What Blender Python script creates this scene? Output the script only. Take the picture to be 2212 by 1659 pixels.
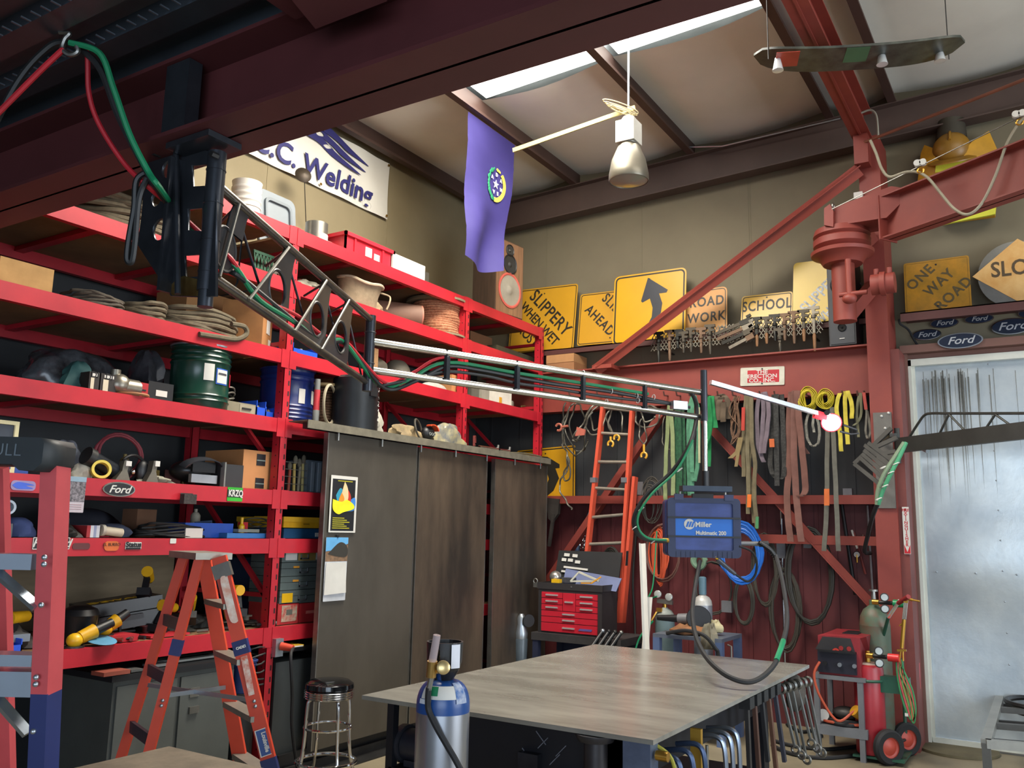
import bpy, bmesh, math, random
from mathutils import Matrix, Vector, Euler
for o in list(bpy.data.objects): bpy.data.objects.remove(o)
SC=bpy.context.scene; COL=SC.collection; V=Vector; PI=math.pi
random.seed(7); RN=random.uniform
# ---------------------------------------------------------------- camera (real place, metres; left wall runs along Y, back wall along X)
FPX=1883.94; CXP,CYP=1106.0,829.5; CAMH=1.7
_yaw,_pit,_rol=[math.radians(a) for a in (32.12853625,9.5078668,1.20622949)]
_f=V((-math.sin(_yaw)*math.cos(_pit),math.cos(_yaw)*math.cos(_pit),math.sin(_pit)))
_r=V((math.cos(_yaw),math.sin(_yaw),0)); _u=_r.cross(_f)
CR=_r*math.cos(_rol)+_u*math.sin(_rol); CU=-_r*math.sin(_rol)+_u*math.cos(_rol); CO=V((0,0,CAMH))
def at(px,py,x=None,y=None,z=None,d=None):
    v=CR*((px-CXP)/FPX)-CU*((py-CYP)/FPX)+_f
    if x is not None: t=(x-CO.x)/v.x
    elif y is not None: t=(y-CO.y)/v.y
    elif z is not None: t=(z-CO.z)/v.z
    else: t=d
    return CO+v*t
cam=bpy.data.objects.new('camera',bpy.data.cameras.new('camera')); COL.objects.link(cam)
cam.data.sensor_width=36; cam.data.lens=FPX*36/2212; cam.data.clip_start=0.05
m=Matrix((CR,CU,-_f)).transposed().to_4x4(); m.translation=CO; cam.matrix_world=m
SC.camera=cam
# ---------------------------------------------------------------- light: sky outside the open front and right side, skylights, door daylight
W=bpy.data.worlds.new('world'); SC.world=W; W.use_nodes=True
bg=W.node_tree.nodes['Background']; bg.inputs[0].default_value=(0.72,0.84,1,1); bg.inputs[1].default_value=0.42
def area(name,loc,target,sx,sy,power,col):
    l=bpy.data.lights.new(name,'AREA'); l.shape='RECTANGLE'; l.size=sx; l.size_y=sy; l.energy=power; l.color=col
    o=bpy.data.objects.new(name,l); COL.objects.link(o); o.location=loc
    o.rotation_euler=(V(target)-V(loc)).to_track_quat('-Z','Y').to_euler(); return o
area('daylight_side_door',(5.2,3.9,2.3),(-4.0,4.8,2.2),4.5,3.6,300,(0.86,0.93,1.0))
area('daylight_front_door',(1.8,-3.6,1.7),(-1.6,5.0,1.3),4.5,2.6,170,(0.72,0.85,1.0))
area('area_light_far_roof',(1.2,4.6,5.6),(-1.4,6.6,0.0),3.0,1.6,70,(1.0,0.93,0.82))  # warm area light under the far roof; no skylight panel is built there
area('daylight_skylight',(-3.1,5.0,5.60),(-5.2,4.7,2.0),2.2,1.2,210,(1.0,0.92,0.78))
SC.view_settings.view_transform='Standard'; SC.view_settings.look='None'; SC.view_settings.gamma=1; SC.view_settings.use_curve_mapping=False
SC.view_settings.exposure=0.35
# ---------------------------------------------------------------- helpers
MATS={}
def lin(h):
    c=[int(h[i:i+2],16)/255 for i in (0,2,4)]
    return tuple(((x/12.92) if x<=0.04045 else ((x+0.055)/1.055)**2.4) for x in c)
def mat(h,ro=0.55,me=0.0,var=0.12,sc=6.0,bump=0.0,h2=None,em=0,alpha=1.0,trans=0.0,st=(1,1,1),thr=None):
    key=(h,ro,me,var,sc,bump,h2,em,alpha,trans,st,thr)
    if key in MATS: return MATS[key]
    m=bpy.data.materials.new('finish_%03d'%len(MATS)); m.use_nodes=True; nt=m.node_tree; N=nt.nodes; L=nt.links
    b=N['Principled BSDF']; c=lin(h); b.inputs['Roughness'].default_value=ro; b.inputs['Metallic'].default_value=me
    tc=N.new('ShaderNodeTexCoord'); mp=N.new('ShaderNodeMapping'); mp.inputs['Scale'].default_value=st
    L.new(tc.outputs['Object'],mp.inputs[0])
    nz=N.new('ShaderNodeTexNoise'); nz.inputs['Scale'].default_value=sc; nz.inputs['Detail'].default_value=6; nz.inputs['Roughness'].default_value=0.62
    L.new(mp.outputs[0],nz.inputs['Vector'])
    cr=N.new('ShaderNodeValToRGB'); L.new(nz.outputs[0],cr.inputs[0])
    if h2: c2=lin(h2); lo,hi=c,c2
    else: lo=tuple(x*(1-var) for x in c); hi=tuple(min(1,x*(1+var)) for x in c)
    a0,a1=thr if thr else (0.35,0.65)
    e=cr.color_ramp.elements; e[0].position=a0; e[1].position=a1; e[0].color=(*lo,1); e[1].color=(*hi,1)
    L.new(cr.outputs[0],b.inputs['Base Color'])
    if bump:
        bp=N.new('ShaderNodeBump'); bp.inputs['Strength'].default_value=bump; bp.inputs['Distance'].default_value=0.02; L.new(nz.outputs[0],bp.inputs['Height']); L.new(bp.outputs[0],b.inputs['Normal'])
    if em: b.inputs['Emission Color'].default_value=(*c,1); b.inputs['Emission Strength'].default_value=em
    if trans: b.inputs['Transmission Weight'].default_value=trans
    if alpha<1: b.inputs['Alpha'].default_value=alpha
    MATS[key]=m; return m
def frame(o,xd,zd):
    xd=V(xd).normalized(); zd=V(zd); zd=(zd-xd*zd.dot(xd)).normalized(); yd=zd.cross(xd)
    M=Matrix((xd,yd,zd)).transposed().to_4x4(); M.translation=V(o); return M
def frz(o,zd):
    zd=V(zd).normalized(); t=V((0,0,1)) if abs(zd.z)<0.95 else V((1,0,0)); return frame(o,t.cross(zd),zd)
def RZ(o,a=0.0,rx=0.0,ry=0.0):
    M=Euler((rx,ry,a),'XYZ').to_matrix().to_4x4(); M.translation=V(o); return M
I4=Matrix.Identity(4)
class MB:
    def __init__(s,M=None): s.v=[];s.f=[];s.M=M or I4
    def add(s,vs,fs):
        n=len(s.v); s.v+=[s.M@V(q) for q in vs]; s.f+=[[i+n for i in f] for f in fs]; return s
    def box(s,c,d,M=None):
        x,y,z=[q/2 for q in d]; p=[V((a*x,b*y,e*z)) for a in(-1,1) for b in(-1,1) for e in(-1,1)]
        p=[(M@q if M else q)+V(c) for q in p]
        return s.add(p,[[0,1,3,2],[4,6,7,5],[0,4,5,1],[2,3,7,6],[0,2,6,4],[1,5,7,3]])
    def bb(s,a,b): a=V(a);b=V(b); return s.box((a+b)/2,[abs(q) for q in (b-a)])
    def bar(s,a,b,w,h,up=(0,0,1)):
        a=V(a);b=V(b);M=frame((0,0,0),b-a,up); return s.box((a+b)/2,((b-a).length,w,h),M.to_3x3())
    def lathe(s,pr,M=None,n=20,cap=True):
        vs=[];fs=[]
        for r,z in pr:
            for i in range(n): a=2*PI*i/n; vs.append(V((r*math.cos(a),r*math.sin(a),z)))
        for k in range(len(pr)-1):
            for i in range(n): j=(i+1)%n; fs.append([k*n+i,k*n+j,(k+1)*n+j,(k+1)*n+i])
        if cap: fs.append(list(range(n))[::-1]); fs.append([(len(pr)-1)*n+i for i in range(n)])
        if M: vs=[M@q for q in vs]
        return s.add(vs,fs)
    def cyl(s,a,b,r,r2=None,n=14):
        a=V(a);b=V(b); return s.lathe([(r,0),(r if r2 is None else r2,(b-a).length)],frz(a,b-a),n)
    def tube(s,path,r,n=7,closed=False,rs=None):
        P=[V(p) for p in path]; N=len(P); vs=[];fs=[]; up=None
        for i in range(N):
            if closed: t=P[(i+1)%N]-P[i-1]
            else: t=P[min(i+1,N-1)]-P[max(i-1,0)]
            if t.length<1e-9: t=V((0,0,1))
            t.normalize()
            if up is None: up=V((0,0,1)) if abs(t.z)<0.9 else V((1,0,0))
            x=up.cross(t)
            if x.length<1e-6: x=V((1,0,0)).cross(t)
            x.normalize(); y=t.cross(x); up=y
            rr=rs[i] if rs else r
            for k in range(n): a=2*PI*k/n; vs.append(P[i]+x*rr*math.cos(a)+y*rr*math.sin(a))
        for i in range(N if closed else N-1):
            j=(i+1)%N
            for k in range(n): l=(k+1)%n; fs.append([i*n+k,i*n+l,j*n+l,j*n+k])
        if not closed: fs.append(list(range(n))[::-1]); fs.append([(N-1)*n+k for k in range(n)])
        return s.add(vs,fs)
    def strap(s,path,w,t,side):
        P=[V(p) for p in path]; sd=V(side).normalized(); vs=[];fs=[];N=len(P)
        for i in range(N):
            tt=(P[min(i+1,N-1)]-P[max(i-1,0)]).normalized(); nn=tt.cross(sd)
            nn=nn.normalized() if nn.length>1e-6 else V((0,1,0))
            for a,b in ((-1,-1),(1,-1),(1,1),(-1,1)): vs.append(P[i]+sd*(a*w/2)+nn*(b*t/2))
        for i in range(N-1):
            for k in range(4): l=(k+1)%4; fs.append([i*4+k,i*4+l,i*4+4+l,i*4+4+k])
        fs+= [[3,2,1,0],[N*4-4,N*4-3,N*4-2,N*4-1]]; return s.add(vs,fs)
    def prism(s,pts,ex):
        P=[V(p) for p in pts]; n=len(P); e=V(ex)
        return s.add(P+[p+e for p in P],[list(range(n))[::-1],[n+i for i in range(n)]]+[[i,(i+1)%n,n+(i+1)%n,n+i] for i in range(n)])
    def sph(s,c,r,n=14,m=9,M=None):
        r=(r,r,r) if not hasattr(r,'__len__') else r; pr=[]; vs=[];fs=[]
        for k in range(m+1):
            th=PI*k/m
            for i in range(n): a=2*PI*i/n; q=V((r[0]*math.sin(th)*math.cos(a),r[1]*math.sin(th)*math.sin(a),-r[2]*math.cos(th))); vs.append((M@q if M else q)+V(c))
        for k in range(m):
            for i in range(n): j=(i+1)%n; fs.append([k*n+i,k*n+j,(k+1)*n+j,(k+1)*n+i])
        return s.add(vs,fs)
    def tor(s,c,ax,R,r,n=28,k=7,arc=(0,2*PI)):
        M=frz(c,ax); full=abs(arc[1]-arc[0]-2*PI)<1e-6; N=n if full else n+1
        return s.tube([M@V((R*math.cos(arc[0]+(arc[1]-arc[0])*i/n),R*math.sin(arc[0]+(arc[1]-arc[0])*i/n),0)) for i in range(N)],r,k,full)
    def build(s,name,mt,parent=None,world=False,sm=True):
        me=bpy.data.meshes.new(name); vs=s.v
        if world and parent is not None:
            r=parent; M=I4
            while r is not None: M=r.matrix_basis@M; r=r.parent
            Mi=M.inverted(); vs=[Mi@q for q in vs]
        me.from_pydata([tuple(q) for q in vs],[],s.f); me.materials.append(mt)
        return link(name,me,parent,sm)
def link(name,me,parent=None,sm=True):
    bm=bmesh.new(); bm.from_mesh(me); bmesh.ops.remove_doubles(bm,verts=bm.verts,dist=1e-6); bmesh.ops.recalc_face_normals(bm,faces=bm.faces); bm.to_mesh(me); bm.free()
    if sm:
        for p in me.polygons: p.use_smooth=True
        me.set_sharp_from_angle(angle=math.radians(38))
    o=bpy.data.objects.new(name,me); COL.objects.link(o)
    if parent is not None: o.parent=parent
    return o
def curvemesh(splines,ext,bev=0.0):
    cu=bpy.data.curves.new('c','CURVE'); cu.dimensions='2D'; cu.fill_mode='BOTH'; cu.extrude=ext/2; cu.bevel_depth=bev
    for sp in splines:
        s=cu.splines.new('POLY'); s.points.add(len(sp)-1); s.use_cyclic_u=True
        for i,p in enumerate(sp): s.points[i].co=(p[0],p[1],0,1)
    return _ev(cu)
def _ev(cu):
    o=bpy.data.objects.new('c',cu); COL.objects.link(o); dg=bpy.context.evaluated_depsgraph_get(); dg.update()
    me=bpy.data.meshes.new_from_object(o.evaluated_get(dg)); bpy.data.objects.remove(o); return me
def plate(name,mt,parent,M,splines,ext,world=False):
    """flat plate with holes: outline and holes given in the plane of frame M"""
    me=curvemesh(splines,ext); me.transform(M)
    if world and parent is not None:
        r=parent; Q=I4
        while r is not None: Q=r.matrix_basis@Q; r=r.parent
        me.transform(Q.inverted())
    me.materials.clear(); me.materials.append(mt); return link(name,me,parent,False)
def text(name,s,size,mt,parent,M,ext=0.002,world=False,bold=0.0,sx=1.0,shear=0,sp=1.0,line=1.0):
    cu=bpy.data.curves.new('t','FONT'); cu.body=s; cu.size=size; cu.extrude=ext/2; cu.align_x='CENTER'; cu.align_y='CENTER'; cu.offset=bold; cu.shear=shear; cu.space_character=sp; cu.space_line=line; cu.resolution_u=3
    me=_ev(cu); me.transform(M@Matrix.Diagonal((sx,1,1,1)))
    if world and parent is not None:
        r=parent; Q=I4
        while r is not None: Q=r.matrix_basis@Q; r=r.parent
        me.transform(Q.inverted())
    me.materials.clear(); me.materials.append(mt); return link(name,me,parent,False)
def circ(cx,cy,r,n=20,ry=None): return [(cx+r*math.cos(2*PI*i/n),cy+(ry or r)*math.sin(2*PI*i/n)) for i in range(n)]
def rrect(x0,y0,x1,y1,r,n=4):
    o=[]
    for cx,cy,a in ((x1-r,y1-r,0),(x0+r,y1-r,PI/2),(x0+r,y0+r,PI),(x1-r,y0+r,1.5*PI)):
        for i in range(n+1): t=a+PI/2*i/n; o.append((cx+r*math.cos(t),cy+r*math.sin(t)))
    return o
def tag(o,label,cat,group=None,kind=None):
    o['label']=label; o['category']=cat
    if group: o['group']=group
    if kind: o['kind']=kind
    return o
def thing(name,label,cat,loc=(0,0,0),rz=0.0,group=None,M=None):
    o=bpy.data.objects.new(name,None); o.empty_display_size=0.05; COL.objects.link(o)
    if M is not None: o.matrix_basis=M
    else: o.location=loc; o.rotation_euler=(0,0,rz)
    return tag(o,label,cat,group)
def struct(o,label=None):
    o['kind']='structure'
    if label: o['label']=label
    return o
def dup(o,M=None,label=None,parent=None):
    c=o.copy(); COL.objects.link(c)
    if parent is not None: c.parent=parent
    if M is not None: c.matrix_basis=M
    if label: c['label']=label
    for ch in [q for q in bpy.data.objects if q.parent==o and q is not c]: dup(ch,None,None,c)
    return c
def wave(P,k=6):
    """smooth Catmull-Rom path through points"""
    P=[V(p) for p in P]; o=[]
    for i in range(len(P)-1):
        a=P[max(i-1,0)];b=P[i];c=P[i+1];d=P[min(i+2,len(P)-1)]
        for j in range(k):
            t=j/k; o.append(0.5*((2*b)+(c-a)*t+(2*a-5*b+4*c-d)*t*t+(3*b-a-3*c+d)*t**3))
    o.append(P[-1]); return o
def pix(L,**k): return [at(*p,**k) for p in L]
def coilpath(M,R,n,j=0.01,ry=None,seg=22,th=0.01,ph=0.0):
    """n loose turns of a hose or rope lying in the XY plane of M"""
    o=[];ry=ry or R; q=[RN(-1,1) for _ in range(n*4+4)]
    for i in range(n*seg+1):
        a=2*PI*i/seg+ph; t=i/seg; k=int(t); fr=t-k; s1=q[k]*(1-fr)+q[k+1]*fr; s2=q[k+n]*(1-fr)+q[k+1+n]*fr; s3=q[k+2*n]*(1-fr)+q[k+1+2*n]*fr
        o.append(M@V(((R+j*s1)*math.cos(a)+j*0.4*s2,(ry+j*s2)*math.sin(a)+j*0.5*s1,th*s3)))
    return o
# shared finishes
RACK=mat('b4212d',0.4,0,0.08,3,h2='a01a28'); REDP=mat('84382c',0.55,0,0.1,2,h2='773029'); DKRED=mat('4f2a26',0.6,0,0.15,2)
BLK=mat('141518',0.45); RUB=mat('17181a',0.7); STEEL=mat('8d8c86',0.38,0.9,0.18,8); DKST=mat('3c3c3c',0.45,0.7,0.25,6); CHR=mat('d8d8d8',0.12,1.0,0.02)
WHT=mat('c2c0b9',0.6,0,0.04); GAL=mat('a9b1b8',0.35,0.85,0.1,3); WOODB=mat('8a6a48',0.7,0,0.2,4,st=(1,8,8)); CARD=mat('a9794a',0.8,0,0.08,3)
YEL=mat('d9a916',0.4,0,0.06,3); BLU=mat('1c4fc0',0.4); BRASS=mat('c79a45',0.3,0.9,0.1); GRY=mat('6f716e',0.5); ROPE=mat('7a6c50',0.9,0,0.25,40,0.3); TAN=mat('b9a98a',0.85,0,0.15,12)
GRN=mat('0f7a50',0.45); REDC=mat('c01f2a',0.45); ORG=mat('d9501e',0.5,0,0.1,4); BONE=mat('b8b2a0',0.8,0,0.2,14); DGRY=mat('2c2e30',0.55); BLKP=mat('1b1c1e',0.35)
# ================================================================= SETTING
XL,YB=-5.85,8.5
def zr(x): return 5.74+0.04*(x+5.85)
WALLM=mat('786d53',0.75,0,0.06,1.2,h2='81765b'); LINER=mat('2f3133',0.7,0,0.15,2); WAIN=mat('5a2527',0.55,0,0.15,2)
def S_(name,mb,mt,sm=False): return struct(mb.build(name,mt,sm=sm))
fl=mat('857b64',0.62,0,0.1,1.3,h2='6a6250',bump=0.05)
S_('floor',MB().bb((XL-.2,-5,-.1),(5.5,YB+.2,0)),fl)
S_('wall_left_liner',MB().bb((XL,-4,0),(XL+.03,YB-.02,3.86)),LINER)
b=MB(); b.bb((XL-.12,-4,0),(XL,YB+.1,6.0))
for k in range(8): b.bb((XL,-3.2+k*1.66,0),(XL+.004,-3.19+k*1.66,5.7))
S_('wall_left',b,WALLM)
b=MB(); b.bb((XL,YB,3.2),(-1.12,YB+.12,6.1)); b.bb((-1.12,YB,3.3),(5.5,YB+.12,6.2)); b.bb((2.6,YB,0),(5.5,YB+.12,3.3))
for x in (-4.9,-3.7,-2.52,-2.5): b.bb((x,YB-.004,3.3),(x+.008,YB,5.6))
S_('wall_back',b,mat('6b6350',0.75,0,0.06,1.2,h2='736b56'))  # left wall's paint mixed darker, putting this wall's shade into the colour
b=MB(); b.bb((XL,YB-.02,2.05),(-1.12,YB+.1,3.2))
for k in range(12): b.bb((-5.6+k*.4,YB-.03,2.05),(-5.58+k*.4,YB-.02,3.2))
S_('wall_back_liner',b,LINER)
b=MB(); b.bb((XL,YB-.02,0),(-1.12,YB+.1,2.05))
for k in range(30): b.bb((-5.8+k*.16,YB-.032,0),(-5.765+k*.16,YB-.02,2.05))
S_('wall_back_lower',b,WAIN)
# ceiling: sagging vinyl-faced insulation bays between purlins, with openings at the two skylights
PUR=[-5.72,-4.47,-3.08,-1.67,-1.11,0.45,1.85,3.3,5.0]; SKY0,SKY1=3.6,6.45
ins=mat('d9d6cb',0.7,0,0.04,1.5,bump=0.15)
b=MB()
def bay(x0,x1,y0,y1):
    nx,ny=8,int((y1-y0)/.12)+1; vs=[];fs=[]
    for i in range(nx+1):
        for j in range(ny+1):
            x=x0+(x1-x0)*i/nx; y=y0+(y1-y0)*j/ny
            s=math.sin(PI*i/nx); w=.5+.5*math.sin(y*2.2+x*1.3)*math.sin(y*5.1+2*x)
            vs.append((x,y,zr(x)-.02-s*(.05+.035*w)))
    for i in range(nx):
        for j in range(ny): a=i*(ny+1)+j; fs.append([a,a+ny+1,a+ny+2,a+1])
    b.add(vs,fs)
bay(XL,-5.72,-4,YB)
for a,c in zip(PUR[:-1],PUR[1:]):
    if a in (-4.47,-3.08): bay(a,c,SKY1,YB); bay(a,c,-4,SKY0)
    else: bay(a,c,-4,YB)
S_('ceiling',b,ins,True)
b=MB().prism([(XL-.2,-4,zr(XL)+.06),(5.5,-4,zr(5.5)+.06),(5.5,YB+.2,zr(5.5)+.06),(XL-.2,YB+.2,zr(XL)+.06)],(0,0,.06))
S_('roof',b,GAL)
skm=mat('fffaf0',0.5,0,0.02,2,em=9)
for i,(a,c) in enumerate(((-4.47,-3.08),(-3.08,-1.67))):
    S_('window_%d'%(i+1),MB().prism([(a+.06,SKY0,zr(a)-.01),(c-.06,SKY0,zr(c)-.01),(c-.06,SKY1,zr(c)-.01),(a+.06,SKY1,zr(a)-.01)],(0,0,.02)),skm)
PURM=mat('45322c',0.55,0,0.12,2)
for i,x in enumerate(PUR):
    z=zr(x)-.01; b=MB(); y0=-4
    b.bb((x-.004,y0,z-.2),(x+.004,YB,z)); b.bb((x-.004,y0,z-.206),(x+.07,YB,z-.2)); b.bb((x-.07,y0,z-.004),(x,YB,z)); b.bb((x+.066,y0,z-.2),(x+.07,YB,z-.18))
    S_('trim_%d'%(i+1),b,PURM)
# end-wall rafter under the purlins (sloped I-section)
rz=lambda x: zr(x)-.215
b=MB()
for z0,z1,w in ((-.34,-.328,.16),(-.012,0,.16),(-.328,-.012,.012)):
    y=8.36; b.prism([(XL,y-w/2,rz(XL)+z0),(XL,y+w/2,rz(XL)+z0),(XL,y+w/2,rz(XL)+z1),(XL,y-w/2,rz(XL)+z1)],(5.5-XL,0,.04*(5.5-XL)))
S_('trim_rafter',b,mat('4a3a34',0.6,0,0.12,2))
# red spandrel channel across the back wall, ledge angles, girts, braces and column
b=MB().bb((-5.5,8.2,2.98),(-1.36,8.215,3.39)); b.bb((-5.5,8.1,3.385),(-1.36,8.45,3.40)); b.bb((-5.5,8.2,2.975),(-1.36,8.35,2.99))
S_('trim_spandrel',b,REDP)
b=MB().bb((-5.3,8.22,3.665),(-1.36,8.5,3.675)); b.bb((-5.3,8.22,3.615),(-1.36,8.23,3.675))
S_('trim_ledge_left',b,DKRED)
b=MB().bb((-1.08,8.1,3.64),(2.5,8.5,3.65)); b.bb((-1.08,8.1,3.57),(2.5,8.11,3.65))
S_('trim_ledge_right',b,DKRED)
b=MB().bb((-1.13,8.32,3.33),(2.6,8.5,3.40)); b.bb((-1.13,8.42,3.29),(2.6,8.5,3.33)); b.bb((-1.15,8.36,0),(-1.08,8.5,3.33))
S_('trim_door_header',b,mat('6b4a40',0.6,0,0.12,2))
b=MB().bb((-5.3,8.22,1.99),(-1.34,8.3,2.07)); b.bb((-5.3,8.28,2.04),(-1.34,8.47,2.06)); S_('trim_girt_upper',b,REDP)
b=MB().bb((-2.5,8.26,1.63),(-1.34,8.32,1.71)); S_('trim_girt_lower',b,REDP)
for i,(p,q) in enumerate((((-3.15,3.0),(-1.25,0.85)),((-3.3,2.98),(-5.1,0.6)))):
    b=MB().bar((p[0],8.3,p[1]),(q[0],8.3,q[1]),.012,.10,(0,1,0)); b.bar((p[0],8.27,p[1]+.05),(q[0],8.27,q[1]+.05),.07,.012,(0,1,0))
    S_('trim_brace_%d'%(i+1),b,REDP)
CX0,CX1=-1.35,-1.17
b=MB().bb((CX0,8.0,0),(CX1,8.014,5.3)); b.bb((CX0,8.4,0),(CX1,8.414,5.3)); b.bb((CX0,8.014,0),(CX0+.012,8.4,5.3)); b.bb((CX1-.012,8.014,0),(CX1,8.4,5.3)); b.bb((CX0-.05,7.94,0),(CX1+.05,8.45,.02))
S_('trim_column',b,REDP)
b=MB().bb((-1.17,8.04,0),(-1.10,8.48,3.32)); S_('trim_column_side',b,mat('6f3630',0.6,0,0.15,3))
b=MB().bar((-1.30,8.05,5.28),(-1.30,-2,5.40),.16,.012); b.bar((-1.30,8.05,5.54),(-1.30,-2,5.66),.16,.012); b.bar((-1.30,8.05,5.41),(-1.30,-2,5.53),.012,.26)
b.bar((-1.30,8.05,5.272),(-1.30,-2,5.392),.02,.02)
S_('trim_crane_strut',b,REDP)
# knee brace standing off the wall: flat tee with its leg turned down
b=MB(); p,q=V((-1.33,7.95,5.02)),V((-3.99,8.0,3.40)); b.bar(p,q,.13,.012,(0,-.5,1)); b.bar(p+V((0,-.02,-.05)),q+V((0,-.02,-.05)),.012,.12,(0,-.5,1)); b.bb((-4.02,7.95,3.36),(-3.8,8.15,3.40))
S_('trim_knee_brace',b,mat('84382c',0.5,0,0.1,2))
# sliding door of galvanised sheet in a pale angle frame
DM=mat('b0bbc2',0.33,0.55,0.12,2.2,bump=0.22,h2='c8d0d2')
b=MB(); nx,nz=26,34; vs=[];fs=[]
for i in range(nx+1):
    for j in range(nz+1):
        x=-1.04+3.5*i/nx; z=.06+3.17*j/nz; d=.012*math.sin(x*3+z*1.7)+.02*math.exp(-((x+.75)**2*8+(z-1.45)**2*14))-.022*math.exp(-((x+.55)**2*6+(z-1.1)**2*5))+.008*math.sin(z*5.2)
        vs.append((x,8.47-d,z))
for i in range(nx):
    for j in range(nz): a=i*(nz+1)+j; fs.append([a,a+nz+1,a+nz+2,a+1])
b.add(vs,fs); door=struct(b.build('door_1',DM))
door['label']='galvanised sheet metal sliding door with dents and streaks'
DFR=mat('cfd0c4',0.4,0.3,0.06,4)
b=MB().bb((-1.11,8.40,.02),(-1.055,8.46,3.28)); b.bb((-1.055,8.43,.03),(-1.03,8.46,3.25)); b.bb((-1.11,8.40,3.225),(2.5,8.46,3.285)); b.bb((-1.05,8.42,.02),(2.5,8.46,.06)); b.build('door_frame',DFR,door)
b=MB()
for x in (-.45,.7):
    for k in range(13): b.sph((x,8.448,.2+k*.25),.007,8,5)
for k in range(12): b.sph((-.95+k*.3,8.445,1.42+.002*k),.008,8,5)
b.build('rivet',GAL,door)
b=MB(); st_=mat('4c4a42',0.8,0,0.3,30)
for k in range(44):
    x=-.98+abs(random.gauss(.24,.2)); z1=3.18-RN(0,.1); w=RN(.004,.016); l=RN(.2,1.2); b.prism([(x,8.432,z1),(x+w,8.432,z1),(x+w*.75,8.432,z1-l*.6),(x+w*.5,8.432,z1-l),(x+w*.3,8.432,z1-l*.7)],(0,.0004,0))
b.build('drip_stain',mat('66655c',0.6,0.3,0.3,30,alpha=0.5),door)
S_('trim_jamb',MB().bb((-1.155,8.33,0),(-1.115,8.42,3.3)).bb((-1.20,8.18,0),(-1.17,8.3,1.6)),mat('8b8690',0.5,0.2,0.1,4))
# mezzanine edge over the camera: red wide-flange beam along X, steel deck behind and above it
MR=mat('54282a',0.5,0,0.12,2); y0,y1,zb,zt=1.86,2.12,3.10,3.41
b=MB().bb((-5.8,y0,zb),(4.5,y1,zb+.016)); b.bb((-5.8,y0,zt-.016),(4.5,y1,zt)); b.bb((-5.8,1.985,zb),(4.5,1.997,zt))
S_('trim_mezzanine_beam',b,MR)
b=MB(); pr=[]
DK=mat('5b636c',0.35,0.85,0.12,3); x=-5.8; k=0
y=-4.0; ys=[]
while y<1.9: ys+= [(y,0),(y+.09,0),(y+.11,.045),(y+.19,.045),(y+.21,0)]; y+=.21
vs=[];fs=[]
for yy,dz in ys: vs+=[(-5.8,yy,zt+.0+dz),(4.5,yy,zt+.0+dz)]
for i in range(len(ys)-1): fs.append([2*i,2*i+1,2*i+3,2*i+2])
b.add(vs,fs); b.bb((-5.8,-4,zt+.05),(4.5,2.15,zt+.11))
S_('mezzanine_deck',b,DK)
b=MB()
for i in range(64):
    for yy in (1.62,1.42,1.2): b.bb((-4.6+i*.06,yy,zt-.006),(-4.594+i*.06,yy+.035,zt-.001))
S_('trim_deck_embossing',b,mat('6d737a',0.4,0.8))
b=MB().bb((-2.05,1.72,zt-.05),(-1.55,1.86,zt-.01)).bar((-1.8,1.86,zb+.2),(-1.8,1.6,zt-.01),.3,.012); S_('trim_beam_bracket',b,MR)
# ================================================================= PALLET RACK against the left wall
RX,RXB=-4.70,-5.74; PY=[2.18,4.42,6.66,8.09]; LV=dict(B1=3.89,B2=3.486,B3=2.956,B4=2.454,B5=1.944,B6=1.605,B7=.998); BH=.1
rack=thing('pallet_rack','tall red steel pallet rack along the left wall, seven beam levels of clutter','rack',(RX,PY[1],0))
slot=mat('2a0b0d',0.7)
def post(x,y,face):
    b=MB(); b.bb((x-.075,y-.035,0),(x,y-.031,3.9)); b.bb((x-.004,y-.035,0),(x,y+.035,3.9)); b.bb((x-.075,y+.031,0),(x,y+.035,3.9))
    p=b.build('upright',RACK,rack,True,False)
    s=MB(); z=.1
    if face:
        while z<3.85: s.bb((x+.0005,y+.008,z),(x+.001,y+.022,z+.035)); s.bb((x-.04,y-.0356,z+.02),(x-.03,y-.0351,z+.03)); z+=.051*1.5
        s.build('slot_pattern',slot,p,True,False)
for y in PY:
    post(RX,y,True); post(RXB+.075,y,False)
for y in PY:
    for z in (.3,1.2,2.1,3.0,3.7): MB().bb((RXB,y-.015,z),(RX-.07,y+.015,z+.03)).build('frame_strut',RACK,rack,True,False)
    for z0,z1 in ((.3,1.2),(1.2,2.1),(2.1,3.0)): MB().bar((RX-.07,y,z0),(RXB,y,z1),.03,.03).build('frame_brace',RACK,rack,True,False)
deckm=mat('7a5b3c',0.85,0,0.12,5)
for i in range(3):
    ya,yb=PY[i]+.037,PY[i+1]-.037
    for n,z in LV.items():
        if n=='B4' and i==2: pass
        for xx in (RX,RXB+.05):
            b=MB().bb((xx-.045,ya,z-BH),(xx,yb,z))
            if xx==RX:
                for yy in (ya,yb-.005): b.bb((xx-.002,yy-.03,z-BH-.03),(xx+.004,yy+.035,z+.004))
            b.build('beam',RACK,rack,True,False)
        MB().bb((RXB+.05,ya,z-.022),(RX-.045,yb,z-.004)).build('deck_board',deckm,rack,True,False)
        for k in (1,2): MB().bb((RXB+.05,ya+(yb-ya)*k/3-.03,z-.055),(RX-.045,ya+(yb-ya)*k/3+.03,z-.024)).build('crossbar',RACK,rack,True,False)
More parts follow.
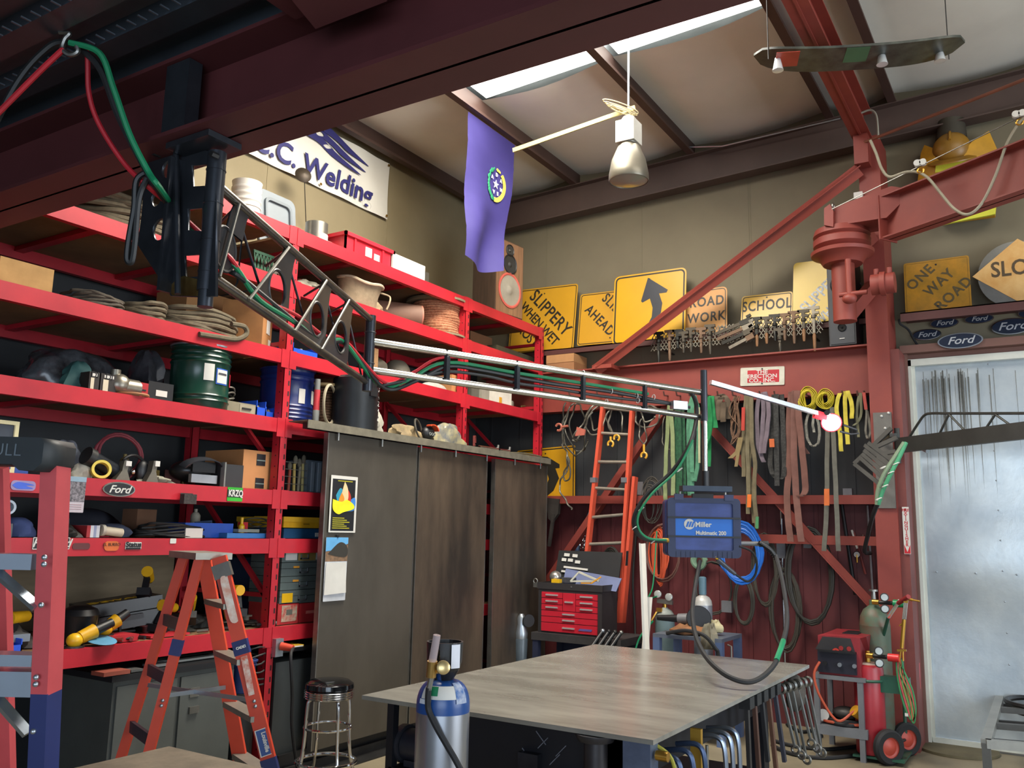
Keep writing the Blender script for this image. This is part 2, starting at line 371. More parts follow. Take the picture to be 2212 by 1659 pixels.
# ================================================================= hung steel cabinet doors on a rail
DX=-4.55
rail=thing('door_rail','long dusty steel ledge rail the cabinet doors hang from','rail',(DX,4.4,2.4))
RM=mat('6f6a5c',0.7,0.3,0.2,12)
b=MB().bb((-4.68,4.44,2.435),(-4.49,7.94,2.443)); b.bb((-4.495,4.44,2.385),(-4.487,7.94,2.443)); b.build('ledge',RM,rail,True,False)
b=MB().bb((-4.60,4.5,2.39),(-4.56,7.94,2.436)); b.build('track',DKST,rail,True,False)
for k in range(7): MB().cyl((-4.53,4.8+k*.5,2.33),(-4.53,4.8+k*.5,2.40),.008,n=8).build('hanger_bolt',STEEL,rail,True)
DRM=mat('57524a',0.42,0.45,0.2,1.6,st=(1,1,.5)); DRW=mat('66584a',0.45,0.35,0.1,1.4,st=(1,1.6,.45),h2='38332e')
for (ya,yb,zt_,mt,nm,lab) in ((4.715,5.77,2.383,DRM,'cabinet_door','plain dark grey sheet steel cabinet door with poster and calendar'),(5.80,6.835,2.372,DRW,'cabinet_door','brown stained steel cabinet door, middle one of three under the rail'),(6.975,7.975,2.368,DRW,'cabinet_door','brown rusty steel cabinet door nearest the back wall')):
    d=thing(nm,lab,'door',(DX,ya,.15),group='steel doors hung below the rail')
    MB().bb((DX-.03,ya,.15),(DX,yb,zt_)).build('panel',mt,d,True,False)
    MB().bb((DX-.04,ya-.004,.15),(DX+.003,ya+.006,zt_)).bb((DX-.04,yb-.006,.15),(DX+.003,yb+.004,zt_)).build('edge_angle',STEEL,d,True,False)
ft=thing('floor_track','low steel angle floor track below the cabinet doors','track',(DX,4.4,0))
b=MB().bb((-4.62,3.6,0),(-4.46,8.0,.012)).bb((-4.62,3.6,.012),(-4.60,8.0,.07)); b.build('track',DKST,ft,True,False)
MB().bb((-4.66,4.5,.012),(-4.64,8.0,.15)).build('dark_gap_strip',BLK,ft,True,False)  # black strip stands in for the dark gap below the doors
# ================================================================= WELDING BOOM hung from the mezzanine beam
def dlerp(px,p0,d0,p1,d1):
    t=(p0-px)*d0/((px-p1)*d1+(p0-px)*d0) if True else 0
    return d0+(d1-d0)*t
def A1(px,py): return at(px,py,d=dlerp(px,480,3.2,797,5.0)+.05)
def A2(px,py): return at(px,py,d=dlerp(px,803,5.0,1518,6.0))
BST=mat('3a3d43',0.28,0.55,0.2,6); PIPE=mat('6e6b64',0.3,0.9,0.2,14); BPIPE=mat('b5b3ac',0.22,0.95,0.1,14)
boom=thing('welding_boom','black articulated pipe boom carrying hoses and the blue welder case','boom',(-2.57,2.0,2.5))
def on(L,y): return [tuple((at(px,py,y=y)).xz) for px,py in L]
FXZ=lambda y: Matrix(((1,0,0,0),(0,0,-1,y),(0,1,0,0),(0,0,0,1)))
def pc(px,py,r,y): c=at(px,py,y=y); return circ(c.x,c.z,r,22)
brk=plate('bracket',BST,boom,FXZ(1.99),[on([(322,325),(385,318),(470,330),(468,640),(430,642),(372,640),(300,530),(308,470)],1.99),pc(365,366,.036,1.99),pc(340,430,.032,1.99),pc(348,496,.044,1.99),pc(361,562,.036,1.99),
  on([(416,358),(450,356),(450,402),(418,404)],1.99),on([(408,452),(440,450),(438,500),(407,498)],1.99),on([(400,552),(436,550),(434,598),(402,600)],1.99)],.012,True)
heat=mat('6f4a22',0.25,0.8,0.1,9,h2='a9925a')
plate('heat_tint',heat,brk,FXZ(1.982),[on([(384,600),(398,596),(430,604),(432,640),(372,638),(362,625)],1.982)],.0015,True)
MB().bb((-2.74,1.90,3.075),(-2.50,2.05,3.098)).build('clamp_plate',BST,boom,True,False)
MB().bb((-2.735,1.872,3.116),(-2.605,1.93,3.39)).build('stiffener',BST,boom,True,False)
MB().bb((-2.76,1.93,2.54),(-2.745,1.985,3.06)).build('fold',BST,brk,True,False)
a,b_=at(380,318,y=1.96),at(384,635,y=1.94); MB().tube([a+V((-.02,0,.06)),a,b_],.011).build('hook_rod',BST,brk,True)
HT,HB=at(466,335,d=3.2),at(453,655,d=3.2); hx,hy=-2.57,2.0
b=MB().cyl((hx,hy,2.53),(hx,hy,3.06),.034,n=20); b.cyl((hx,hy,2.47),(hx,hy,2.56),.028)
for z in (2.6,2.72,2.86,2.99): b.tor((hx,hy,z),(0,0,1),.034,.003,18,5)
b.build('hinge_tube',BST,boom,True)
for px,py in ((345,335),(470,338),(325,330)): c=at(px,py,y=1.97); MB().cyl(c,c+V((0,-.03,0)),.012,n=6).build('bolt',DKST,brk,True,False)
T0,T1=V((hx,hy,2.94)),V((-3.286,3.69,2.875)); B0,B1=V((hx,hy,2.595)),V((-3.30,3.70,2.51))
ad=(T1-T0).normalized(); adh=V((ad.x,ad.y,0)).normalized(); side=adh.cross(V((0,0,1)))
for nm,p,q in (('upper_chord',T0,T1),('lower_chord',B0,B1)): MB().cyl(p,q,.019,n=14).build(nm,PIPE,boom,True)
FA=Matrix((adh,V((0,0,1)),side)).transposed().to_4x4(); FA.translation=V((hx,hy,0))
AL=(T1-T0).to_2d().length
for k,t in enumerate((.14,.40,.65,.83)):
    x1=AL*t; w=.30 if k else .2; zb_=2.595-.085*t+.015; zt2=2.94-.065*t-.01
    ol=[(x1-w-.12 if k else .05,zb_),(x1-.05,zb_),(x1-.03,zb_+.03),(x1-.02,zb_+.2),(x1,zt2-.04),(x1+.02,zt2),(x1-.1,zt2),(x1-.13,zt2-.05)]
    plate('gusset',BST,boom,FA,[ol,circ(x1-.15,zb_+.125,.082,22)],.008,True)
    MB().tor(FA@V((x1-.15,zb_+.125,0)),side,.084,.008,26,6).build('hole_ring',BLK,boom,True)
    MB().cyl(FA@V((x1-w-.14 if k else .05,zb_,.02)),FA@V((x1-.1,zt2,.02)),.007,n=8).build('lattice_rod',STEEL,boom,True)
    MB().cyl(FA@V((x1-.02,zt2,-.03)),FA@V((min(x1+.33,AL),2.595-.085*t,-.03)),.006,n=8).build('lattice_rod',BST,boom,True)
    MB().cyl(FA@V((x1-.1,zt2-.02,0)),FA@V((x1+.06,zt2-.03,-.16)),.006,n=8).build('lattice_rod',BST,boom,True)
EX,EY=-3.295,3.705
b=MB().cyl((EX,EY,2.46),(EX,EY,2.90),.030,n=18); b.tor((EX,EY,2.80),(0,0,1),.031,.004); b.tor((EX,EY,2.62),(0,0,1),.031,.004); b.build('elbow_tube',BST,boom,True)
for nm,y0_,y1_ in (('outer_upper_chord',738,848),('outer_lower_chord',800,902)): MB().cyl(A2(805,y0_),A2(1516,y1_),.021,n=14).build(nm,BPIPE,boom,True)
for px,ya_,yb_ in ((967,756,822),(1118,780,843),(1260,803,866),(1393,824,884)):
    p,q=A2(px,ya_),A2(px,yb_); q=V((p.x,p.y,q.z)); MB().bar(p,q,.02,.035,(0,1,0)).build('spacer',BST,boom,True,False)
PT,PB=A2(1520,800),A2(1521,1058); px_,py_=PT.x,PT.y
b=MB().cyl((px_,py_,2.46),(px_,py_,PT.z),.023,n=18); b.build('end_tube',BST,boom,True)
MB().cyl((px_,py_,2.1),(px_,py_,2.47),.018,n=16).build('drop_pipe',BPIPE,boom,True)
MB().cyl((px_,py_,2.01),(px_,py_,2.12),.023,n=16).build('coupler',BLK,boom,True)
MB().box((px_,py_,2.0),(.33,.12,.035),RZ((0,0,0),_yaw).to_3x3()).build('carrier_plate',mat('3d4550',0.35,0.6),boom,True,False)
j=A2(1472,878); MB().box(j+V((0,-.05,0)),(.11,.05,.055),RZ((0,0,0),.95).to_3x3()).build('junction_box',GAL,boom,True,False)
# aluminium lamp arm and the lit work lamp
la,lb=A2(1535,826),at(1766,893,d=6.35)
MB().bar(la,lb,.03,.03).build('lamp_arm',mat('c2c4c6',0.3,0.8,0.05),boom,True,False)
lamp=thing('work_lamp','bright lit work lamp with red body clamped to the boom tip','lamp',at(1790,908,d=6.4))
lf=frz(at(1796,913,d=6.36),CO-at(1796,915,d=6.36)+V((0.6,0,-3.2)))
MB(lf).lathe([(.04,-.06),(.066,-.015),(.074,0),(.069,.004)],n=24).build('housing',REDC,lamp,True)
MB(lf).lathe([(.063,.004),(.058,.010),(.001,.014)],n=24).build('lens',mat('fff2f6',0.3,0,0.01,3,em=14),lamp,True)
p=at(1772,898,d=6.36); MB().box(p,(.09,.06,.05),RZ((0,0,0),.5,0,.3).to_3x3()).build('clamp',REDC,lamp,True,False)
p=at(1789,893,d=6.33); MB().cyl(p,p+V((0,-.04,0)),.02).build('knob',BLK,lamp,True)
MB().tube(pix([(1822,918),(1850,928),(1855,936),(1838,938),(1815,932)],d=6.4),.008).build('handle',BLK,lamp,True)
pl=bpy.data.lights.new('lamp_glow','POINT'); pl.energy=12; pl.shadow_soft_size=.08; po=bpy.data.objects.new('lamp_glow',pl); COL.objects.link(po); po.location=lf@V((0,0,.06))
# hoses and cables carried by the boom
HR,HG,HK=mat('b3202c',0.5),mat('17784f',0.45),mat('1a1b1c',0.5)
def hose(nm,lab,cat,pts,r,mt,group=None,k=6): return tag(MB().tube(wave(pts,k),r).build(nm,mt),lab,cat,group)
g='hoses and cables along the boom'
up=[at(px,py,d=3.15) for px,py in ((140,95),(185,105),(192,200),(215,270),(270,355),(325,408))]+[at(px,py,d=3.34) for px,py in ((375,450),(430,500),(480,545))]
mid=[A1(x,y) for x,y in ((500,560),(560,640),(640,680),(700,725),(745,735))]
hose('red_hose','red hose drooping from the deck hook through the boom to its tip','hose',up+mid+[A2(x,y) for x,y in ((830,826),(890,806),(965,771),(1117,790),(1260,806),(1380,830),(1440,833))],.009,HR,g)
upg=[at(px,py,d=3.1) for px,py in ((150,92),(215,115),(245,190),(280,290),(320,370),(342,402))]+[at(px,py,d=3.36) for px,py in ((380,455),(430,510),(485,560))]
hose('green_hose','green hose drooping from the deck hook and running through the boom','hose',upg+[A1(x,y+8) for x,y in ((510,570),(560,640),(640,690),(700,735),(742,730))]+[A2(x,y) for x,y in ((820,832),(880,822),(965,783),(1117,806),(1260,828),(1400,851))],.011,HG,g)
hose('black_cable','thick black power cable beside the green hose at the deck hook','cable',[at(px,py,d=3.13) for px,py in ((-40,330),(30,190),(90,115),(140,92),(210,140),(255,250),(300,340),(335,400))]+[at(px,py,d=3.38) for px,py in ((380,465),(430,525),(490,580))]+[A1(x,y) for x,y in ((520,600),(600,665),(690,735),(750,745))]+[A2(x,y) for x,y in ((830,838),(900,822),(965,792),(1040,800),(1117,815),(1200,830),(1330,848),(1450,872))],.012,HK,g)
hose('black_cable','lower black cable strung between the two bright pipes of the boom','cable',[A2(x,y) for x,y in ((815,835),(900,818),(965,803),(1050,812),(1117,828),(1190,838),(1300,856),(1440,872),(1490,880))],.010,HK,g)
hose('black_cable','black welding cable drooping from boom tip down to the welder case','cable',[A2(x,y) for x,y in ((1425,838),(1480,842),(1500,860),(1505,900))]+[at(px,py,d=5.85) for px,py in ((1490,960),(1450,1020),(1400,1065),(1372,1110),(1372,1145),(1395,1165),(1440,1170))],.014,HK,g)
hose('green_hose','thin green hose strapped to the black cable beside the welder case','hose',[at(px,py,d=5.82) for px,py in ((1497,950),(1462,1015),(1410,1065),(1380,1110),(1380,1143),(1402,1163),(1440,1166))],.008,HG,g)
for i,(x,y) in enumerate(((965,771),(965,783),(965,793),(1260,806),(1320,845),(1375,855),(1412,858),(1310,868),(1378,865))):
    c=A2(x,y); tag(MB().tor(c,A2(x+20,y+3)-c,.017,.003,14,5).build('zip_tie',WHT),'white zip tie around the hoses in the outer boom','zip tie','zip ties on the hoses')
for px,py in ((1468,1015),(1418,1058),(1385,1100),(1372,1140),(1412,1170)):
    c=at(px,py,d=5.84); tag(MB().tor(c,(.4,.1,-.6),.022,.003,14,5).build('zip_tie',WHT),'white zip tie on the cable drooping beside the welder case','zip tie','zip ties on the hoses')
tag(MB().tube(wave([at(x,y,d=3.1) for x,y in ((128,70),(150,72),(140,85),(135,105),(150,118),(168,112),(165,95))]),.009).build('cable_hook',mat('6a6864',0.3,0.8)),'bent steel hook under the deck holding the hoses','hook')
hose('red_hose','red hose running from the deck hook toward the lower left','hose',[at(x,y,d=3.1) for x,y in ((-60,300),(20,220),(90,150),(138,105))],.010,HR)
hose('black_strap_loop','black cord loop hanging beside the boom bracket','cord',[at(x,y,d=3.12) for x,y in ((320,370),(295,390),(290,450),(278,520),(275,560),(285,565),(292,520),(300,430),(318,385))],.011,HK)
# welder in its blue case
cw=thing('welder_case','blue ribbed portable welder case hanging from the boom','welder',M=RZ(at(1520,1140,d=5.95),_yaw-.03))
CB=mat('22305a',0.35,0,0.1,3); w,h,dp=.235,.195,.13
plate('shell',CB,cw,Matrix.Translation((0,dp,0))@Matrix.Rotation(PI/2,4,'X'),[rrect(-w-.01,-h,w+.01,h,.03)],2*dp-.04)
plate('front_rim',mat('1d2748',0.4),cw,Matrix.Translation((0,0,0))@Matrix.Rotation(PI/2,4,'X'),[rrect(-w-.012,-h-.005,w+.012,h+.005,.03),rrect(-w+.04,-h+.045,w-.04,h-.03,.012)[::-1]],.05)
MB().bb((-w+.03,-.012,-h+.04),(w-.03,0.01,h-.02)).build('lid_panel',mat('33437c',0.45,0,0.25,5,st=(1,1,2)),cw,False,False)
MB().bb((-w+.035,-.016,-.06),(w-.035,-.011,.065)).build('label_panel',mat('1762b8',0.4,0,0.03),cw,False,False)
LFR=Matrix.Translation((0,-.017,0))@Matrix.Rotation(PI/2,4,'X')
MB(LFR).lathe([(.036,0),(.036,.002)],Matrix.Translation((-.10,.022,0)),28).build('logo_disc',WHT,cw)
b=MB(LFR)
for k in range(3): x=-.125+k*.018; b.prism([(x,.003,.003),(x+.012,.003,.003),(x+.026,.04,.003),(x+.014,.04,.003)],(0,0,.001))
b.build('logo_bars',mat('1762b8',0.4),cw,False,False)
text('lettering','Miller',.048,WHT,cw,LFR@Matrix.Translation((-.006,.020,.002)),bold=.0012)
text('lettering','Multimatic 200',.036,WHT,cw,LFR@Matrix.Translation((.045,-.036,.002)),bold=.0012,sx=.95)
b=MB()
for z in (.066,-.061): b.bar((-w-.012,-.035,z),(w+.012,-.035,z),.008,.012)
b.build('guard_bar',BLK,cw,False,False)
for k in range(5):
    for s in (-1,1): MB().bb((s*(.06+k*.032)-.004,-.03,-h-.006),(s*(.06+k*.032)+.004,-.02,-h+.035)).build('rib',mat('1d2748',0.4),cw,False,False)
for s in (-1,1):
    MB().bb((s*.17-.03,-.035,h-.01),(s*.17+.03,.0,h+.03)).build('latch',mat('2c3352',0.35),cw,False,False)
    MB().cyl((s*.155,.02,h+.005),(s*.155,.02,h+.06),.008).build('eye_bolt',STEEL,cw)
MB().bb((-.07,.0,h),(.07,.06,h+.035)).build('carry_handle',BLK,cw,False,False)
MB().cyl((-w-.05,-.02,-.09),(-w-.005,-.02,-.09),.016).build('gas_fitting',BRASS,cw)
q=cw.matrix_basis@V((w+.01,0,-.10))
gun=thing('mig_gun','black and grey welding gun lead plugged into the case side','welding gun',q)
MB().cyl(q,q+_r*.17,.016).build('connector',mat('77787a',0.4,0.5),gun,True)
MB().cyl(q+_r*.13,q+_r*.19,.021).build('collar',BLK,gun,True)
b=MB(); s0=[at(x,y,d=5.9) for x,y in ((1640,1172),(1665,1188),(1682,1215))]; b.tube(wave(s0),.014); 
for i in range(14): c=s0[0].lerp(s0[-1],i/13)+V((0,0,.02*math.sin(PI*i/13))); b.tor(c,s0[-1]-s0[0],.015,.003,12,4)
b.build('strain_spring',BLK,gun,True)
MB().tube(wave([at(x,y,d=d_) for x,y,d_ in ((1676,1200,5.9),(1690,1255,5.65),(1700,1330,5.25),(1692,1385,4.95),(1670,1440,4.7),(1625,1472,4.58),(1575,1462,4.6),(1530,1425,4.75),(1505,1380,5.0),(1496,1330,5.3),(1500,1280,5.6),(1512,1212,5.85))],8),.014).build('lead',RUB,gun,True)
MB().tube([at(x,y,d=d_) for x,y,d_ in ((1677,1427,4.75),(1686,1403,4.86),(1692,1384,4.95))],.016).build('green_sleeve',GRN,gun,True)
tc=thing('work_torch','welding torch with dark handle slung under the welder case','torch',at(1575,1225,d=5.9))
a,b_=at(1550,1208,d=5.9),at(1588,1240,d=5.9); MB().cyl(a,b_,.017,.013).build('handle',mat('3b3f47',0.4),tc,True)
MB().tube(wave([b_,at(1615,1256,d=5.9),at(1632,1240,d=5.9),at(1634,1210,d=5.9),at(1622,1190,d=5.9),at(1597,1180,d=5.9)]),.008).build('lead',RUB,tc,True)
MB().cyl(at(1545,1202,d=5.9),at(1553,1210,d=5.9),.009).build('nozzle',YEL,tc,True)
# ================================================================= THINGS ON AND NEAR THE WALLS AND ROOF
def wallpt(px,py,y=8.3): return at(px,py,y=y)
# banner on the left wall above the rack
bq=[V((XL+.02,4.96,5.34)),V((XL+.02,6.71,5.53)),V((XL+.02,6.70,4.94)),V((XL+.02,4.93,4.95))]
ban=thing('shop_banner','white vinyl banner with navy flames and lettering on the left wall','banner',(XL+.02,4.8,4.9))
y0b,z0b=4.72,4.90
FB=Matrix(((0,0,1,XL+.02),(1,0,0,y0b),(0,1,0,z0b),(0,0,0,1)))
b=MB(FB); nx=24; vs=[];fs=[]
for i in range(nx+1):
    for j in range(9): vs.append((2.0*i/nx,.62*j/8,.012+.008*math.sin(i*.9+j*.5)))
for i in range(nx):
    for j in range(8): a=i*9+j; fs.append([a,a+9,a+10,a+1])
b.add(vs,fs).build('sheet',mat('c9c7bf',0.5,0,0.03,3),ban,True)
NVY=mat('2a2a63',0.5,0,0.05)
FBT=FB@Matrix.Translation((0,0,.030))
def flame(pts,hol=()):
    q_=lambda L:[(x,.255+.56*y) for x,y in L]
    plate('flame',NVY,ban,FBT,[q_(pts)]+[q_(h_) for h_ in hol],.002,True)
def smooth2(P,k=5):
    L=wave([(x,y,0) for x,y in P]+[(P[0][0],P[0][1],0)],k); return [(q.x,q.y) for q in L[:-1]]
flame(smooth2([(.45,.60),(.85,.60),(1.1,.50),(1.35,.36),(1.62,.22),(1.3,.28),(1.15,.36),(1.0,.42),(1.2,.28),(1.55,.12),(1.15,.18),(.95,.30),(.8,.33),(.7,.36),(.72,.48),(.55,.42)]),[smooth2([(.86,.50),(.97,.52),(1.0,.47),(.92,.43)]),smooth2([(1.05,.36),(1.12,.34),(1.05,.28),(1.0,.31)])])
flame(smooth2([(.15,.52),(.35,.60),(.52,.58),(.58,.44),(.42,.36),(.25,.4)]),[smooth2([(.25,.52),(.38,.56),(.42,.47),(.3,.43)])])
flame([(x*.95+.12,y+.14) for x,y in smooth2([(.45,.58),(.85,.60),(1.1,.50),(1.35,.36),(1.62,.22),(1.3,.28),(1.15,.36),(1.0,.40),(.8,.42)])])
text('lettering','C.C. Welding',.285,NVY,ban,FBT@Matrix.Translation((.93,.15,.001)),.002,True,.006,1.0,.15)
b=MB(FBT)
for x in (.03,1.0,1.97):
    for z in (.03,.59): b.lathe([(.014,0),(.014,.003)],Matrix.Translation((x,z,0)),10)
b.build('grommet',BRASS,ban,True)
# a shop light socket / small fan like round casting hanging in front of banner
bell=thing('hanging_bell','small dark round metal disc hanging on a wire by the banner','bell',at(655,380,x=-5.6))
c=at(655,378,x=-5.6); MB(frz(c,(1,-.6,0.2))).lathe([(.004,.03),(.05,.02),(.075,0),(.07,-.01)],n=20).build('disc',mat('3e352b',0.5,0.5,0.2),bell,True)
MB().tube([c,c+V((0,.02,-.05)),at(661,485,x=-5.8)],.004,5).build('wire',DKST,bell,True)
# flag on the purlin
flag=thing('flag','violet cloth flag with wreath and star hanging from a roof beam','flag',(-4.43,6.28,5.5))
FM=mat('302868',0.75,0,0.05,3,h2='2b2362'); b=MB(); nx,nz=18,30; vs=[];fs=[]
def fl(u,v):
    y=6.225+u*(.83-.25*v**1.4); z=5.56-1.40*v; x=-4.46+.03*math.sin(v*9+u*5)*v+.05*math.sin(u*7)*v
    if v>.93: z+=.10*(1-u)*0
    return V((x,y,z-(.06*math.sin(u*PI*1.0) if v>.9 else 0)*(v-.9)*10))
for i in range(nx+1):
    for j in range(nz+1): vs.append(fl(i/nx,j/nz)+V((.004*(1 if (j%6==0) else 0),0,0)))
for i in range(nx):
    for j in range(nz): a=i*(nz+1)+j; fs.append([a,a+nz+1,a+nz+2,a+1])
fo=b.add(vs,fs).build('cloth',FM,flag,True)
def onflag(u,v,off=.014): return fl(u,v)+V((off,0,0))
gm,ym,wm=mat('1f7a55',0.7),mat('c9b64a',0.7),mat('d8d6e2',0.7)
def blob(pts,mt,nm):
    b=MB()
    for u,v,r in pts: b.sph(onflag(u,v),(.004,r,r*1.15),8,5)
    b.build(nm,mt,flag,True)
cu,cv,ru,rv=.66,.385,.17,.115
blob([(cu+ru*math.cos(a)*1.0+RN(-.012,.012),cv+rv*math.sin(a)+RN(-.006,.006),RN(.012,.022)) for a in [PI*.55+PI*.85*k/26 for k in range(27)]],gm,'wreath')
blob([(cu+ru*math.cos(a)+RN(-.01,.01),cv+rv*math.sin(a),RN(.010,.018)) for a in [-PI*.5+k*.1 for k in range(5)]],ym,'wreath_tip')
b=MB(); pts=[onflag(cu+ru*math.cos(a),cv+rv*math.sin(a)) for a in [-.9+k*.16 for k in range(17)]]; b.strap(pts,.004,.045,(1,0,0)); b.build('scroll',ym,flag,True)
st=[]
for k in range(10):
    a=-PI/2+k*PI/5; r_=.05 if k%2==0 else .02; st.append(onflag(cu+r_*math.cos(a)/.8*1.0,cv+r_*math.sin(a)/1.4*1.0,.012))
MB().prism(st,(.004,0,0)).build('star',wm,flag,True,False)
for i,ch in enumerate('DANEVA'):
    a=-PI/2+[0,.95,1.95,2.75,3.55,5.3][i]; p=onflag(cu+.112*math.cos(a),cv+.072*math.sin(a),.018)
    text('letter',ch,.05,wm,flag,Matrix(((0,0,1,p.x),(1,0,0,p.y),(0,1,0,p.z),(0,0,0,1))),.003,True,.002)
# high-bay lamp
hb=thing('high_bay_lamp','unlit high-bay lamp with grey dome reflector hanging below a purlin','lamp',at(1358,385,d=6.6))
LP=at(1358,300,d=6.6); lx,ly=LP.x,LP.y
zz=lambda py: at(1358,py,d=6.6).z
b=MB(RZ((lx,ly,0))); z0,z1=zz(398),zz(312)
b.lathe([(.145,z0),(.150,z0+.01),(.148,z0+.06),(.13,z0+.16),(.085,z1-.03),(.06,z1)],n=30,cap=False); b.lathe([(.143,z0),(.12,z0+.15),(.05,z1-.01)],n=30,cap=False)
b.build('reflector',mat('777265',0.38,0.6,0.06,6),hb,True)
MB(RZ((lx,ly,0))).lathe([(.142,z0+.004),(.05,z0-.012),(.001,z0-.014)],n=24,cap=False).build('glass_cover',mat('8d8a7c',0.2,0.2,0.02),hb,True)
MB(RZ((lx,ly,0))).lathe([(.062,z1-.01),(.075,z1+.02),(.055,z1+.05),(.05,z1+.07)],n=18).build('socket',mat('8b897f',0.4,0.6),hb,True)
MB().bb((lx-.075,ly-.075,zz(312)),(lx+.075,ly+.075,zz(262))).build('ballast_box',mat('b3b0a6',0.45),hb,True,False)
MB(RZ((lx,ly,0))).lathe([(.07,zz(262)),(.045,zz(250)),(.02,zz(246))],n=14).build('top_cap',mat('b3b0a6',0.45),hb,True)
MB().tube([(lx,ly,zz(250)),(lx,ly,zr(lx)-.2)],.008).build('hanger',GAL,hb,True)
cc=at(1340,240,d=6.6); b=MB()
for k in range(4): b.tube(coilpath(RZ(cc+V((0,0,.01*k)),.7,.25*RN(-1,1),.3),.09+.02*k,1,.01,.035),.005,5)
tag(b.build('coiled_cord',mat('b7aa86',0.7)),'tan cord coiled on the lamp bar near the roof','cord')
a,c=at(1108,325,d=7.0),at(1372,232,d=6.6); tag(MB().bar(a,c,.012,.035).build('cord_bar',mat('a69c63',0.55,0.1,0.08)),'flat yellowish bar spanning from flag corner to the lamp','bar')
# snowboard-like wakeboard light overhead
wb=thing('board_light','dark wakeboard hung under the roof with three clear lamps','board light',at(1850,125,d=6.4))
a,c=at(1628,140,d=6.5),at(2085,112,d=6.2); ax=(c-a).normalized(); L_=(c-a).length; FW=frame((a+c)/2,ax,(0,0,1)); b=MB(FW); N=26; vs=[];fs=[]
for i in range(N+1):
    t=i/N; x=(t-.5)*L_; wd=.16*min(1,(1-abs(2*t-1)**6))**.5+.004; rk=.07*(abs(2*t-1)**3)
    for s,zo in ((-1,0),(1,0),(1,.018),(-1,.018)): vs.append((x,s*wd,rk+zo))
for i in range(N):
    for k in range(4): l=(k+1)%4; fs.append([i*4+k,i*4+l,i*4+4+l,i*4+4+k])
fs+=[[3,2,1,0],[N*4,N*4+1,N*4+2,N*4+3]]; b.add(vs,fs).build('board',mat('2b2f2c',0.35,0,0.4,9,h2='4a5048'),wb,True)
for (px,py),hx_ in zip(((1700,128),(1850,118),(1965,112)),('9c3b2e','3d6a4d','b08a3a')):
    p=at(px,py,d=6.3); MB(FW).box(FW.inverted()@(p),(.16,.2,.004)).build('decal',mat(hx_,0.4),wb,True,False)
for px,py in ((1680,140),(1905,127),(2030,120)):
    p=at(px,py,d=6.3); b=MB(RZ(p)); b.lathe([(.02,.05),(.026,.02),(.036,-.03),(.04,-.045),(.001,-.046)],n=14); b.build('bulb',mat('cfd3d4',0.15,0.3,0.02),wb,True)
for px in (1660,2050): p=at(px,128,d=6.35); MB().cyl(p,(p.x,p.y,zr(p.x)-.06),.004,n=6).build('hanger_wire',DKST,wb,True)
# conduit and wire along the rafter
tag(MB().tube([at(1480,318,y=8.2),at(1560,316,y=8.2),at(1815,256,y=8.2)],.008,6).build('conduit',GAL),'thin grey conduit running under the rafter','conduit')
tag(MB().tube(wave(pix([(1858,245),(1880,238),(1893,250),(1897,290),(1898,300)],y=7.8)),.010,6).build('flex_conduit',mat('8e8c80',0.5,0.4)),'grey flexible cable curling beside the column top','cable')
# ================================================================= red jib crane on the column
jc=thing('jib_crane','red jib crane with I-beam boom pivoting at the column','crane',(-1.45,7.65,3.3))
PX,PYY=-1.45,7.62; zc=lambda py: at(1875,py,y=PYY).z
b=MB().cyl((PX,PYY,zc(690)),(PX,PYY,zc(555)),.095,n=24); b.build('post_tube',REDP,jc,True)
b=MB(RZ((PX,PYY,0))); b.lathe([(.16,zc(565)),(.20,zc(550)),(.255,zc(545)),(.26,zc(538)),(.20,zc(532))],n=34); b.build('lower_sheave',REDP,jc,True)
MB(RZ((PX,PYY,0))).lathe([(.20,zc(532)),(.235,zc(525)),(.235,zc(512)),(.21,zc(508)),(.235,zc(503)),(.22,zc(490)),(.12,zc(484))],n=34).build('upper_sheave',REDP,jc,True)
q0,q1=V((PX-.18,7.55,4.02)),at(2260,335,d=5.9)
bd=V((q1.x-q0.x,q1.y-q0.y,0)).normalized(); 
def jb(px,py): # boom runs level out over the shop
    return at(px,py,y=7.5)
h0=.36; zb_=at(1910,520,y=7.5).z; S=at(1915,470,y=7.5)
E_=None
for d_ in (5.4,5.6,5.8,6.0,6.2,6.4,6.6,6.8,7.0):
    e=at(2212,395,d=d_)
    if e.z<zb_+.0: E_=e
    else:
        E_=e; break
dirv=V((E_.x-S.x,E_.y-S.y,0)).normalized(); P0=V((S.x,S.y,zb_)); P1=P0+dirv*3.2
b=MB()
b.bar(P0+V((0,0,.006)),P1+V((0,0,.006)),.16,.012); b.bar(P0+V((0,0,h0)),P1+V((0,0,h0)),.16,.012); b.bar(P0+V((0,0,h0/2)),P1+V((0,0,h0/2)),.012,h0)
b.build('boom_beam',REDP,jc,True,False)
sd=dirv.cross(V((0,0,1)))
MB().bar(P0+V((0,0,h0/2)),P0+dirv*.012+V((0,0,h0/2)),.2,h0+.02).build('end_plate',REDP,jc,True,False)
pl_=[(1783,455),(1800,448),(1925,402),(1945,405),(1945,440),(1915,470),(1785,490)]
hp=[at(x,y,y=7.42) for x,y in pl_]; MB().prism(hp,(0,.32,0)).build('head_frame',REDP,jc,True,False)
MB().prism([at(x,y,y=7.38) for x,y in ((1780,450),(1793,440),(1800,455),(1800,490),(1780,486))],(0,.06,0)).build('anchor_lug',REDP,jc,True,False)
b=MB(); p=at(1908,613,y=7.45)
b.cyl(p+V((-.09,0,0)),p+V((.09,0,0)),.085,n=20); b.cyl(p+V((-.02,0,0)),p+V((.02,0,0)),.10,n=20); b.cyl(p+V((-.05,0,.08)),p+V((-.05,0,.13)),.02); b.cyl(p+V((.05,0,.08)),p+V((.05,0,.13)),.02)
b.build('swivel_clamp',REDP,jc,True)
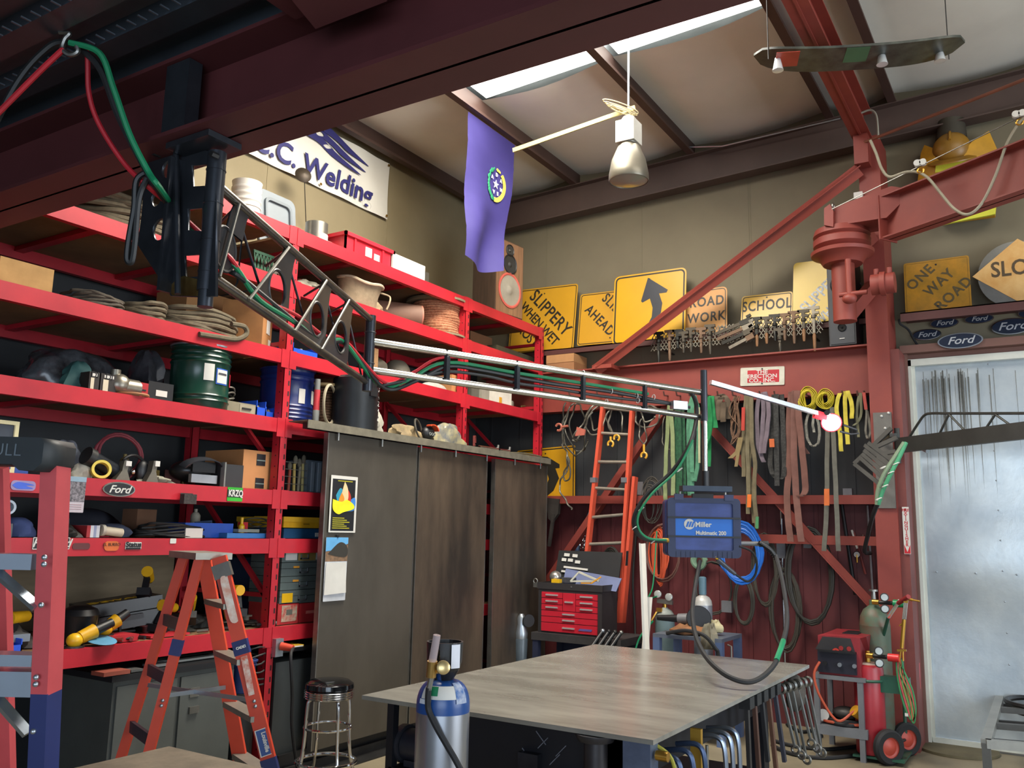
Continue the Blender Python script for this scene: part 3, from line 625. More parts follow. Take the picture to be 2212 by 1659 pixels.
b=MB(); p=at(1835,640,y=7.45); b.cyl(p,p+V((0,0,.32)),.025); b.sph(p+V((0,0,-.02)),(.06,.05,.045)); b.cyl(p+V((-.08,0,.02)),p+V((.14,0,.02)),.02); b.build('hand_winch',REDP,jc,True)
b=MB().bar((PX,PYY+.05,3.55),(-1.27,8.0,3.9),.1,.1); b.bar((PX,PYY+.05,4.05),(-1.27,8.0,4.35),.1,.1); b.build('standoff_arm',REDP,jc,True,False)
b=MB(); p=V((-1.30,7.98,5.15)); b.bb((-1.36,7.86,5.0),(-1.24,8.0,5.28)); b.build('tie_bracket',REDP,jc,True,False)
MB().cyl((-1.30,7.9,5.2),at(2230,165,d=6.2),.014,n=8).build('tie_rod',mat('8a5a48',0.5,0.3,0.1),jc,True)
fe=thing('cable_festoon','grey power cable looped from trolleys on a wire above the jib','cable',at(1860,345,y=7.4))
tw=lambda px,py: at(px,py,d=dlerp(px,1790,7.2,2212,6.2))
MB().cyl(tw(1797,452),tw(2230,240),.004,n=5).build('wire_rope',STEEL,fe,True)
MB().tube(wave([tw(x,y) for x,y in ((1880,303),(1892,330),(1905,365),(1922,382),(1955,372),(1982,372),(2005,385),(2030,415),(2060,450),(2090,463),(2120,440),(2150,380),(2175,310),(2205,262),(2230,245))]),.011).build('looped_cable',mat('8d8672',0.55),fe,True)
for px,py in ((1988,360),(2202,255)):
    p=tw(px,py); b=MB().box(p+V((0,0,.03)),(.07,.02,.05)); b.cyl(p+V((-.02,-.02,.03)),p+V((-.02,.02,.03)),.025); b.cyl(p+V((.02,-.02,.03)),p+V((.02,.02,.03)),.025); b.build('trolley',WHT,fe,True)
    MB().tor(p+V((0,0,-.03)),(0,1,0),.022,.006,14,5).build('clip',BRASS,fe,True)
tag(MB().bb(at(1845,408,y=7.98)-V((0,.04,.05)),at(1865,430,y=7.98)+V((0,0,0))).build('junction_box',WHT,None,False,False),'small white junction box left of the column','box')
MB().tor(at(1800,447,y=7.4),(1,0,0),.03,.008,14,5).build('eye_bolt',STEEL,jc,True)
# firefighter style yellow coat with helmet hung high on the wall
ct=thing('yellow_work_coat','stained yellow rubber coat hanging high on the back wall','coat',at(2070,470,y=8.4))
CY_=mat('b8861c',0.6,0,0.15,6,0.1)
pts=pix([(1985,405),(1992,340),(2000,322),(2012,342),(2040,318),(2085,312),(2120,322),(2138,292),(2155,330),(2158,400),(2150,470),(2030,486),(2000,430)],y=8.42)
b=MB(); fr=[p+V((0,-.10,0)) for p in pts]; cx=sum(fr,V())/len(fr); ring=[cx+(p-cx)*.55+V((0,-.12,0)) for p in fr]
n=len(pts); b.add(pts+fr+ring+[cx+V((0,-.13,0))],[[i,(i+1)%n,n+(i+1)%n,n+i] for i in range(n)]+[[n+i,n+(i+1)%n,2*n+(i+1)%n,2*n+i] for i in range(n)]+[[2*n+i,2*n+(i+1)%n,3*n] for i in range(n)])
b.build('coat_body',CY_,ct,True)
LY=mat('c9c93a',0.55,0,0.08)
MB().prism(pix([(2030,486),(2150,462),(2152,440),(2040,468)],y=8.29),(0,.03,0)).build('hem_band',LY,ct,True,False)
MB().prism(pix([(2022,352),(2120,345),(2122,358),(2020,372)],y=8.17),(0,.02,0)).build('chest_band',LY,ct,True,False)
he=thing('fire_helmet','brown dome helmet with brim hung above the yellow coat','helmet',at(2055,330,y=8.3))
c=at(2055,322,y=8.24); HM_=mat('8a6420',0.4,0,0.15,7)
MB().sph(c,(.155,.12,.15),22,12).build('dome',HM_,he,True); MB(frz(c+V((0,-.02,-.09)),(0,-.5,1))).lathe([(.14,0),(.20,-.02),(.2,-.03),(.14,-.015)],n=26).build('brim',HM_,he,True)
b=MB(); b.tube([c+V((0,-.12*math.sin(a)-.01,.15*math.cos(a))) for a in [k*.2-.3 for k in range(9)]],.012); b.build('ridge',HM_,he,True)
MB().cyl(at(2055,262,y=8.38),at(2055,302,y=8.38),.11,.13,n=20).build('dark_collar',mat('3a352a',0.7),he,True)
# ================================================================= SIGNS on the ledge
def board(name,lab,cat,tl,tr,bl,y,face,rad=.04,border=None,ins=.02,bw=.016,group=None,th=.004,lean=.06):
    TL,TR,BL=at(*tl,y=y),at(*tr,y=y),at(*bl,y=y-lean); x=(TR-TL).normalized(); up=(TL-BL); w=(TR-TL).length; h=up.length; n=x.cross(up).normalized(); u=n.cross(x)
    o=(TR+BL)/2; M=Matrix((x,u,n)).transposed().to_4x4(); M.translation=o
    t=thing(name,lab,cat,M=M,group=group)
    plate('panel',face,t,I4,[rrect(-w/2,-h/2,w/2,h/2,rad)],th)
    if border: plate('border',border,t,Matrix.Translation((0,0,th/2+.0008)),[rrect(-w/2+ins,-h/2+ins,w/2-ins,h/2-ins,rad*.8),rrect(-w/2+ins+bw,-h/2+ins+bw,w/2-ins-bw,h/2-ins-bw,rad*.6)[::-1]],.001)
    b=MB()
    for s in (-1,1): b.lathe([(.008,0),(.008,.004)],Matrix.Translation((0,s*h*.4,th/2)),10)
    b.build('bolt',BLK,t)
    return t,w,h
def lets(t,s,size,x,y,ang=0,mt=None,sx=.85,bold=.003,line=1.0,sp=1.0): return text('lettering',s,size,mt or SBLK,t,Matrix.Translation((x,y,.0035))@Matrix.Rotation(math.radians(ang),4,'Z'),.001,False,bold,sx,0,sp,line)
SBLK=mat('1d1a12',0.5); SY=mat('b9891c',0.4,0,0.05,3); SY2=mat('c4950f',0.32,0,0.04,3); SY3=mat('c2981c',0.35,0,0.06,3); SOR=mat('b8803f',0.5,0,0.1,3,h2='c49252'); SYO=mat('b07c18',0.5,0,0.15,8,h2='8f6a1a')
t,w,h=board('road_sign','yellow road sign lettered slippery when wet or frosty, behind the shelf end','sign',(1106,629),(1245,613),(1101,765),8.36,SY,.03,SBLK,.014,.008)
lets(t,'SLIPPERY',.205,.09,.07,-45,sp=1.05); lets(t,'WHEN WET',.15,-.04,-.05,-45); lets(t,'OR',.085,-.11,-.12,-45); lets(t,'FROSTY',.16,-.17,-.19,-45)
t,w,h=board('road_sign','worn yellow road sign lettered ahead, half hidden behind the curve arrow sign','sign',(1252,637),(1395,620),(1249,747),8.37,SY,.03,SBLK,.012,.008)
lets(t,'SLIDE',.15,.02,.12,-45,sp=1.15); lets(t,'AHEAD',.15,-.14,-.03,-45,sp=1.15)
t,w,h=board('road_sign','large yellow road sign with a black curving arrow','sign',(1326,599),(1481,577),(1324,748),8.30,SY2,.06,SBLK,.016,.016)
def onb(t,L):
    Mi=t.matrix_basis.inverted(); n=t.matrix_basis.to_3x3().col[2]; o=t.matrix_basis.translation; out=[]
    for px,py in L:
        v=at(px,py,d=1.0)-CO; k=(o-CO).dot(n)/v.dot(n); q=Mi@(CO+v*k); out.append((q.x,q.y))
    return out
plate('arrow',mat('22262e',0.4),t,Matrix.Translation((0,0,.0035)),[onb(t,[(1400,600),(1443,626),(1440,632),(1424,634),(1431,655),(1428,675),(1412,705),(1400,728),(1385,732),(1392,715),(1408,685),(1410,665),(1404,645),(1388,654),(1385,651)])],.001)
t,w,h=board('road_sign','faded orange road sign lettered road work ahead','sign',(1474,632),(1570,618),(1474,742),8.37,SOR,.05,SBLK,.014,.008)
lets(t,'ROAD\nWORK\nAHEAD',.14,.02,-.03,-1,sp=1.15,line=1.2)
t,w,h=board('road_sign','small yellow road sign lettered school beside the wrench rack','sign',(1602,641),(1712,629),(1600,714),8.36,SY3,.03,SBLK,.012,.008); lets(t,'SCHOOL',.15,.0,.06,0,sx=.75,sp=1.1)
t,w,h=board('road_sign','bright yellow road sign with slanted silver letters behind the black speaker','sign',(1712,569),(1850,553),(1714,712),8.34,mat('c4a422',0.35,0,0.04,3),.04)
lets(t,'SLIPPERY',.15,-.02,.02,45,mt=mat('34373c',0.35,0.3,0.4,20,h2='7d8082')); lets(t,'WHEN WET',.12,.13,-.10,45,mt=mat('34373c',0.35,0.3,0.4,20,h2='7d8082'))
t,w,h=board('road_sign','grimy yellow road sign lettered one way road, right of the column','sign',(1953,570),(2094,551),(1955,680),8.38,SYO,.02,mat('7d5c18',0.6),.012,.004)
lm=mat('51452a',0.6,0,0.2,20); lets(t,'ONE',.13,-.13,.09,42,lm,.9,.003,1,1.15); lets(t,'WAY',.13,.02,.02,42,lm,.9,.003,1,1.1); lets(t,'ROAD',.13,.13,-.10,42,lm,.9,.003,1,1.15)
sl=thing('slow_sign','round metal sign with a tan diamond lettered slow','sign',M=Matrix(((1,0,0,at(2195,592,y=8.36).x),(0,0,-1,8.36),(0,1,0,at(2195,592,y=8.36).z),(0,0,0,1))))
MB().lathe([(.29,0),(.29,.005)],n=40).build('disc',mat('8e8f8a',0.3,0.8,0.1),sl); dm=.36
plate('diamond',mat('c8924a',0.5,0,0.12,4,h2='d9b070'),sl,Matrix.Translation((.03,.02,.0075)),[[(-dm,0),(0,-dm*.8),(dm,0),(0,dm*.8)]],.003)
lets(sl,'SLOW',.19,.04,.05,0,mat('4f3f28',0.6),.85).location.z+=.008
t,w,h=board('warning_sign','yellow arrow road sign leaning low behind the rack end','sign',(1100,979),(1224,967),(1132,1090),8.40,mat('b8860f',0.45,0,0.05),.02,SBLK,.014,.012)
plate('arrow',SBLK,t,Matrix.Translation((0,0,.0035)),[onb(t,[(1150,985),(1183,987),(1209,1003),(1209,1011),(1200,1012),(1208,1033),(1196,1060),(1183,1071),(1165,1075),(1180,1050),(1186,1035),(1180,1012),(1165,1005)])],.001)
# hifi speakers
def speaker(name,lab,M,w,h,d,body,front,cones,extra=None):
    t=thing(name,lab,'speaker',M=M)
    MB().bb((-w/2,0,0),(w/2,d,h)).build('cabinet',body,t,False,False)
    MB().bb((-w/2+.012,-.006,.012),(w/2-.012,.004,h-.012)).build('baffle',front,t,False,False)
    for x,z,r,rim,cone in cones:
        F=Matrix.Translation((x,-.006,z))@Matrix.Rotation(PI/2,4,'X')
        c=MB(F).lathe([(r*1.06,0),(r*1.06,.008),(r*.97,.012),(r*.9,.006)],n=30,cap=False).build('surround',rim,t)
        MB(F).lathe([(r*.92,.005),(r*.3,-.0),(r*.26,.004),(r*.12,.014),(.001,.016)],n=30,cap=False).build('cone',cone,c)
    return t
FLp,FRp=at(1068,672,z=3.892),at(1128,692,z=3.892); dv=FRp-FLp; wv=dv.length
speaker('wooden_speaker','wood-veneer loudspeaker with coral rimmed woofer on the shelf end',RZ((FLp+FRp)/2,math.atan2(dv.y,dv.x)),wv,.80,.30,mat('4d3a2c',0.6,0,0.2,5,st=(6,6,.6)),mat('7d5c42',0.55,0,0.22,5,st=(7,7,.5)),[(0,.27,wv*.38,mat('b8564a',0.5),mat('8d8678',0.5)),(0,.55,wv*.22,BLK,mat('2a2926',0.6)),(-.01,.70,wv*.13,BLK,mat('33312d',0.5))])
c=at(1822,745,y=8.12)
ts=speaker('black_speaker','tall black loudspeaker with round port standing beside the wrench rack',RZ((c.x,8.10,3.41),-.06),.235,.80,.26,mat('2b2d31',0.5),mat('33363b',0.5),[(0,.56,.085,mat('1d1e21',0.5),mat('4b4d50',0.5)),(0,.16,.035,BLK,mat('050505',0.8))])
MB().bb((-.05,-.012,.68),(.05,-.005,.73)).build('horn',BLK,ts,False,False); MB().bb((-.025,-.012,.055),(.02,-.005,.062)).build('nameplate',WHT,ts,False,False)
# wrench rack: expanded metal strip with old wrenches hooked on it
wr=thing('wrench_rack','strip of expanded metal on the wall holding old wrenches','rack',at(1590,720,y=8.15)); b=MB()
L0,L1=at(1408,760,y=8.15),at(1775,735,y=8.15); U0=at(1408,728,y=8.15)
nx=46;dx=(L1.x-L0.x)/nx;hz=.028
for j in range(7):
    for i in range(nx):
        x=L0.x+i*dx+(dx/2 if j%2 else 0); z=L0.z+.0+ j*hz
        if x>-2.35 : z+=.02
        b.bar((x,8.13,z),(x+dx/2,8.13,z+hz),.006,.006); b.bar((x+dx/2,8.13,z+hz),(x+dx,8.13,z),.006,.006)
b.build('mesh_panel',mat('7d796c',0.5,0.6,0.2),wr,True,False)
for x in (L0.x+.1,L1.x-.1): MB().bb((x-.01,8.13,L0.z+.02),(x+.01,8.5,L0.z+.032)).build('stud',DKST,wr,True,False)
WM=[mat('4a443a',0.5,0.6,0.2),mat('6a5340',0.6,0.4,0.2),mat('34332f',0.45,0.7,0.2),mat('7a7468',0.4,0.7,0.2)]; HW=mat('7d5836',0.6,0,0.15)
def wrench(px,y0,y1,k,ang=0,wood=False,lab=''):
    p=at(px,y0,y=8.10); L=(p-at(px,y1,y=8.10)).length; mt=WM[k%4]
    t=thing('old_wrench',lab,'wrench',M=Matrix.Translation(p)@Matrix.Rotation(ang,4,'Y'),group='old wrenches on the mesh strip')
    hd=MB().prism([(-.055,0,0),(.05,0,-.004),(.052,0,-.03),(.012,0,-.032),(.012,0,-.05),(.045,0,-.052),(.045,0,-.072),(-.015,0,-.075),(-.02,0,-.03),(-.055,0,-.022)],(0,.022,0)).build('jaw',mt,t,False,False)
    MB().bb((-.016,.002,-L*.6),(.008,.02,-.03)).cyl((-.004,.011,-.085),(-.004,.011,-.11),.022,n=10).build('shank',mt,t,False)
    MB().lathe([(.008,-L*.6),(.016,-L*.66),(.014,-L*.9),(.010,-L)],Matrix.Translation((-.004,.011,0)),10).build('handle',HW if wood else mt,t)
ws=[(1422,716,783,2,0),(1446,712,779,1,0),(1463,711,752,2,0),(1476,715,762,0,0),(1492,707,760,0,0),(1514,707,762,1,0),(1533,700,765,0,0),(1634,684,748,2,1),(1655,683,742,0,1),(1673,678,736,2,0),(1684,708,760,0,0),(1694,676,735,1,0),(1714,671,742,1,0),(1735,668,737,0,1),(1757,661,758,3,1)]
dark=['dark','brown','rusty','grey']
for i,(px,a0,a1,k,wd) in enumerate(ws): wrench(px,a0,a1,k,0,wd,('%s old %s on the mesh strip, %s from the curve arrow sign'%(dark[k],'wooden-handled wrench' if wd else 'iron wrench',['first','second','third','fourth','fifth','sixth','seventh','eighth','ninth','tenth','eleventh','twelfth','thirteenth','fourteenth','fifteenth'][i])))
for i,(x0,y0_,x1,y1_) in enumerate(((1622,690,1545,722),(1628,700,1550,733),(1626,712,1560,742),(1628,724,1575,752))):
    a,c=at(x0,y0_,y=8.08),at(x1,y1_,y=8.08); t=thing('pipe_wrench','old pipe wrench lying slanted on the mesh strip, %s of four'%['topmost','second','third','lowest'][i],'wrench',a,group='slanted pipe wrenches')
    MB().bar(c,a.lerp(c,.3),.03,.018,(0,1,0)).build('handle',WM[i%4],t,True,False); MB().bar(a.lerp(c,.3),a,.05,.025,(0,1,0)).bar(a.lerp(c,.12)+V((0,0,.04)),a+V((0,0,.045)),.025,.025,(0,1,0)).build('jaw',WM[(i+2)%4],t,True,False)
# oval car badges under the right ledge
def badge(px,py,rx,ry,y,nm,lab,face='1e2638'):
    c=at(px,py,y=y); s=8.35/FPX; rx*=s; ry*=s*1.02
    t=thing('oval_badge',lab,'badge',M=Matrix(((1,0,0,c.x),(0,0,-1,c.y),(0,1,0,c.z),(0,0,0,1))),group=nm)
    plate('rim',CHR,t,I4,[circ(0,0,rx,36,ry)],.014); plate('face',mat(face,0.25),t,Matrix.Translation((0,0,.008)),[circ(0,0,rx*.93,36,ry*.88)],.002)
    text('lettering','Ford',ry*1.35,mat('d5d7da',0.25,0.6),t,Matrix.Translation((0,-.0,.0105)),.002,False,.001,1.15,.35)
for px,py,rx,ry,l in ((2002,723,27,11,'lower small oval blue badge nearest the column'),(2040,698,26,10,'upper small oval blue badge nearest the column'),(2115,689,26,9,'small oval blue badge in the middle of the upper row'),(2074,736,40,15,'large oval blue badge just above the door header'),(2186,705,36,16,'large shiny oval badge toward the right end of the wall strip'),(2232,676,26,10,'oval badge cut by the right edge of the view')): badge(px,py,rx,ry,8.485 if ry<15 or px>2100 else 8.30,'car badges above the sliding door',l)
t,w,h=board('name_plate','white framed red plate with builder name on the red spandrel','plate',(1599,795),(1694,791),(1600,834),8.192,mat('b8b5a5',0.5,0,0.1,9),.01,lean=0)
plate('red_field',mat('a8212b',0.45),t,Matrix.Translation((.01,0,.003)),[rrect(-w*.36,-h*.34,w*.36,h*.34,.005)],.001)
text('lettering','THE\nERECTION\nCO., INC.',.05,WHT,t,Matrix.Translation((.0,.0,.0045)),.001,False,.001,1.2,0,1,.8)
# ================================================================= SLINGS, ROPES AND COILS on the back wall
SY_=8.10
hk=thing('sling_rail','row of steel hooks under the red spandrel holding the slings','hook rail',at(1600,850,y=8.17))
for px in (1240,1300,1345,1385,1443,1470,1497,1535,1558,1590,1615,1648,1680,1722,1748,1783,1825,1857,1872):
    c=at(px,855,y=8.2); MB().tube([c,c+V((0,-.10,-.01)),c+V((0,-.12,.03))],.008,6).build('hook',mat('5a3a33',0.6),hk,True)
    c2=c
def slings(nm,lab,cat,mt,lines,w,y=SY_,th=.012,extra=()):
    t=thing(nm,lab,cat,at(*lines[0][0],y=y)); k=8.3/FPX
    for i,L in enumerate(lines):
        P=[p+V((0,-.02*(i%3)+.006*math.sin(j*1.7+i),0)) for j,p in enumerate(wave(pix(L,y=y),5))]
        MB().strap(P,w*k,th,(1,.25*math.sin(i*2),0)).build('strap',mt,t,True)
    for L,wd,m2 in extra: MB().strap(pix(L,y=y-.055),wd*k,.012,(1,0,0)).build('sleeve',m2,t,True,False)
    return t
def loop(cx,top,bot,w,k=3): return [(cx-w/2,bot),(cx-w/2,(top+bot)/2),(cx-w*.35,top+6),(cx,top),(cx+w*.35,top+6),(cx+w/2,(top+bot)/2),(cx+w/2,bot)]
slings('web_sling','pale yellow-green web sling hanging lowest of the green group','sling',mat('78835a',0.85,0,0.12,18),[[(1446,868),(1441,950),(1437,1040),(1438,1080)],[(1450,868),(1455,960),(1456,1070)]],9)
slings('round_sling','dark green round sling bundle with many strands','sling',mat('2a5b3c',0.9,0,0.3,30,h2='1a3d2a'),[[(1462,868),(1460,960),(1463,1065)],[(1466,866),(1467,950),(1468,1070)],[(1470,866),(1473,960),(1474,1068)],[(1474,868),(1478,960),(1480,1066)]],7)
slings('round_sling','mint green sling with cream edge hanging by the boom post','sling',mat('4a7d62',0.9,0,0.2,22),[[(1495,858),(1488,900),(1488,1000),(1490,1070)],[(1498,856),(1496,930),(1497,1068)],[(1503,856),(1512,900),(1510,1000),(1503,1040),(1499,1020)]],9,extra=(([(1510,880),(1511,1000)],4,mat('a5a582',0.9)),))
slings('round_sling','bright green sling bundle right of the boom post','sling',mat('116e3a',0.85,0,0.2,18),[[(1532,856),(1531,900),(1530,1008)],[(1538,856),(1541,890),(1547,925)],[(1533,860),(1537,920),(1528,960)]],12)
slings('brown_sling','short brown leather-like sling wrapped over its hook','sling',mat('56493a',0.9,0,0.2,12),[[(1548,905),(1544,870),(1556,852),(1572,866),(1573,905)],[(1556,908),(1554,875),(1560,858)],[(1565,912),(1566,870)]],12)
t=thing('rope_bundle','tangled thin brown rope bundle with tan cloth tail','rope',at(1590,860,y=SY_))
for i in range(8):
    b=MB().tube(wave(pix([(1592+RN(-8,6),856),(1586+RN(-12,8),890),(1592+RN(-14,10),925),(1580+RN(-2,14),955+RN(-8,6)),(1598+RN(-4,4),930),(1592,870)],y=SY_-.02*RN(-1,1)),5),.006,5); b.build('strand',mat('6a4f3c',0.9,0,0.3,40),t,True)
MB().strap(pix([(1600,945),(1594,975),(1578,990)],y=SY_-.03),.05,.012,(1,0,0)).strap(pix([(1596,970),(1590,1008)],y=SY_-.035),.03,.012,(1,0,0)).build('tail',mat('7d6c48',0.85),t,True)
slings('web_sling','long olive web sling with red sleeve and orange tag','sling',mat('685f48',0.9,0,0.15,16),[[(1612,852),(1606,950),(1607,1030)],[(1618,852),(1616,960),(1618,1040),(1617,1110)],[(1626,852),(1627,950),(1634,1000),(1632,1060),(1638,1140)],[(1622,855),(1624,940),(1618,1010),(1624,1080),(1630,1130)]],8.5,extra=(([(1606,880),(1605,930)],7,mat('a83326',0.7)),([(1619,1068),(1618,1096)],8,mat('d2681d',0.7)),([(1636,1116),(1635,1142)],6,mat('3f7a50',0.7))))
slings('web_sling','mauve grey web sling draped in loose loops','sling',mat('6a5e66',0.9,0,0.12,16),[[(1645,850),(1636,880),(1638,960),(1650,998)],[(1650,848),(1650,900),(1645,980)],[(1655,848),(1663,880),(1660,930),(1652,980)]],9)
slings('woven_sling','black braided sling with small orange tag','sling',mat('343331',0.95,0,0.4,45,0.4),[[(1672,852),(1668,920),(1664,1000),(1672,1028),(1684,1034),(1694,1020),(1692,930),(1688,852)],[(1678,852),(1678,940),(1680,1050)]],10,extra=(([(1667,948),(1668,966)],10,mat('b85a2a',0.7)),))
slings('round_sling','long dusty pink sling hanging from the spandrel','sling',mat('6d4a41',0.9,0,0.12,14),[[(1710,846),(1705,900),(1706,990),(1700,1080),(1708,1170)],[(1718,844),(1716,960),(1722,1080),(1732,1170)],[(1724,846),(1728,900),(1738,1000),(1742,1060),(1730,1072)],[(1714,850),(1722,940),(1742,980)]],13)
for cx,cy,rx,ry,l in ((1746,862,19,26,'bright yellow flat strap roll, the larger one'),(1783,862,17,21,'bright yellow flat strap roll with open centre, the smaller one')):
    c=at(cx,cy,y=8.08); k=8.25/FPX; b=MB()
    for j in range(5):
        P=[c+V(((rx-2.6*j)*k*math.cos(a)+.004*math.sin(3*a+j),-.015*math.sin(a*2+j),(ry-2.6*j)*k*math.sin(a))) for a in [2*PI*i/26 for i in range(27)]]; b.strap(P,.045,.006,(0,1,.15*math.sin(j)))
    tag(b.build('strap_roll',mat('b8a61e',0.7,0,0.12,9)),l,'strap roll')
slings('rope_loop','grey rope hanging in a loop under the large strap roll','rope',mat('77746a',0.95,0,0.3,40),[[(1752,885),(1742,910),(1744,945),(1755,963),(1768,955),(1770,925),(1764,900)],[(1760,888),(1757,915),(1760,935)]],5,th=.02)
slings('web_sling','pair of long grey web straps with orange sleeve','sling',mat('5c5a51',0.9,0,0.12,16),[[(1790,880),(1787,970),(1786,1090),(1780,1190)],[(1798,880),(1803,980),(1808,1090),(1812,1190)]],9,extra=(([(1786,1056),(1786,1092)],10,mat('c0602a',0.75)),))
slings('ratchet_strap','yellow and olive tie-down straps on one hook','strap',mat('b8a83a',0.85,0,0.15,14),[[(1826,845),(1826,890),(1832,960)],[(1815,850),(1808,880),(1815,930),(1818,975)],[(1833,846),(1842,875),(1842,905)]],8)
slings('thin_strap','thin olive straps near the column','strap',mat('6a6850',0.9,0,0.15),[[(1857,848),(1851,890),(1855,945)],[(1860,850),(1860,900),(1845,920)]],5)
slings('cable_loop','red topped grey cable loop beside the column','loop',mat('6d6a60',0.8),[[(1866,846),(1872,890),(1870,930),(1875,948),(1880,930),(1874,888)]],4,extra=(([(1866,848),(1871,885)],6,mat('9a3a30',0.7)),))
# wire rope slings at the left
WRP=mat('6e6b60',0.5,0.5,0.3,60); WRD=mat('46443c',0.5,0.5,0.3,60)
def wire(lab,pts,r=.009,mt=WRP,y=8.12,nm='wire_rope_sling'): return tag(MB().tube([p+V((0,-.02*math.sin(i*.7),0)) for i,p in enumerate(wave(pix(pts,y=y),7))],r,6).build(nm,mt),lab,'wire rope')
wire('coiled wire rope making the wide left loop under the spandrel',[(1240,872),(1222,895),(1215,930),(1225,965),(1245,985),(1262,960),(1265,915),(1255,880),(1245,874),(1232,905),(1235,945),(1252,950)],mt=WRD)
wire('long wire rope hanging down across the yellow arrow sign',[(1236,874),(1222,905),(1215,950),(1217,965),(1226,985),(1222,1020),(1208,1045),(1215,1070),(1228,1090),(1235,1100)])
tag(MB().tube(wave(pix([(1226,985),(1230,1000),(1218,1020),(1220,1038),(1230,1034),(1232,1015),(1226,990)],y=8.09),6),.008,6).build('wire_rope_eye',WRD),'small wire rope eye in front of the yellow arrow sign','wire rope')
wire('wire rope coil hanging behind the left rail of the orange ladder',[(1285,876),(1268,890),(1266,925),(1282,940),(1302,925),(1305,890),(1292,876),(1276,900),(1284,930),(1298,915)],y=8.16)
wire('diagonal wire rope eye left of the orange ladder',[(1282,876),(1258,915),(1238,945),(1240,952),(1248,950),(1266,915),(1278,890)],y=8.10)
wire('wire rope coil between the rails of the orange ladder',[(1330,876),(1316,900),(1318,930),(1332,945),(1345,925),(1340,890),(1325,878),(1310,905),(1325,935)],y=8.16)
wire('wire rope coil right of the orange ladder',[(1380,878),(1372,900),(1382,920),(1405,922),(1425,905),(1420,884),(1400,876),(1385,890),(1395,912),(1415,900)],y=8.14)
wire('thin wire rope eye hanging right of the ladder with a yellow hook',[(1386,905),(1380,930),(1386,955),(1392,960),(1396,935),(1388,908)],r=.007)
wire('wire rope hanging from the boom tip toward the green slings',[(1436,900),(1430,940),(1436,965),(1448,972),(1450,985)],r=.006)
wire('dark wire rope loops low beside the yellow arrow sign',[(1222,870),(1216,910),(1235,960),(1248,975),(1265,968),(1268,950)],mt=WRD,y=8.16)
for px,y0_,y1_,l in ((1319,943,965,'yellow lifting hook hanging between the ladder rails, left one'),(1332,938,952,'yellow lifting hook hanging between the ladder rails, right one'),(1391,960,990,'yellow lifting hook right of the ladder')):
    c=at(px,y1_-6,y=8.08); t=thing('lifting_hook',l,'hook',c)
    MB().tor(c,(0,1,0),.03,.011,20,6,(-.6,4.2)).build('hook',mat('c9962a',0.45),t,True); MB().cyl(c+V((0,0,.03)),at(px,y0_,y=8.08),.012).build('shank',mat('c9962a',0.45),t,True)
c=at(1207,923,y=8.05); t=thing('lifting_hook','pink painted crane hook near the rack end post','hook',c)
MB().tor(c,(0,1,0),.035,.013,20,6,(.3,5.2)).build('hook',mat('a05a48',0.5),t,True); MB().cyl(c+V((.03,0,0)),c+V((.11,0,.01)),.013).build('shank',mat('a05a48',0.5),t,True)
tag(MB().prism(pix([(1246,922),(1264,928),(1262,940),(1242,942)],y=8.08),(0,.02,0)).build('pink_tag',mat('a85848',0.7),None,False,False),'pink cloth tag on the wire ropes left of the ladder','tag')
# coils and tools on the dark red lower wall
def coil(lab,px,py,rx,ry,n,r,mt,y=8.36,j=.02,nm='hose_coil',cat='hose coil',th=.012,tilt=0.0):
    c=at(px,py,y=y); k=8.4/FPX; M=Matrix(((1,0,0,c.x),(0,0,-1,c.y),(0,1,0,c.z),(0,0,0,1)))@Matrix.Rotation(tilt,4,'X')
    return tag(MB().tube(coilpath(M,rx*k,n,j,ry*k,20,th,PI/2),r,6).build(nm,mt),lab,cat)
coil('bright blue air hose coil hanging behind the welder case',1600,1194,46,58,13,.011,mat('1a5cb0',0.45),8.2,.045,th=.010)
coil('orange extension cord coil hanging left of the welder case',1424,1200,15,58,13,.009,mat('b84a28',0.6),8.34,.05,nm='cord_coil',cat='cord')
coil('brown cable loop hanging around the orange cord',1432,1195,38,62,2,.009,mat('5a3a32',0.6),8.32,.03,nm='cable_coil',cat='cable')
coil('large black rubber hose coil looping over a grey hook',1748,1242,46,92,4,.013,mat('26241f',0.6),8.34,.03)
coil('dark hose coil directly under the blue hose',1606,1298,20,46,10,.009,mat('38352d',0.7),8.36,.018)
coil('olive hose coil between the blue hose and the black one',1652,1232,24,72,9,.009,mat('3d382e',0.7),8.36,.02)
coil('long cable coil hanging behind the two steel rods',1695,1318,28,78,10,.009,mat('38342c',0.7),8.36,.03,nm='cable_coil',cat='cable')
coil('thin cable loop low on the red wall beside the table',1730,1490,22,24,2,.006,mat('3a2a26',0.7),8.42,.01,nm='cable_coil',cat='cable')
coil('grey wire tangle hanging right of the orange ladder',1405,1085,18,45,7,.005,mat('57534a',0.6),8.38,.05,nm='wire_tangle',cat='wire')
coil('dark cable tangle hanging below the ladder rungs',1318,1225,24,40,6,.010,mat('25241f',0.6),8.36,.03,nm='cable_coil',cat='cable')
coil('thin grey cable hanging by the wall switch box',1540,1270,40,55,2,.008,mat('38362f',0.7),8.40,.02,nm='cable_coil',cat='cable')
wire('dark cable hanging straight down right of the orange ladder',[(1370,1050),(1372,1150),(1368,1300),(1375,1400)],.012,mat('2a2b28',0.7),8.44,'hanging_cable')
wire('black air line hanging from the case toward the wall',[(1510,1215),(1512,1300),(1505,1360),(1512,1400)],.012,mat('1d1d1d',0.7),8.44,'hanging_cable')
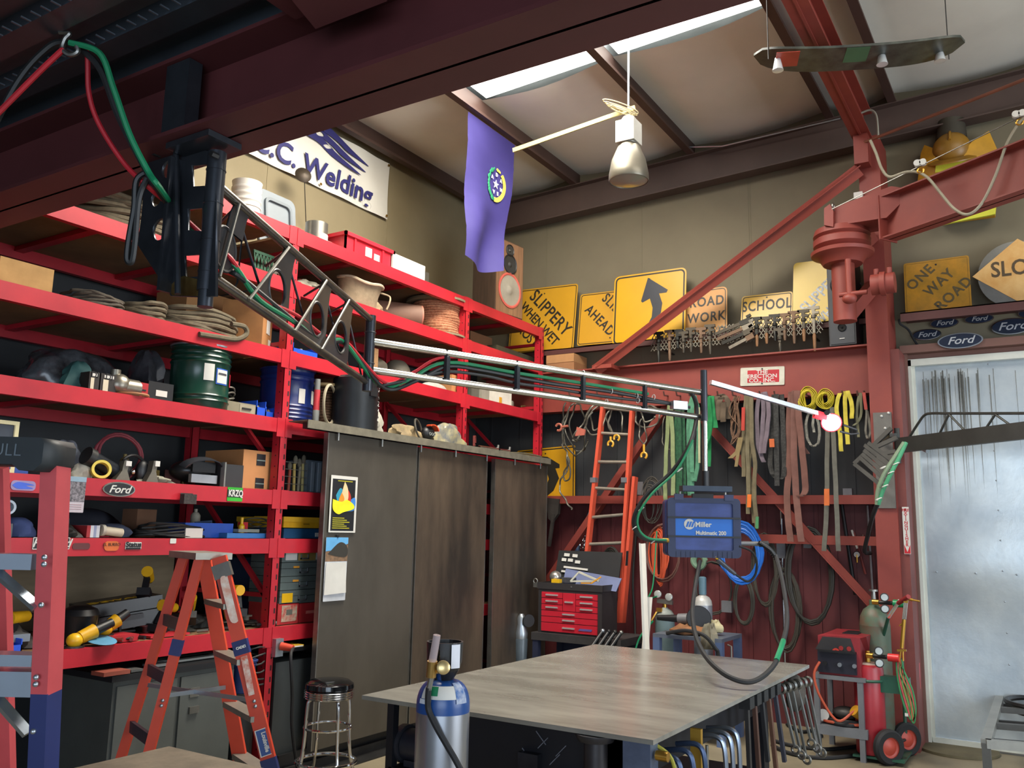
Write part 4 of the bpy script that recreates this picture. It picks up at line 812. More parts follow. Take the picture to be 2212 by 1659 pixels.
for px,y0_,x1,y1_,mt,l in ((1687,1075,1697,1480,CHR,'long shiny steel rod standing by the black hose coil'),(1701,1100,1703,1210,CHR,'shorter shiny rod hanging beside the long one'),(1815,1070,1848,1285,BLK,'long black pry bar hanging near the column'),(1874,1092,1886,1290,GAL,'grey steel bar hanging next to the column'),(1845,1150,1870,1240,mat('6a2a26',0.5),'dark red rod hanging near the column'),(1840,1145,1852,1185,WHT,'white handled tool hanging above the round gauge'),(1864,1155,1868,1178,CHR,'small chrome fitting hanging near the column'),(1216,1240,1290,1065,GAL,'slim metal tube leaning left of the orange ladder')):
    tag(MB().cyl(at(px,y0_,y=8.42),at(x1,y1_,y=8.41),.011 if mt is not BLK else .017,n=8).build('steel_rod',mt),l,'rod')
c=at(1851,1198,y=8.40); t=thing('pressure_gauge','round gauge hanging among the rods near the column','gauge',c); MB(frz(c,(0,-1,0))).lathe([(.03,-.02),(.03,0),(.026,.004)],n=18).build('case',BLK,t,True); MB(frz(c+V((0,-.005,0)),(0,-1,0))).lathe([(.025,0),(.025,.001)],n=18).build('dial',WHT,t,True); MB().cyl(c,c+V((0,0,-.07)),.008).build('stem',BRASS,t,True)
for px,py,w_,h_,l in ((1745,1165,10,36,'grey steel hook bracket carrying the black hose coil'),(1688,1185,11,40,'grey steel hook bracket behind the steel rods'),(1832,1068,11,24,'grey steel hook plate on the upper girt'),(1571,1310,14,24,'grey wall switch box under the blue hose'),(1385,1055,9,30,'grey steel hook bracket right of the ladder')):
    c=at(px,py,y=8.40); k=8.4/FPX; tag(MB().box(c,(w_*k*1.6,.05,h_*k)).build('wall_bracket' if 'box' not in l else 'switch_box',mat('76777a',0.45,0.4),None,False,False),l,'bracket' if 'box' not in l else 'switch')
t=thing('chain_hoist','chain hoist with shiny links hanging behind the tool chest lid','hoist',at(1262,1160,y=8.42)); b=MB(); b2=MB()
for i in range(9):
    for k_,dx_ in enumerate((0,9,16)):
        c=at(1252+dx_,1140+i*5.5,y=8.42); b.tor(c,(math.sin(i),math.cos(i),0),.016,.004,10,4)
b.build('chain',CHR,t,True); MB().sph(at(1243,1185,y=8.41),(.05,.04,.09)).build('body',mat('4d5f78',0.4,0.3),t,True)
t=thing('c_clamp','dark chain binder hanging behind the brown cabinet door','clamp',at(1196,1090,y=8.2)); b=MB()
b.prism(pix([(1180,1075),(1208,1078),(1205,1110),(1192,1128),(1184,1120)],y=8.2),(0,.05,0)); b.bar(at(1196,1110,y=8.2),at(1186,1180,y=8.2),.03,.03); b.build('body',mat('3b3733',0.6,0.4,0.2),t,True,False)
# orange fibreglass extension ladder leaning on the back wall
OL=mat('c44e36',0.45,0,0.08,3); la_=thing('extension_ladder','orange fibreglass extension ladder leaning on the back wall','ladder',at(1300,1345,y=7.75))
lr=[(at(1303,880,y=8.14),at(1262,1260,y=8.04)),(at(1366,888,y=8.14),at(1338,1345,y=8.02))]
for a,c in lr: MB().bar(a,c,.032,.075,(0,1,.1)).build('rail',OL,la_,True,False)
a,c=at(1372,1030,y=8.14),at(1345,1345,y=8.04); MB().bar(a,c,.03,.085,(0,1,.1)).build('lower_rail',OL,la_,True,False)
for y_ in (880,937,995,1055,1115,1176,1236,1300):
    def onr(i): 
        a,c=lr[i]; 
        best=min((abs((at_y(a.lerp(c,t/60)))-y_),t) for t in range(61))[1]; return a.lerp(c,best/60)
    def at_y(p): q=p-CO; return CYP-FPX*q.dot(CU)/q.dot(_f)
    MB().cyl(onr(0),onr(1),.017,n=10).build('rung',mat('9d978a',0.4,0.6,0.1),la_,True)
for px in (1283,1350): MB().box(at(px,1037,y=8.08),(.06,.06,.05)).build('rung_bracket',GAL,la_,True,False)
MB().prism(pix([(1353,1190),(1358,1190),(1356,1222),(1351,1222)],y=7.97),(0,-.005,0)).build('label',BLK,la_,True,False)
# ================================================================= CLUTTER ON THE RACK (front of every item faces the shop)
def proj(p): q=V(p)-CO; k=q.dot(_f); return CXP+FPX*q.dot(CR)/k, CYP-FPX*q.dot(CU)/k
def ycol(px,x,z):
    lo,hi=1.2,8.4
    for _ in range(40):
        m_=(lo+hi)/2
        if proj((x,m_,z))[0]<px: lo=m_
        else: hi=m_
    return lo
def zof(px,py,x): return at(px,py,x=x).z
def rk(px0,px1,pyt,lev,x):
    z=LV[lev] if isinstance(lev,str) else lev
    a,c=ycol(px0,x,z),ycol(px1,x,z); return V((x,(a+c)/2,z)),c-a,max(.015,zof((px0+px1)/2,pyt,x)-z)
def box(nm,lab,cat,px0,px1,pyt,lev,x,dep,mt,rz=0,group=None,lid=None,h=None):
    o,w,hh=rk(px0,px1,pyt,lev,x); h=h or hh; t=thing(nm,lab,cat,o,PI/2+rz,group)
    MB().bb((-w/2,0,.002),(w/2,dep,h)).build('body',mt,t,False,False)
    if lid: MB().bb((-w/2-.006,-.006,h-.03),(w/2+.006,dep+.006,h+.006)).build('lid',lid,t,False,False)
    return t,w,h
def facebit(t,nm,mt,x0,z0,x1,z1,th=.003,y=0): return MB().bb((x0,y-th,z0),(x1,y,z1)).build(nm,mt,t,False,False)
def blob(nm,lab,cat,px0,px1,pyt,lev,x,dep,mt,seed=1,n=18,rough=.22):
    o,w,h=rk(px0,px1,pyt,lev,x); rr=random.Random(seed); ph=[rr.uniform(0,6) for _ in range(6)]; b=MB(); vs=[];fs=[]; m_=10
    for k in range(m_+1):
        th=PI/2*k/m_
        for i in range(n):
            a=2*PI*i/n; s=1+rough*(math.sin(3*a+ph[0]+th*3)+.6*math.sin(5*a+ph[1]-th*4)+.5*math.sin(8*a+ph[2]+th*7))*math.cos(th)*.8
            zz=h*(math.sin(th)*(1+rough*.5*math.sin(4*a+ph[3])*math.cos(th)))
            vs.append((w/2*math.cos(th)**.7*math.cos(a)*s,dep/2+dep/2*math.cos(th)**.7*math.sin(a)*s,.002+zz))
    for k in range(m_):
        for i in range(n): j=(i+1)%n; fs.append([k*n+i,k*n+j,(k+1)*n+j,(k+1)*n+i])
    fs.append(list(range(n))[::-1]); b.add(vs,fs); o_=b.build(nm,mt); o_.location=o; o_.rotation_euler=(0,0,PI/2); return tag(o_,lab,cat)
def drum(nm,lab,px0,px1,pyt,lev,x,body,lid,ribs=(.12,.2,.72,.8,.88)):
    o,w,h=rk(px0,px1,pyt,lev,x); r=w/2; t=thing(nm,lab,'drum',o,PI/2)
    pr=[(r*.97,0.002),(r,.01)]
    for f in ribs: pr+=[(r,h*f-.012),(r+.008,h*f),(r,h*f+.012)]
    pr+=[(r,h-.02),(r+.006,h-.01)]
    MB().lathe(pr,None,32).build('body',body,t); MB().lathe([(r+.012,h-.014),(r+.014,h-.004),(r+.004,h),(r*.9,h-.012),(.01,h-.012)],None,32).build('lid_rim',lid,t); return t,r,h
def curved(t,nm,mt,r,a0,a1,z0,z1,off=.003,n=8):
    vs=[];fs=[]
    for i in range(n+1):
        a=a0+(a1-a0)*i/n
        for z in (z0,z1): vs.append(((r+off)*math.sin(a),-(r+off)*math.cos(a),z))
    for i in range(n): fs.append([2*i,2*i+2,2*i+3,2*i+1])
    return MB().add(vs,fs).build(nm,mt,t)
def cableheap(nm,lab,px0,px1,pyt,lev,x,mt,r=.016,n=7,dep=.35,seed=3):
    o,w,h=rk(px0,px1,pyt,lev,x); rr=random.Random(seed); P=[]
    for k in range(n):
        z=r+ (h-r*2)*k/max(1,n-1); 
        for i in range(20):
            a=2*PI*i/20; s=1+.05*rr.uniform(-1,1); P.append(V(((w/2-r)*math.cos(a)*s*(1-.04*k*rr.random()),dep/2+(dep/2)*math.sin(a)*s,z+rr.uniform(-.25,.25)*r+ .012*math.sin(a*2+k))))
    P=[V((p.x,p.y,max(p.z,r+.003))) for p in P]
    ob=MB().tube(wave(P,3),r,7).build(nm,mt); ob.location=o; ob.rotation_euler=(0,0,PI/2); return tag(ob,lab,'cable coil')
KH=mat('554c3a',0.85,0,0.2,30); KH2=mat('474036',0.85,0,0.2,30)
X1,X2=-4.83,-5.1
# --- top level
t,r,h=drum('white_bucket','white ribbed plastic bucket on top of the rack by the wall','',0,0,0,'B1',-5.1,WHT,WHT) if False else (None,0,0)
o,w,h=rk(500,551,392,'B1',-5.2); t=thing('plastic_bucket','white ribbed plastic bucket stack on top of the rack','bucket',o,PI/2)
pr=[(w*.43,.002)]; 
for f in (.55,.66,.77,.88): pr+=[(w*.45+f*.01,h*f-.02),(w*.5,h*f-.015),(w*.5,h*f),(w*.46,h*f+.004)]
MB().lathe(pr+[(w*.5,h),(w*.46,h),(w*.44,h-.03)],None,28).build('body',WHT,t)
o,w,h=rk(556,636,415,'B1',-5.25); t=thing('grey_tote','grey plastic tote standing on edge on top of the rack','tote',o,PI/2)
plate('lid',mat('636b71',0.5,0,0.06),t,Matrix.Translation((0,.02,h/2))@Matrix.Rotation(PI/2-.12,4,'X'),[rrect(-w/2,-h/2,w/2,h/2,.06)],.03)
plate('lid_ridge',mat('555d63',0.5),t,Matrix.Translation((0,.0,h/2+.01))@Matrix.Rotation(PI/2-.12,4,'X'),[rrect(-w*.36,-h*.36,w*.36,h*.36,.05),rrect(-w*.31,-h*.31,w*.31,h*.31,.04)[::-1]],.03)
o,w,h=rk(663,698,482,'B1',-5.0); t=thing('paint_can','small metal can with white label on top of the rack','can',o,PI/2); MB().lathe([(w/2,0.002),(w/2,h),(w*.46,h),(w*.44,h-.01)],None,22).build('body',mat('8f8c84',0.3,0.8),t); curved(t,'label',WHT,w/2,-.5,.7,.01,h*.6)
cableheap('black_cable','small black cable heap beside the metal can on top','' and 0 or 645,668,500,'B1',-4.9,BLK,.007,4,.12)
box('wire_tray','flat grey mesh tray on the top shelf','tray',700,752,527,'B1',-4.95,.25,mat('8a8577',0.6,0.3,0.2,30))
o,w,h=rk(745,845,520,'B1',-4.80); t=thing('red_crate','red plastic tote crate with white marks on top shelf','crate',o,PI/2)
RP=mat('b81f2e',0.4); b=MB(); d=.34
for (a,c) in (((-w/2,0,0.002),(w/2,.015,h)),((-w/2,d-.015,0.002),(w/2,d,h)),((-w/2,0,0.002),(-w/2+.015,d,h)),((w/2-.015,0,0.002),(w/2,d,h)),((-w/2,0,.002),(w/2,d,.02))): b.bb(a,c)
b.build('walls',RP,t,False,False); MB().bb((-w/2-.02,-.02,h-.03),(w/2+.02,0,h)).bb((-w/2-.02,-.02,h-.03),(-w/2,d+.02,h)).bb((w/2,-.02,h-.03),(w/2+.02,d+.02,h)).bb((-w/2-.02,d,h-.03),(w/2+.02,d+.02,h)).build('rim',RP,t,False,False)
for k in (-.3,.3): MB().bb((k*w-.02,-.012,.03),(k*w,.0,h-.03)).build('rib',RP,t,False,False)
facebit(t,'white_mark',WHT,-.05,.05,.03,.13); facebit(t,'white_mark',WHT,.06,.04,.13,.1)
box('white_box','plain white box beside the red crate on the top shelf','box',848,917,560,'B1',-4.78,.25,WHT)
box('dark_box','dark box just behind the white box on the top shelf','box',905,925,585,'B1',-5.05,.2,mat('4a453c',0.7))
# --- second level
cableheap('cable_heap','large heap of thick khaki welding cable on the left upper shelf',170,455,428,'B2',X1,KH,.020,9,.5,5)
o,w,h=rk(545,588,545,'B2',X1); t=thing('green_crate','dark green lattice crate behind the boom gussets','crate',o,PI/2); b=MB()
for k in range(6): b.bar((-w/2+k*w/6,0,0.004),(-w/2+(k+1)*w/6,0,h),.008,.01); b.bar((-w/2+(k+1)*w/6,0,0.004),(-w/2+k*w/6,0,h),.008,.01)
b.bb((-w/2,-.005,h-.02),(w/2,.01,h)).bb((-w/2,-.005,0.002),(w/2,.25,.012)); b.build('lattice',mat('1d4a33',0.5),t,False,False)
blob('cloth_bundle','pale rag bundle beside the green crate','rag',578,612,560,'B2',-4.95,.2,BONE,3)
blob('grey_parts','grey dusty fittings on the second shelf by the post','fittings',652,705,603,'B2',X1,.2,mat('7a7669',0.7,0.3,0.3,20),8,20,.5)
o,w,h=rk(752,828,602,'B2',-4.80); t=thing('canvas_bag','open canvas tool bag with rolled rim on the second shelf','bag',o,PI/2); CV=mat('8a7b63',0.95,0,0.15,16,0.2)
pr=[(.42*w,.002),(.46*w,h*.3),(.44*w,h*.6),(.47*w,h*.9),(.50*w,h*.97),(.47*w,h),(.40*w,h*.94),(.36*w,h*.5)]
FBG=Matrix.Translation((0,.14,0))@Matrix.Rotation(.25,4,'X'); b=MB(FBG); b.lathe([(r_*1.0,z) for r_,z in pr],Matrix.Diagonal((1,.8,1,1)),24); b.build('body',CV,t)
MB(FBG).tube([(.48*w*math.cos(a)*(1+.04*math.sin(5*a)),.39*w*math.sin(a),h*.97+.01*math.sin(4*a)) for a in [2*PI*i/30 for i in range(30)]],.014,7,True).build('rim',mat('a0917a',0.95,0,0.15,16),t)
MB().tube(wave([(.36*w,0,h*.7),(.5*w,-.06,h*.6),(.45*w,-.08,h*.35),(.40*w,-.07,h*.12)]),.008).build('lace',CV,t)
blob('glove_pair','crumpled leather glove beside the canvas bag','glove',800,832,650,'B2',-4.78,.1,mat('8a7a5e',0.9),12,14,.4)
o,w,h=rk(850,912,656,'B2',-4.9); t=thing('cardboard_tube','wide round tube lying on its side with reddish end','tube',o); r=h/2
MB().cyl((0,.1,r),(0,-.45,r),r,n=26).build('tube',mat('6f5142',0.7),t); MB().cyl((0,.1,r),(0,.112,r),r*.99,n=26).build('end_cap',mat('a06450',0.7,0,0.15,5),t); t.rotation_euler=(0,0,-.6)
def spool(nm,lab,px0,px1,pyt,lev,x,rope,fl,chain=False,flr=1.25):
    o,w,h=rk(px0,px1,pyt,lev,x); r=w/2; t=thing(nm,lab,'spool',o,PI/2)
    MB().lathe([(r*flr,h-.02),(r*flr,h)],None,30).build('flange',fl,t); MB().lathe([(r*flr,.002),(r*flr,.02)],None,30).build('flange',fl,t)
    P=[]; n=13
    for k in range(n):
        for i in range(18): a=2*PI*i/18; P.append((r*(.93+.04*math.sin(a*3+k))*math.cos(a),r*(.93+.04*math.sin(a*3+k))*math.sin(a),.03+(h-.06)*(k+i/18)/n))
    MB().tube(P,(h-.05)/n*.56,6).build('winding',rope,t); MB().lathe([(r*.9,.02),(r*.9,h-.02)],None,20).build('core',rope,t); return t
spool('rope_spool','spool of copper-red braided rope with wooden flange','' or 908,972,652,'B2',-4.98,mat('a05a3c',0.8,0,0.35,60,0.5,h2='c08a66'),mat('7d7056',0.8))
box('brown_box','brown carton at the far end of the second shelf','box',1015,1062,722,'B2',-5.0,.3,mat('6a4a30',0.8))
box('grey_board','grey board leaning behind the rope spool','board',975,1000,712,'B2',-4.9,.05,mat('8a8577',0.7))
o,w,h=rk(1083,1168,748,'B2',-4.95); box('ammo_box','dark olive metal box near the rack end post','box',1072,1165,760,'B2',-4.88,.3,mat('3f3d2e',0.6,0,0.2))
# carton on the spandrel behind the end post
q=at(1215,797,y=8.14); t=thing('carton','brown carton with open flap on the spandrel beyond the rack end','carton',(q.x,8.14,3.402)); k=8.2/FPX
MB().bb((-.2,0,0),(.14,.3,.10)).build('body',mat('8f6440',0.8),t,False,False); MB().bb((-.2,-.005,.1),(.14,.3,.19)).build('top_flap',mat('a0764c',0.8),t,False,False)
# --- third level
box('cardboard_piece','torn tan cardboard sheet leaning at the far left of the upper shelf','cardboard',-6,111,566,'B3',-4.80,.02,mat('a8834f',0.85,0,0.12,5,h2='8c6a3c'))
cableheap('cable_coil','flat tied coil of olive cable left of three on the third shelf','' or 172,292,634,'B3',X1,KH2,.010,8,.35,7)
cableheap('cable_coil','middle coil of olive cable on the third shelf','' or 285,382,652,'B3',X1,KH,.016,5,.35,8)
cableheap('cable_coil','right coil of olive cable drooping over the red beam','' or 372,540,668,'B3',-4.80,KH,.018,6,.4,9)
tag(MB().tube(wave([at(px,py,x=-4.69) for px,py in ((430,722),(470,728),(510,733),(532,722),(528,706),(500,700))]),.018).build('cable_loop',KH),'loop of olive cable hanging over the third shelf beam','cable')
o,w,h=rk(400,560,648,'B3',-5.2); t,w,h=box('carton','large brown carton behind the cable coils on the third shelf','carton',395,560,640,'B3',-5.25,.35,CARD)
t,w,h=box('carton','tilted open carton with white labels near the rack post','carton',548,600,655,'B3',-4.84,.30,mat('9a6a3c',0.8),.55); facebit(t,'label',WHT,-.02,h*.35,.06,h*.7); facebit(t,'label',WHT,.04,h*.1,.09,h*.25)
def bin_(lab,px0,px1,pyt,lev,x,dep=.2,mt=None):
    o,w,h=rk(px0,px1,pyt,lev,x); t=thing('parts_bin',lab,'bin',o,PI/2,'blue parts bins'); m2=mt or mat('1d4fc4',0.4)
    MB().bb((-w/2,0,.002),(w/2,.006,h*.6)).bb((-w/2,0,.002),(-w/2+.006,dep,h)).bb((w/2-.006,0,.002),(w/2,dep,h)).bb((-w/2,dep-.006,.002),(w/2,dep,h)).bb((-w/2,0,.002),(w/2,dep,.01)).build('shell',m2,t,False,False)
    b=MB(); rr=random.Random(px0)
    for i in range(9): b.sph((rr.uniform(-.4,.4)*w,dep*rr.uniform(.25,.8),h*.6),.02+.01*rr.random(),8,5)
    s=b.build('contents',mat('6d675a',0.6,0.4,0.3,20),t); s['kind']='stuff'; return t
bin_('blue parts bin beside the post on the third shelf',632,686,746,'B3',-4.8)
blob('grey_helmet','grey dusty round dome on the third shelf behind the boom','hard hat',860,905,775,'B3',-4.9,.3,mat('6a6558',0.6,0,0.2),4,20,.05)
blob('machine_part','brown cast part on the third shelf beside the elbow','part',808,850,770,'B3',-4.9,.25,mat('4d453a',0.6,0.3,0.3),6,16,.35)
box('wood_block','upright wooden block on the third shelf beside the elbow','block',803,815,752,'B3',-4.85,.1,WOODB)
blob('plastic_bottle','grey plastic jug lying on the third shelf','jug',925,975,826,'B3',-4.8,.15,mat('a5a39a',0.5),9,16,.12)
box('carton','small orange-brown carton on the third shelf by the post','carton',975,1003,812,'B3',-4.8,.2,mat('b07a4a',0.7))
t,w,h=box('printed_box','grey box with white printed front on the third shelf of the end bay','box',1040,1104,838,'B3',-4.82,.25,mat('8e8a7c',0.6)); facebit(t,'label',mat('c9c6b8',0.6),-w*.25,.01,w*.5,h*.9); facebit(t,'spot',mat('c9922a',0.5),.04,.02,.09,.09,.005)
box('grey_case','dark grey case left of the printed box','case',1018,1042,832,'B3',-4.85,.25,mat('5a574d',0.6))
# --- fourth level
blob('plastic_bag','clear plastic bag of clutter on the fourth shelf at far left','bag',78,300,748,'B4',X1-.15,.45,mat('23262a',0.18,0,0.3,8,h2='4a4f55'),21,26,.16)
blob('teal_glove','teal cloth glove inside the bag on the fourth shelf','glove',150,212,778,'B4',-4.86,.15,mat('1f4a4a',0.7),5,16,.3)
blob('plastic_sheet','grey plastic wrapping beside the green drum','wrap',300,368,752,'B4',-4.95,.25,mat('34353a',0.2,0,0.3,8),31,18,.3)
o,w,h=rk(238,282,798,'B4',-4.8); t=thing('pipe_fitting','steel pipe elbow fitting on the fourth shelf','fitting',o,PI/2); b=MB(); b.cyl((.0,.02,.06),(.12,.02,.06),.055); b.cyl((-.02,.04,.02),(-.02,.04,h),.03); b.sph((0,.03,.07),.07); b.build('body',mat('8c877a',0.35,0.8,0.2),t)
for a,c,l in ((190,212,'black printed carton, left of the pair on the fourth shelf'),(215,249,'black printed carton, right of the pair on the fourth shelf')):
    t,w,h=box('printed_carton',l,'carton',a,c,803 if a<200 else 808,'B4',-4.79,.3,mat('231d1a',0.5)); facebit(t,'white_strip',WHT,-w*.3,h*.78,w*.3,h*.93); facebit(t,'text_block',mat('c0b8a0',0.6),-w*.35,h*.1,-w*.02,h*.7)
    text('lettering','DI',.05,BLK,t,Matrix.Translation((0,-.004,h*.855))@Matrix.Rotation(PI/2,4,'X'))
t,w,h=box('red_toolbox','small red metal box on the fourth shelf','toolbox',268,318,824,'B4',-4.8,.25,mat('a02028',0.45)); facebit(t,'slot',BLK,-w*.3,h*.5,w*.4,h*.6)
t,w,h=box('black_box','black box with white label beside the green drum','box',318,372,826,'B4',-4.82,.25,BLK); facebit(t,'label',WHT,-w*.2,h*.3,w*.25,h*.6)
tag(MB().tor(rk(258,312,0,'B4',-4.78)[0]+V((0,0,.012)),(0,0,1),.09,.010,24,6).build('rope_ring',mat('8a5a3a',0.8)),'brown hose ring lying flat by the red metal box','hose')
t,r,h=drum('steel_drum','dark green steel drum with labels on the fourth shelf',374,476,748,'B4',-4.90,mat('12352a',0.25,0,0.08),GAL)
curved(t,'label',WHT,r,-.55,-.2,h*.42,h*.68); curved(t,'label',mat('1f4fa8',0.5),r,-.12,.42,h*.38,h*.63); curved(t,'label_panel',WHT,r,-.08,.38,h*.40,h*.61,.005); curved(t,'oval_decal',mat('a01c2a',0.4),r,.62,1.0,h*.38,h*.58,.005)
tx=curved(t,'print',mat('3a3a40',0.6),r,-.04,.33,h*.53,h*.56,.007)
cableheap('wire_coil','grey wire coil right of the green drum','' or 472,520,838,'B4',X1,mat('77736a',0.5,0.5,0.2),.006,6,.25,11)
t,w,h=box('drawer_unit','small grey metal drawer unit on the fourth shelf','drawer unit',470,551,868,'B4',-4.79,.25,mat('77735f',0.6)); facebit(t,'drawer_front',mat('8a8672',0.6),.02,.01,w/2-.01,h*.9); facebit(t,'handle',DKST,w*.12,h*.45,w*.36,h*.6,.01)
bin_('blue parts bin left of the rack post on the fourth shelf',553,573,866,'B4',-4.79); bin_('shallow blue parts bin right beside the rack post',573,592,880,'B4',-4.79)
t,r,h=drum('steel_drum','dark blue steel drum behind the rack post',572,656,798,'B4',-5.0,mat('1a2a66',0.3,0,0.1),mat('22306a',0.3),(.1,.17,.24,.31,.75,.85))
curved(t,'label',WHT,r,-.3,-.02,h*.36,h*.62); curved(t,'label',WHT,r,.38,.72,h*.38,h*.62)
o,w,h=rk(655,718,830,'B4',-4.86); spool('chain_spool','wooden spool wound with rusty brown chain','' or 678,716,832,'B4',-4.9,mat('4a3220',0.6,0.3,0.3,40,0.4),mat('a08a60',0.8),False,1.6)
tag(MB().tor(V((-4.72,ycol(712,-4.72,2.6),LV['B4']+.17)),(1,.5,0),.15,.012,30,6).build('spool_flange',mat('8f8670',0.7)),'round pale spool flange leaning beside the chain spool','flange')
o,w,h=rk(672,690,818,'B4',-4.72); t=thing('striking_tool','grey and red wrapped post tool standing on a flat base','tool',o,PI/2); MB().lathe([(.024,.02),(.026,h*.3),(.022,h*.32)],None,12).lathe([(.022,h*.75),(.021,h)],None,12).build('shaft',GRY,t); MB().lathe([(.024,h*.3),(.024,h*.76)],None,12).build('red_wrap',mat('b53038',0.6),t); MB().bb((-.1,-.03,.002),(.1,.06,.025)).build('base',mat('6d6655',0.6),t,False,False)
t,r,h=drum('grey_pail','grey plastic pail behind the black cylinder',702,738,846,'B4',-5.0,mat('5d6165',0.5),mat('6b6f72',0.5),(.8,.9))
o,w,h=rk(738,806,842,2.445,-4.64); t=thing('black_cylinder','large black metal cylinder with chalk writing standing on the rail','cylinder',V((-4.68,o.y,2.446)),PI/2); r=w/2; h=.42
MB().lathe([(r,0),(r,h-.02),(r*.9,h)],None,28).build('shell',mat('232629',0.4,0.5,0.15),t)
b=MB()
for i in range(9): 
    for s_ in (0,1):
        if RN(0,1)<.8: vs=[]; a=.45+.2*s_+RN(-.04,.04); z=h*(.1+.09*i); b.bar(((r+.003)*math.sin(a),-(r+.003)*math.cos(a),z),((r+.003)*math.sin(a+.12),-(r+.003)*math.cos(a+.12),z+RN(-.02,.025)),.004,.003)
b.build('chalk_marks',mat('9a9a96',0.9),t,False,False); MB().bb((-.04,-r-.01,h*.62),(.04,-r+.02,h*.78)).build('slot',BLK,t,False,False)
blob('white_rag','crumpled off-white rag right of the black cylinder','rag',806,833,888,2.446,-4.57,.09,mat('9c978a',0.9),2,18,.35)
o,w,h=rk(855,905,905,2.446,-4.62)
blob('strap_heap','tan leather strap heap on the rail','straps',850,915,918,2.446,-4.57,.08,mat('6e6048',0.8,0,0.3,12,h2='94805c'),14,22,.45)
tag(MB().tor(V((-4.6,o.y+.12,2.53)),(1,.4,.3),.09,.009,26,6).build('strap_ring',mat('3a362e',0.7)),'dark strap ring standing over the leather straps','strap')
t=thing('grinding_guard','black and orange machine guard on the rail','guard',V((-4.55,ycol(930,-4.55,2.47),2.446)),PI/2); MB().sph((0,.03,.06),(.075,.05,.06)).build('body',BLK,t); MB().strap([(.075*math.cos(a),-.01,.07+.06*math.sin(a)) for a in [.2+k*.25 for k in range(9)]],.05,.01,(0,1,0)).build('orange_band',mat('c0421f',0.5),t)
for k in range(3): MB().tor((-.03+.03*k,-.018,.05),(0,1,0),.011,.004,12,5).build('eyelet',GRY,t)
blob('blue_bag','grey and blue plastic pouch on the rail near the post','pouch',950,1003,915,2.446,-4.57,.09,mat('5b6066',0.4,0,0.3,9,h2='a59a70'),17,20,.35)
for a,c,l in ((1035,1075,'chrome air tool lying on the rail, larger one'),(1078,1100,'chrome socket lying on the rail, smaller one')):
    p=V((-4.57,ycol(a,-4.57,2.45),2.46)); q_=V((-4.55,ycol(c,-4.55,2.45),2.462)); t=thing('air_tool',l,'tool',p); MB().cyl(p,q_,.016).build('barrel',CHR,t,True); MB().cyl(q_,q_+V((0,.01,.04)),.012).build('fitting',mat('6d6d6a',0.4,0.7),t,True)
tag(MB().tube(wave([V((-4.56,ycol(px,-4.56,2.46),2.455+.012*math.sin(px))) for px in range(1085,1172,12)]),.008).build('thin_cable',mat('59523f',0.7)),'dusty cable lying on the far end of the rail','cable')
# --- fifth level (just above eye height)
o,w,h=rk(-60,27,906,'B5',-4.80); t=thing('framed_panel','cream framed dark panel at the far left of the fifth shelf','frame',o,PI/2); plate('frame',mat('c9bf94',0.5),t,Matrix.Translation((0,0,h/2+.002))@Matrix.Rotation(PI/2,4,'X'),[[(-w/2,-h/2),(w/2,-h/2),(w/2,h/2),(-w/2,h/2)],[(-w/2+.02,-h/2+.02),(-w/2+.02,h/2-.02),(w/2-.02,h/2-.02),(w/2-.02,-h/2+.02)]],.03); MB().bb((-w/2+.02,.0,.02),(w/2-.02,.01,h-.02)).build('panel',mat('2d3440',0.4),t,False,False)
blob('dark_cloth','dark cloth pile behind the tall ladder cap','cloth',20,130,960,'B5',-4.95,.4,mat('26262b',0.9),23,20,.25)
box('blue_binder','blue plastic case at the left end of the fifth shelf','case',15,60,1000,'B5',-4.79,.2,mat('1d3f8a',0.45))
blob('grey_bag','grey rumpled bag standing behind the ladder cap','bag',128,186,950,'B5',-4.9,.2,mat('6f7278',0.6,0,0.2,9),25,18,.35)
o,w,h=rk(188,255,975,'B5',-4.8); t=thing('air_cylinder','dark ribbed hose cylinder lying slanted on the fifth shelf','cylinder',o,PI/2); MB().cyl((-w/2,.02,h-.03),(w/2,.05,.06),.045,n=18).build('barrel',mat('24292f',0.35,0.3),t); MB().cyl((-w/2-.01,.02,h-.03),(-w/2+.03,.022,h-.045),.055,n=18).build('collar',DKST,t)
tag(MB().tube(coilpath(Matrix.Translation(rk(215,290,0,'B5',-4.9)[0]+V((0,0,.16)))@Matrix.Rotation(PI/2,4,'Y'),.13,3,.02,.15),.009).build('red_cable',mat('6d1f2a',0.6)),'dark red cable loops standing on the fifth shelf','cable')
p=rk(197,235,1008,'B5',-4.77)[0]; t=thing('tape_roll','yellow masking tape roll on the fifth shelf edge','tape',p+V((0,0,.055)),.9); b=MB(frz((0,0,0),(0.3,-1,.2))); b.lathe([(.04,-.02),(.055,-.02),(.055,.02),(.04,.02),(.04,-.02)],None,26,False); b.build('roll',mat('c9b24a',0.7),t)
blob('dust_mask','white dust mask beside the tape roll','mask',168,205,1000,'B5',-4.8,.12,BONE,27,16,.2)
blob('strap_pile','pile of dusty straps and clips on the fifth shelf','straps',130,180,1000,'B5',-4.85,.2,mat('77705c',0.85,0,0.3,14),28,20,.45)
for a,c,l,s in ((245,285,'grey steel bracket with clip at left of the ear muffs',1),(312,345,'grey steel bracket with clip at right of the ear muffs',2)):
    o,w,h=rk(a,c,995,'B5',-4.78); t=thing('steel_bracket',l,'bracket',o,PI/2); MB().prism([(-w*.4,0,.002),(w*.4,0,.002),(w*.2,0,h*.5),(w*.3,0,h),(w*.0,0,h),(-.01,0,h*.5)],(0,.05,0)).build('plate',mat('6e6b60',0.5,0.5,0.2),t,False,False); facebit(t,'clip',WHT,w*.05,h*.75,w*.35,h,.01)
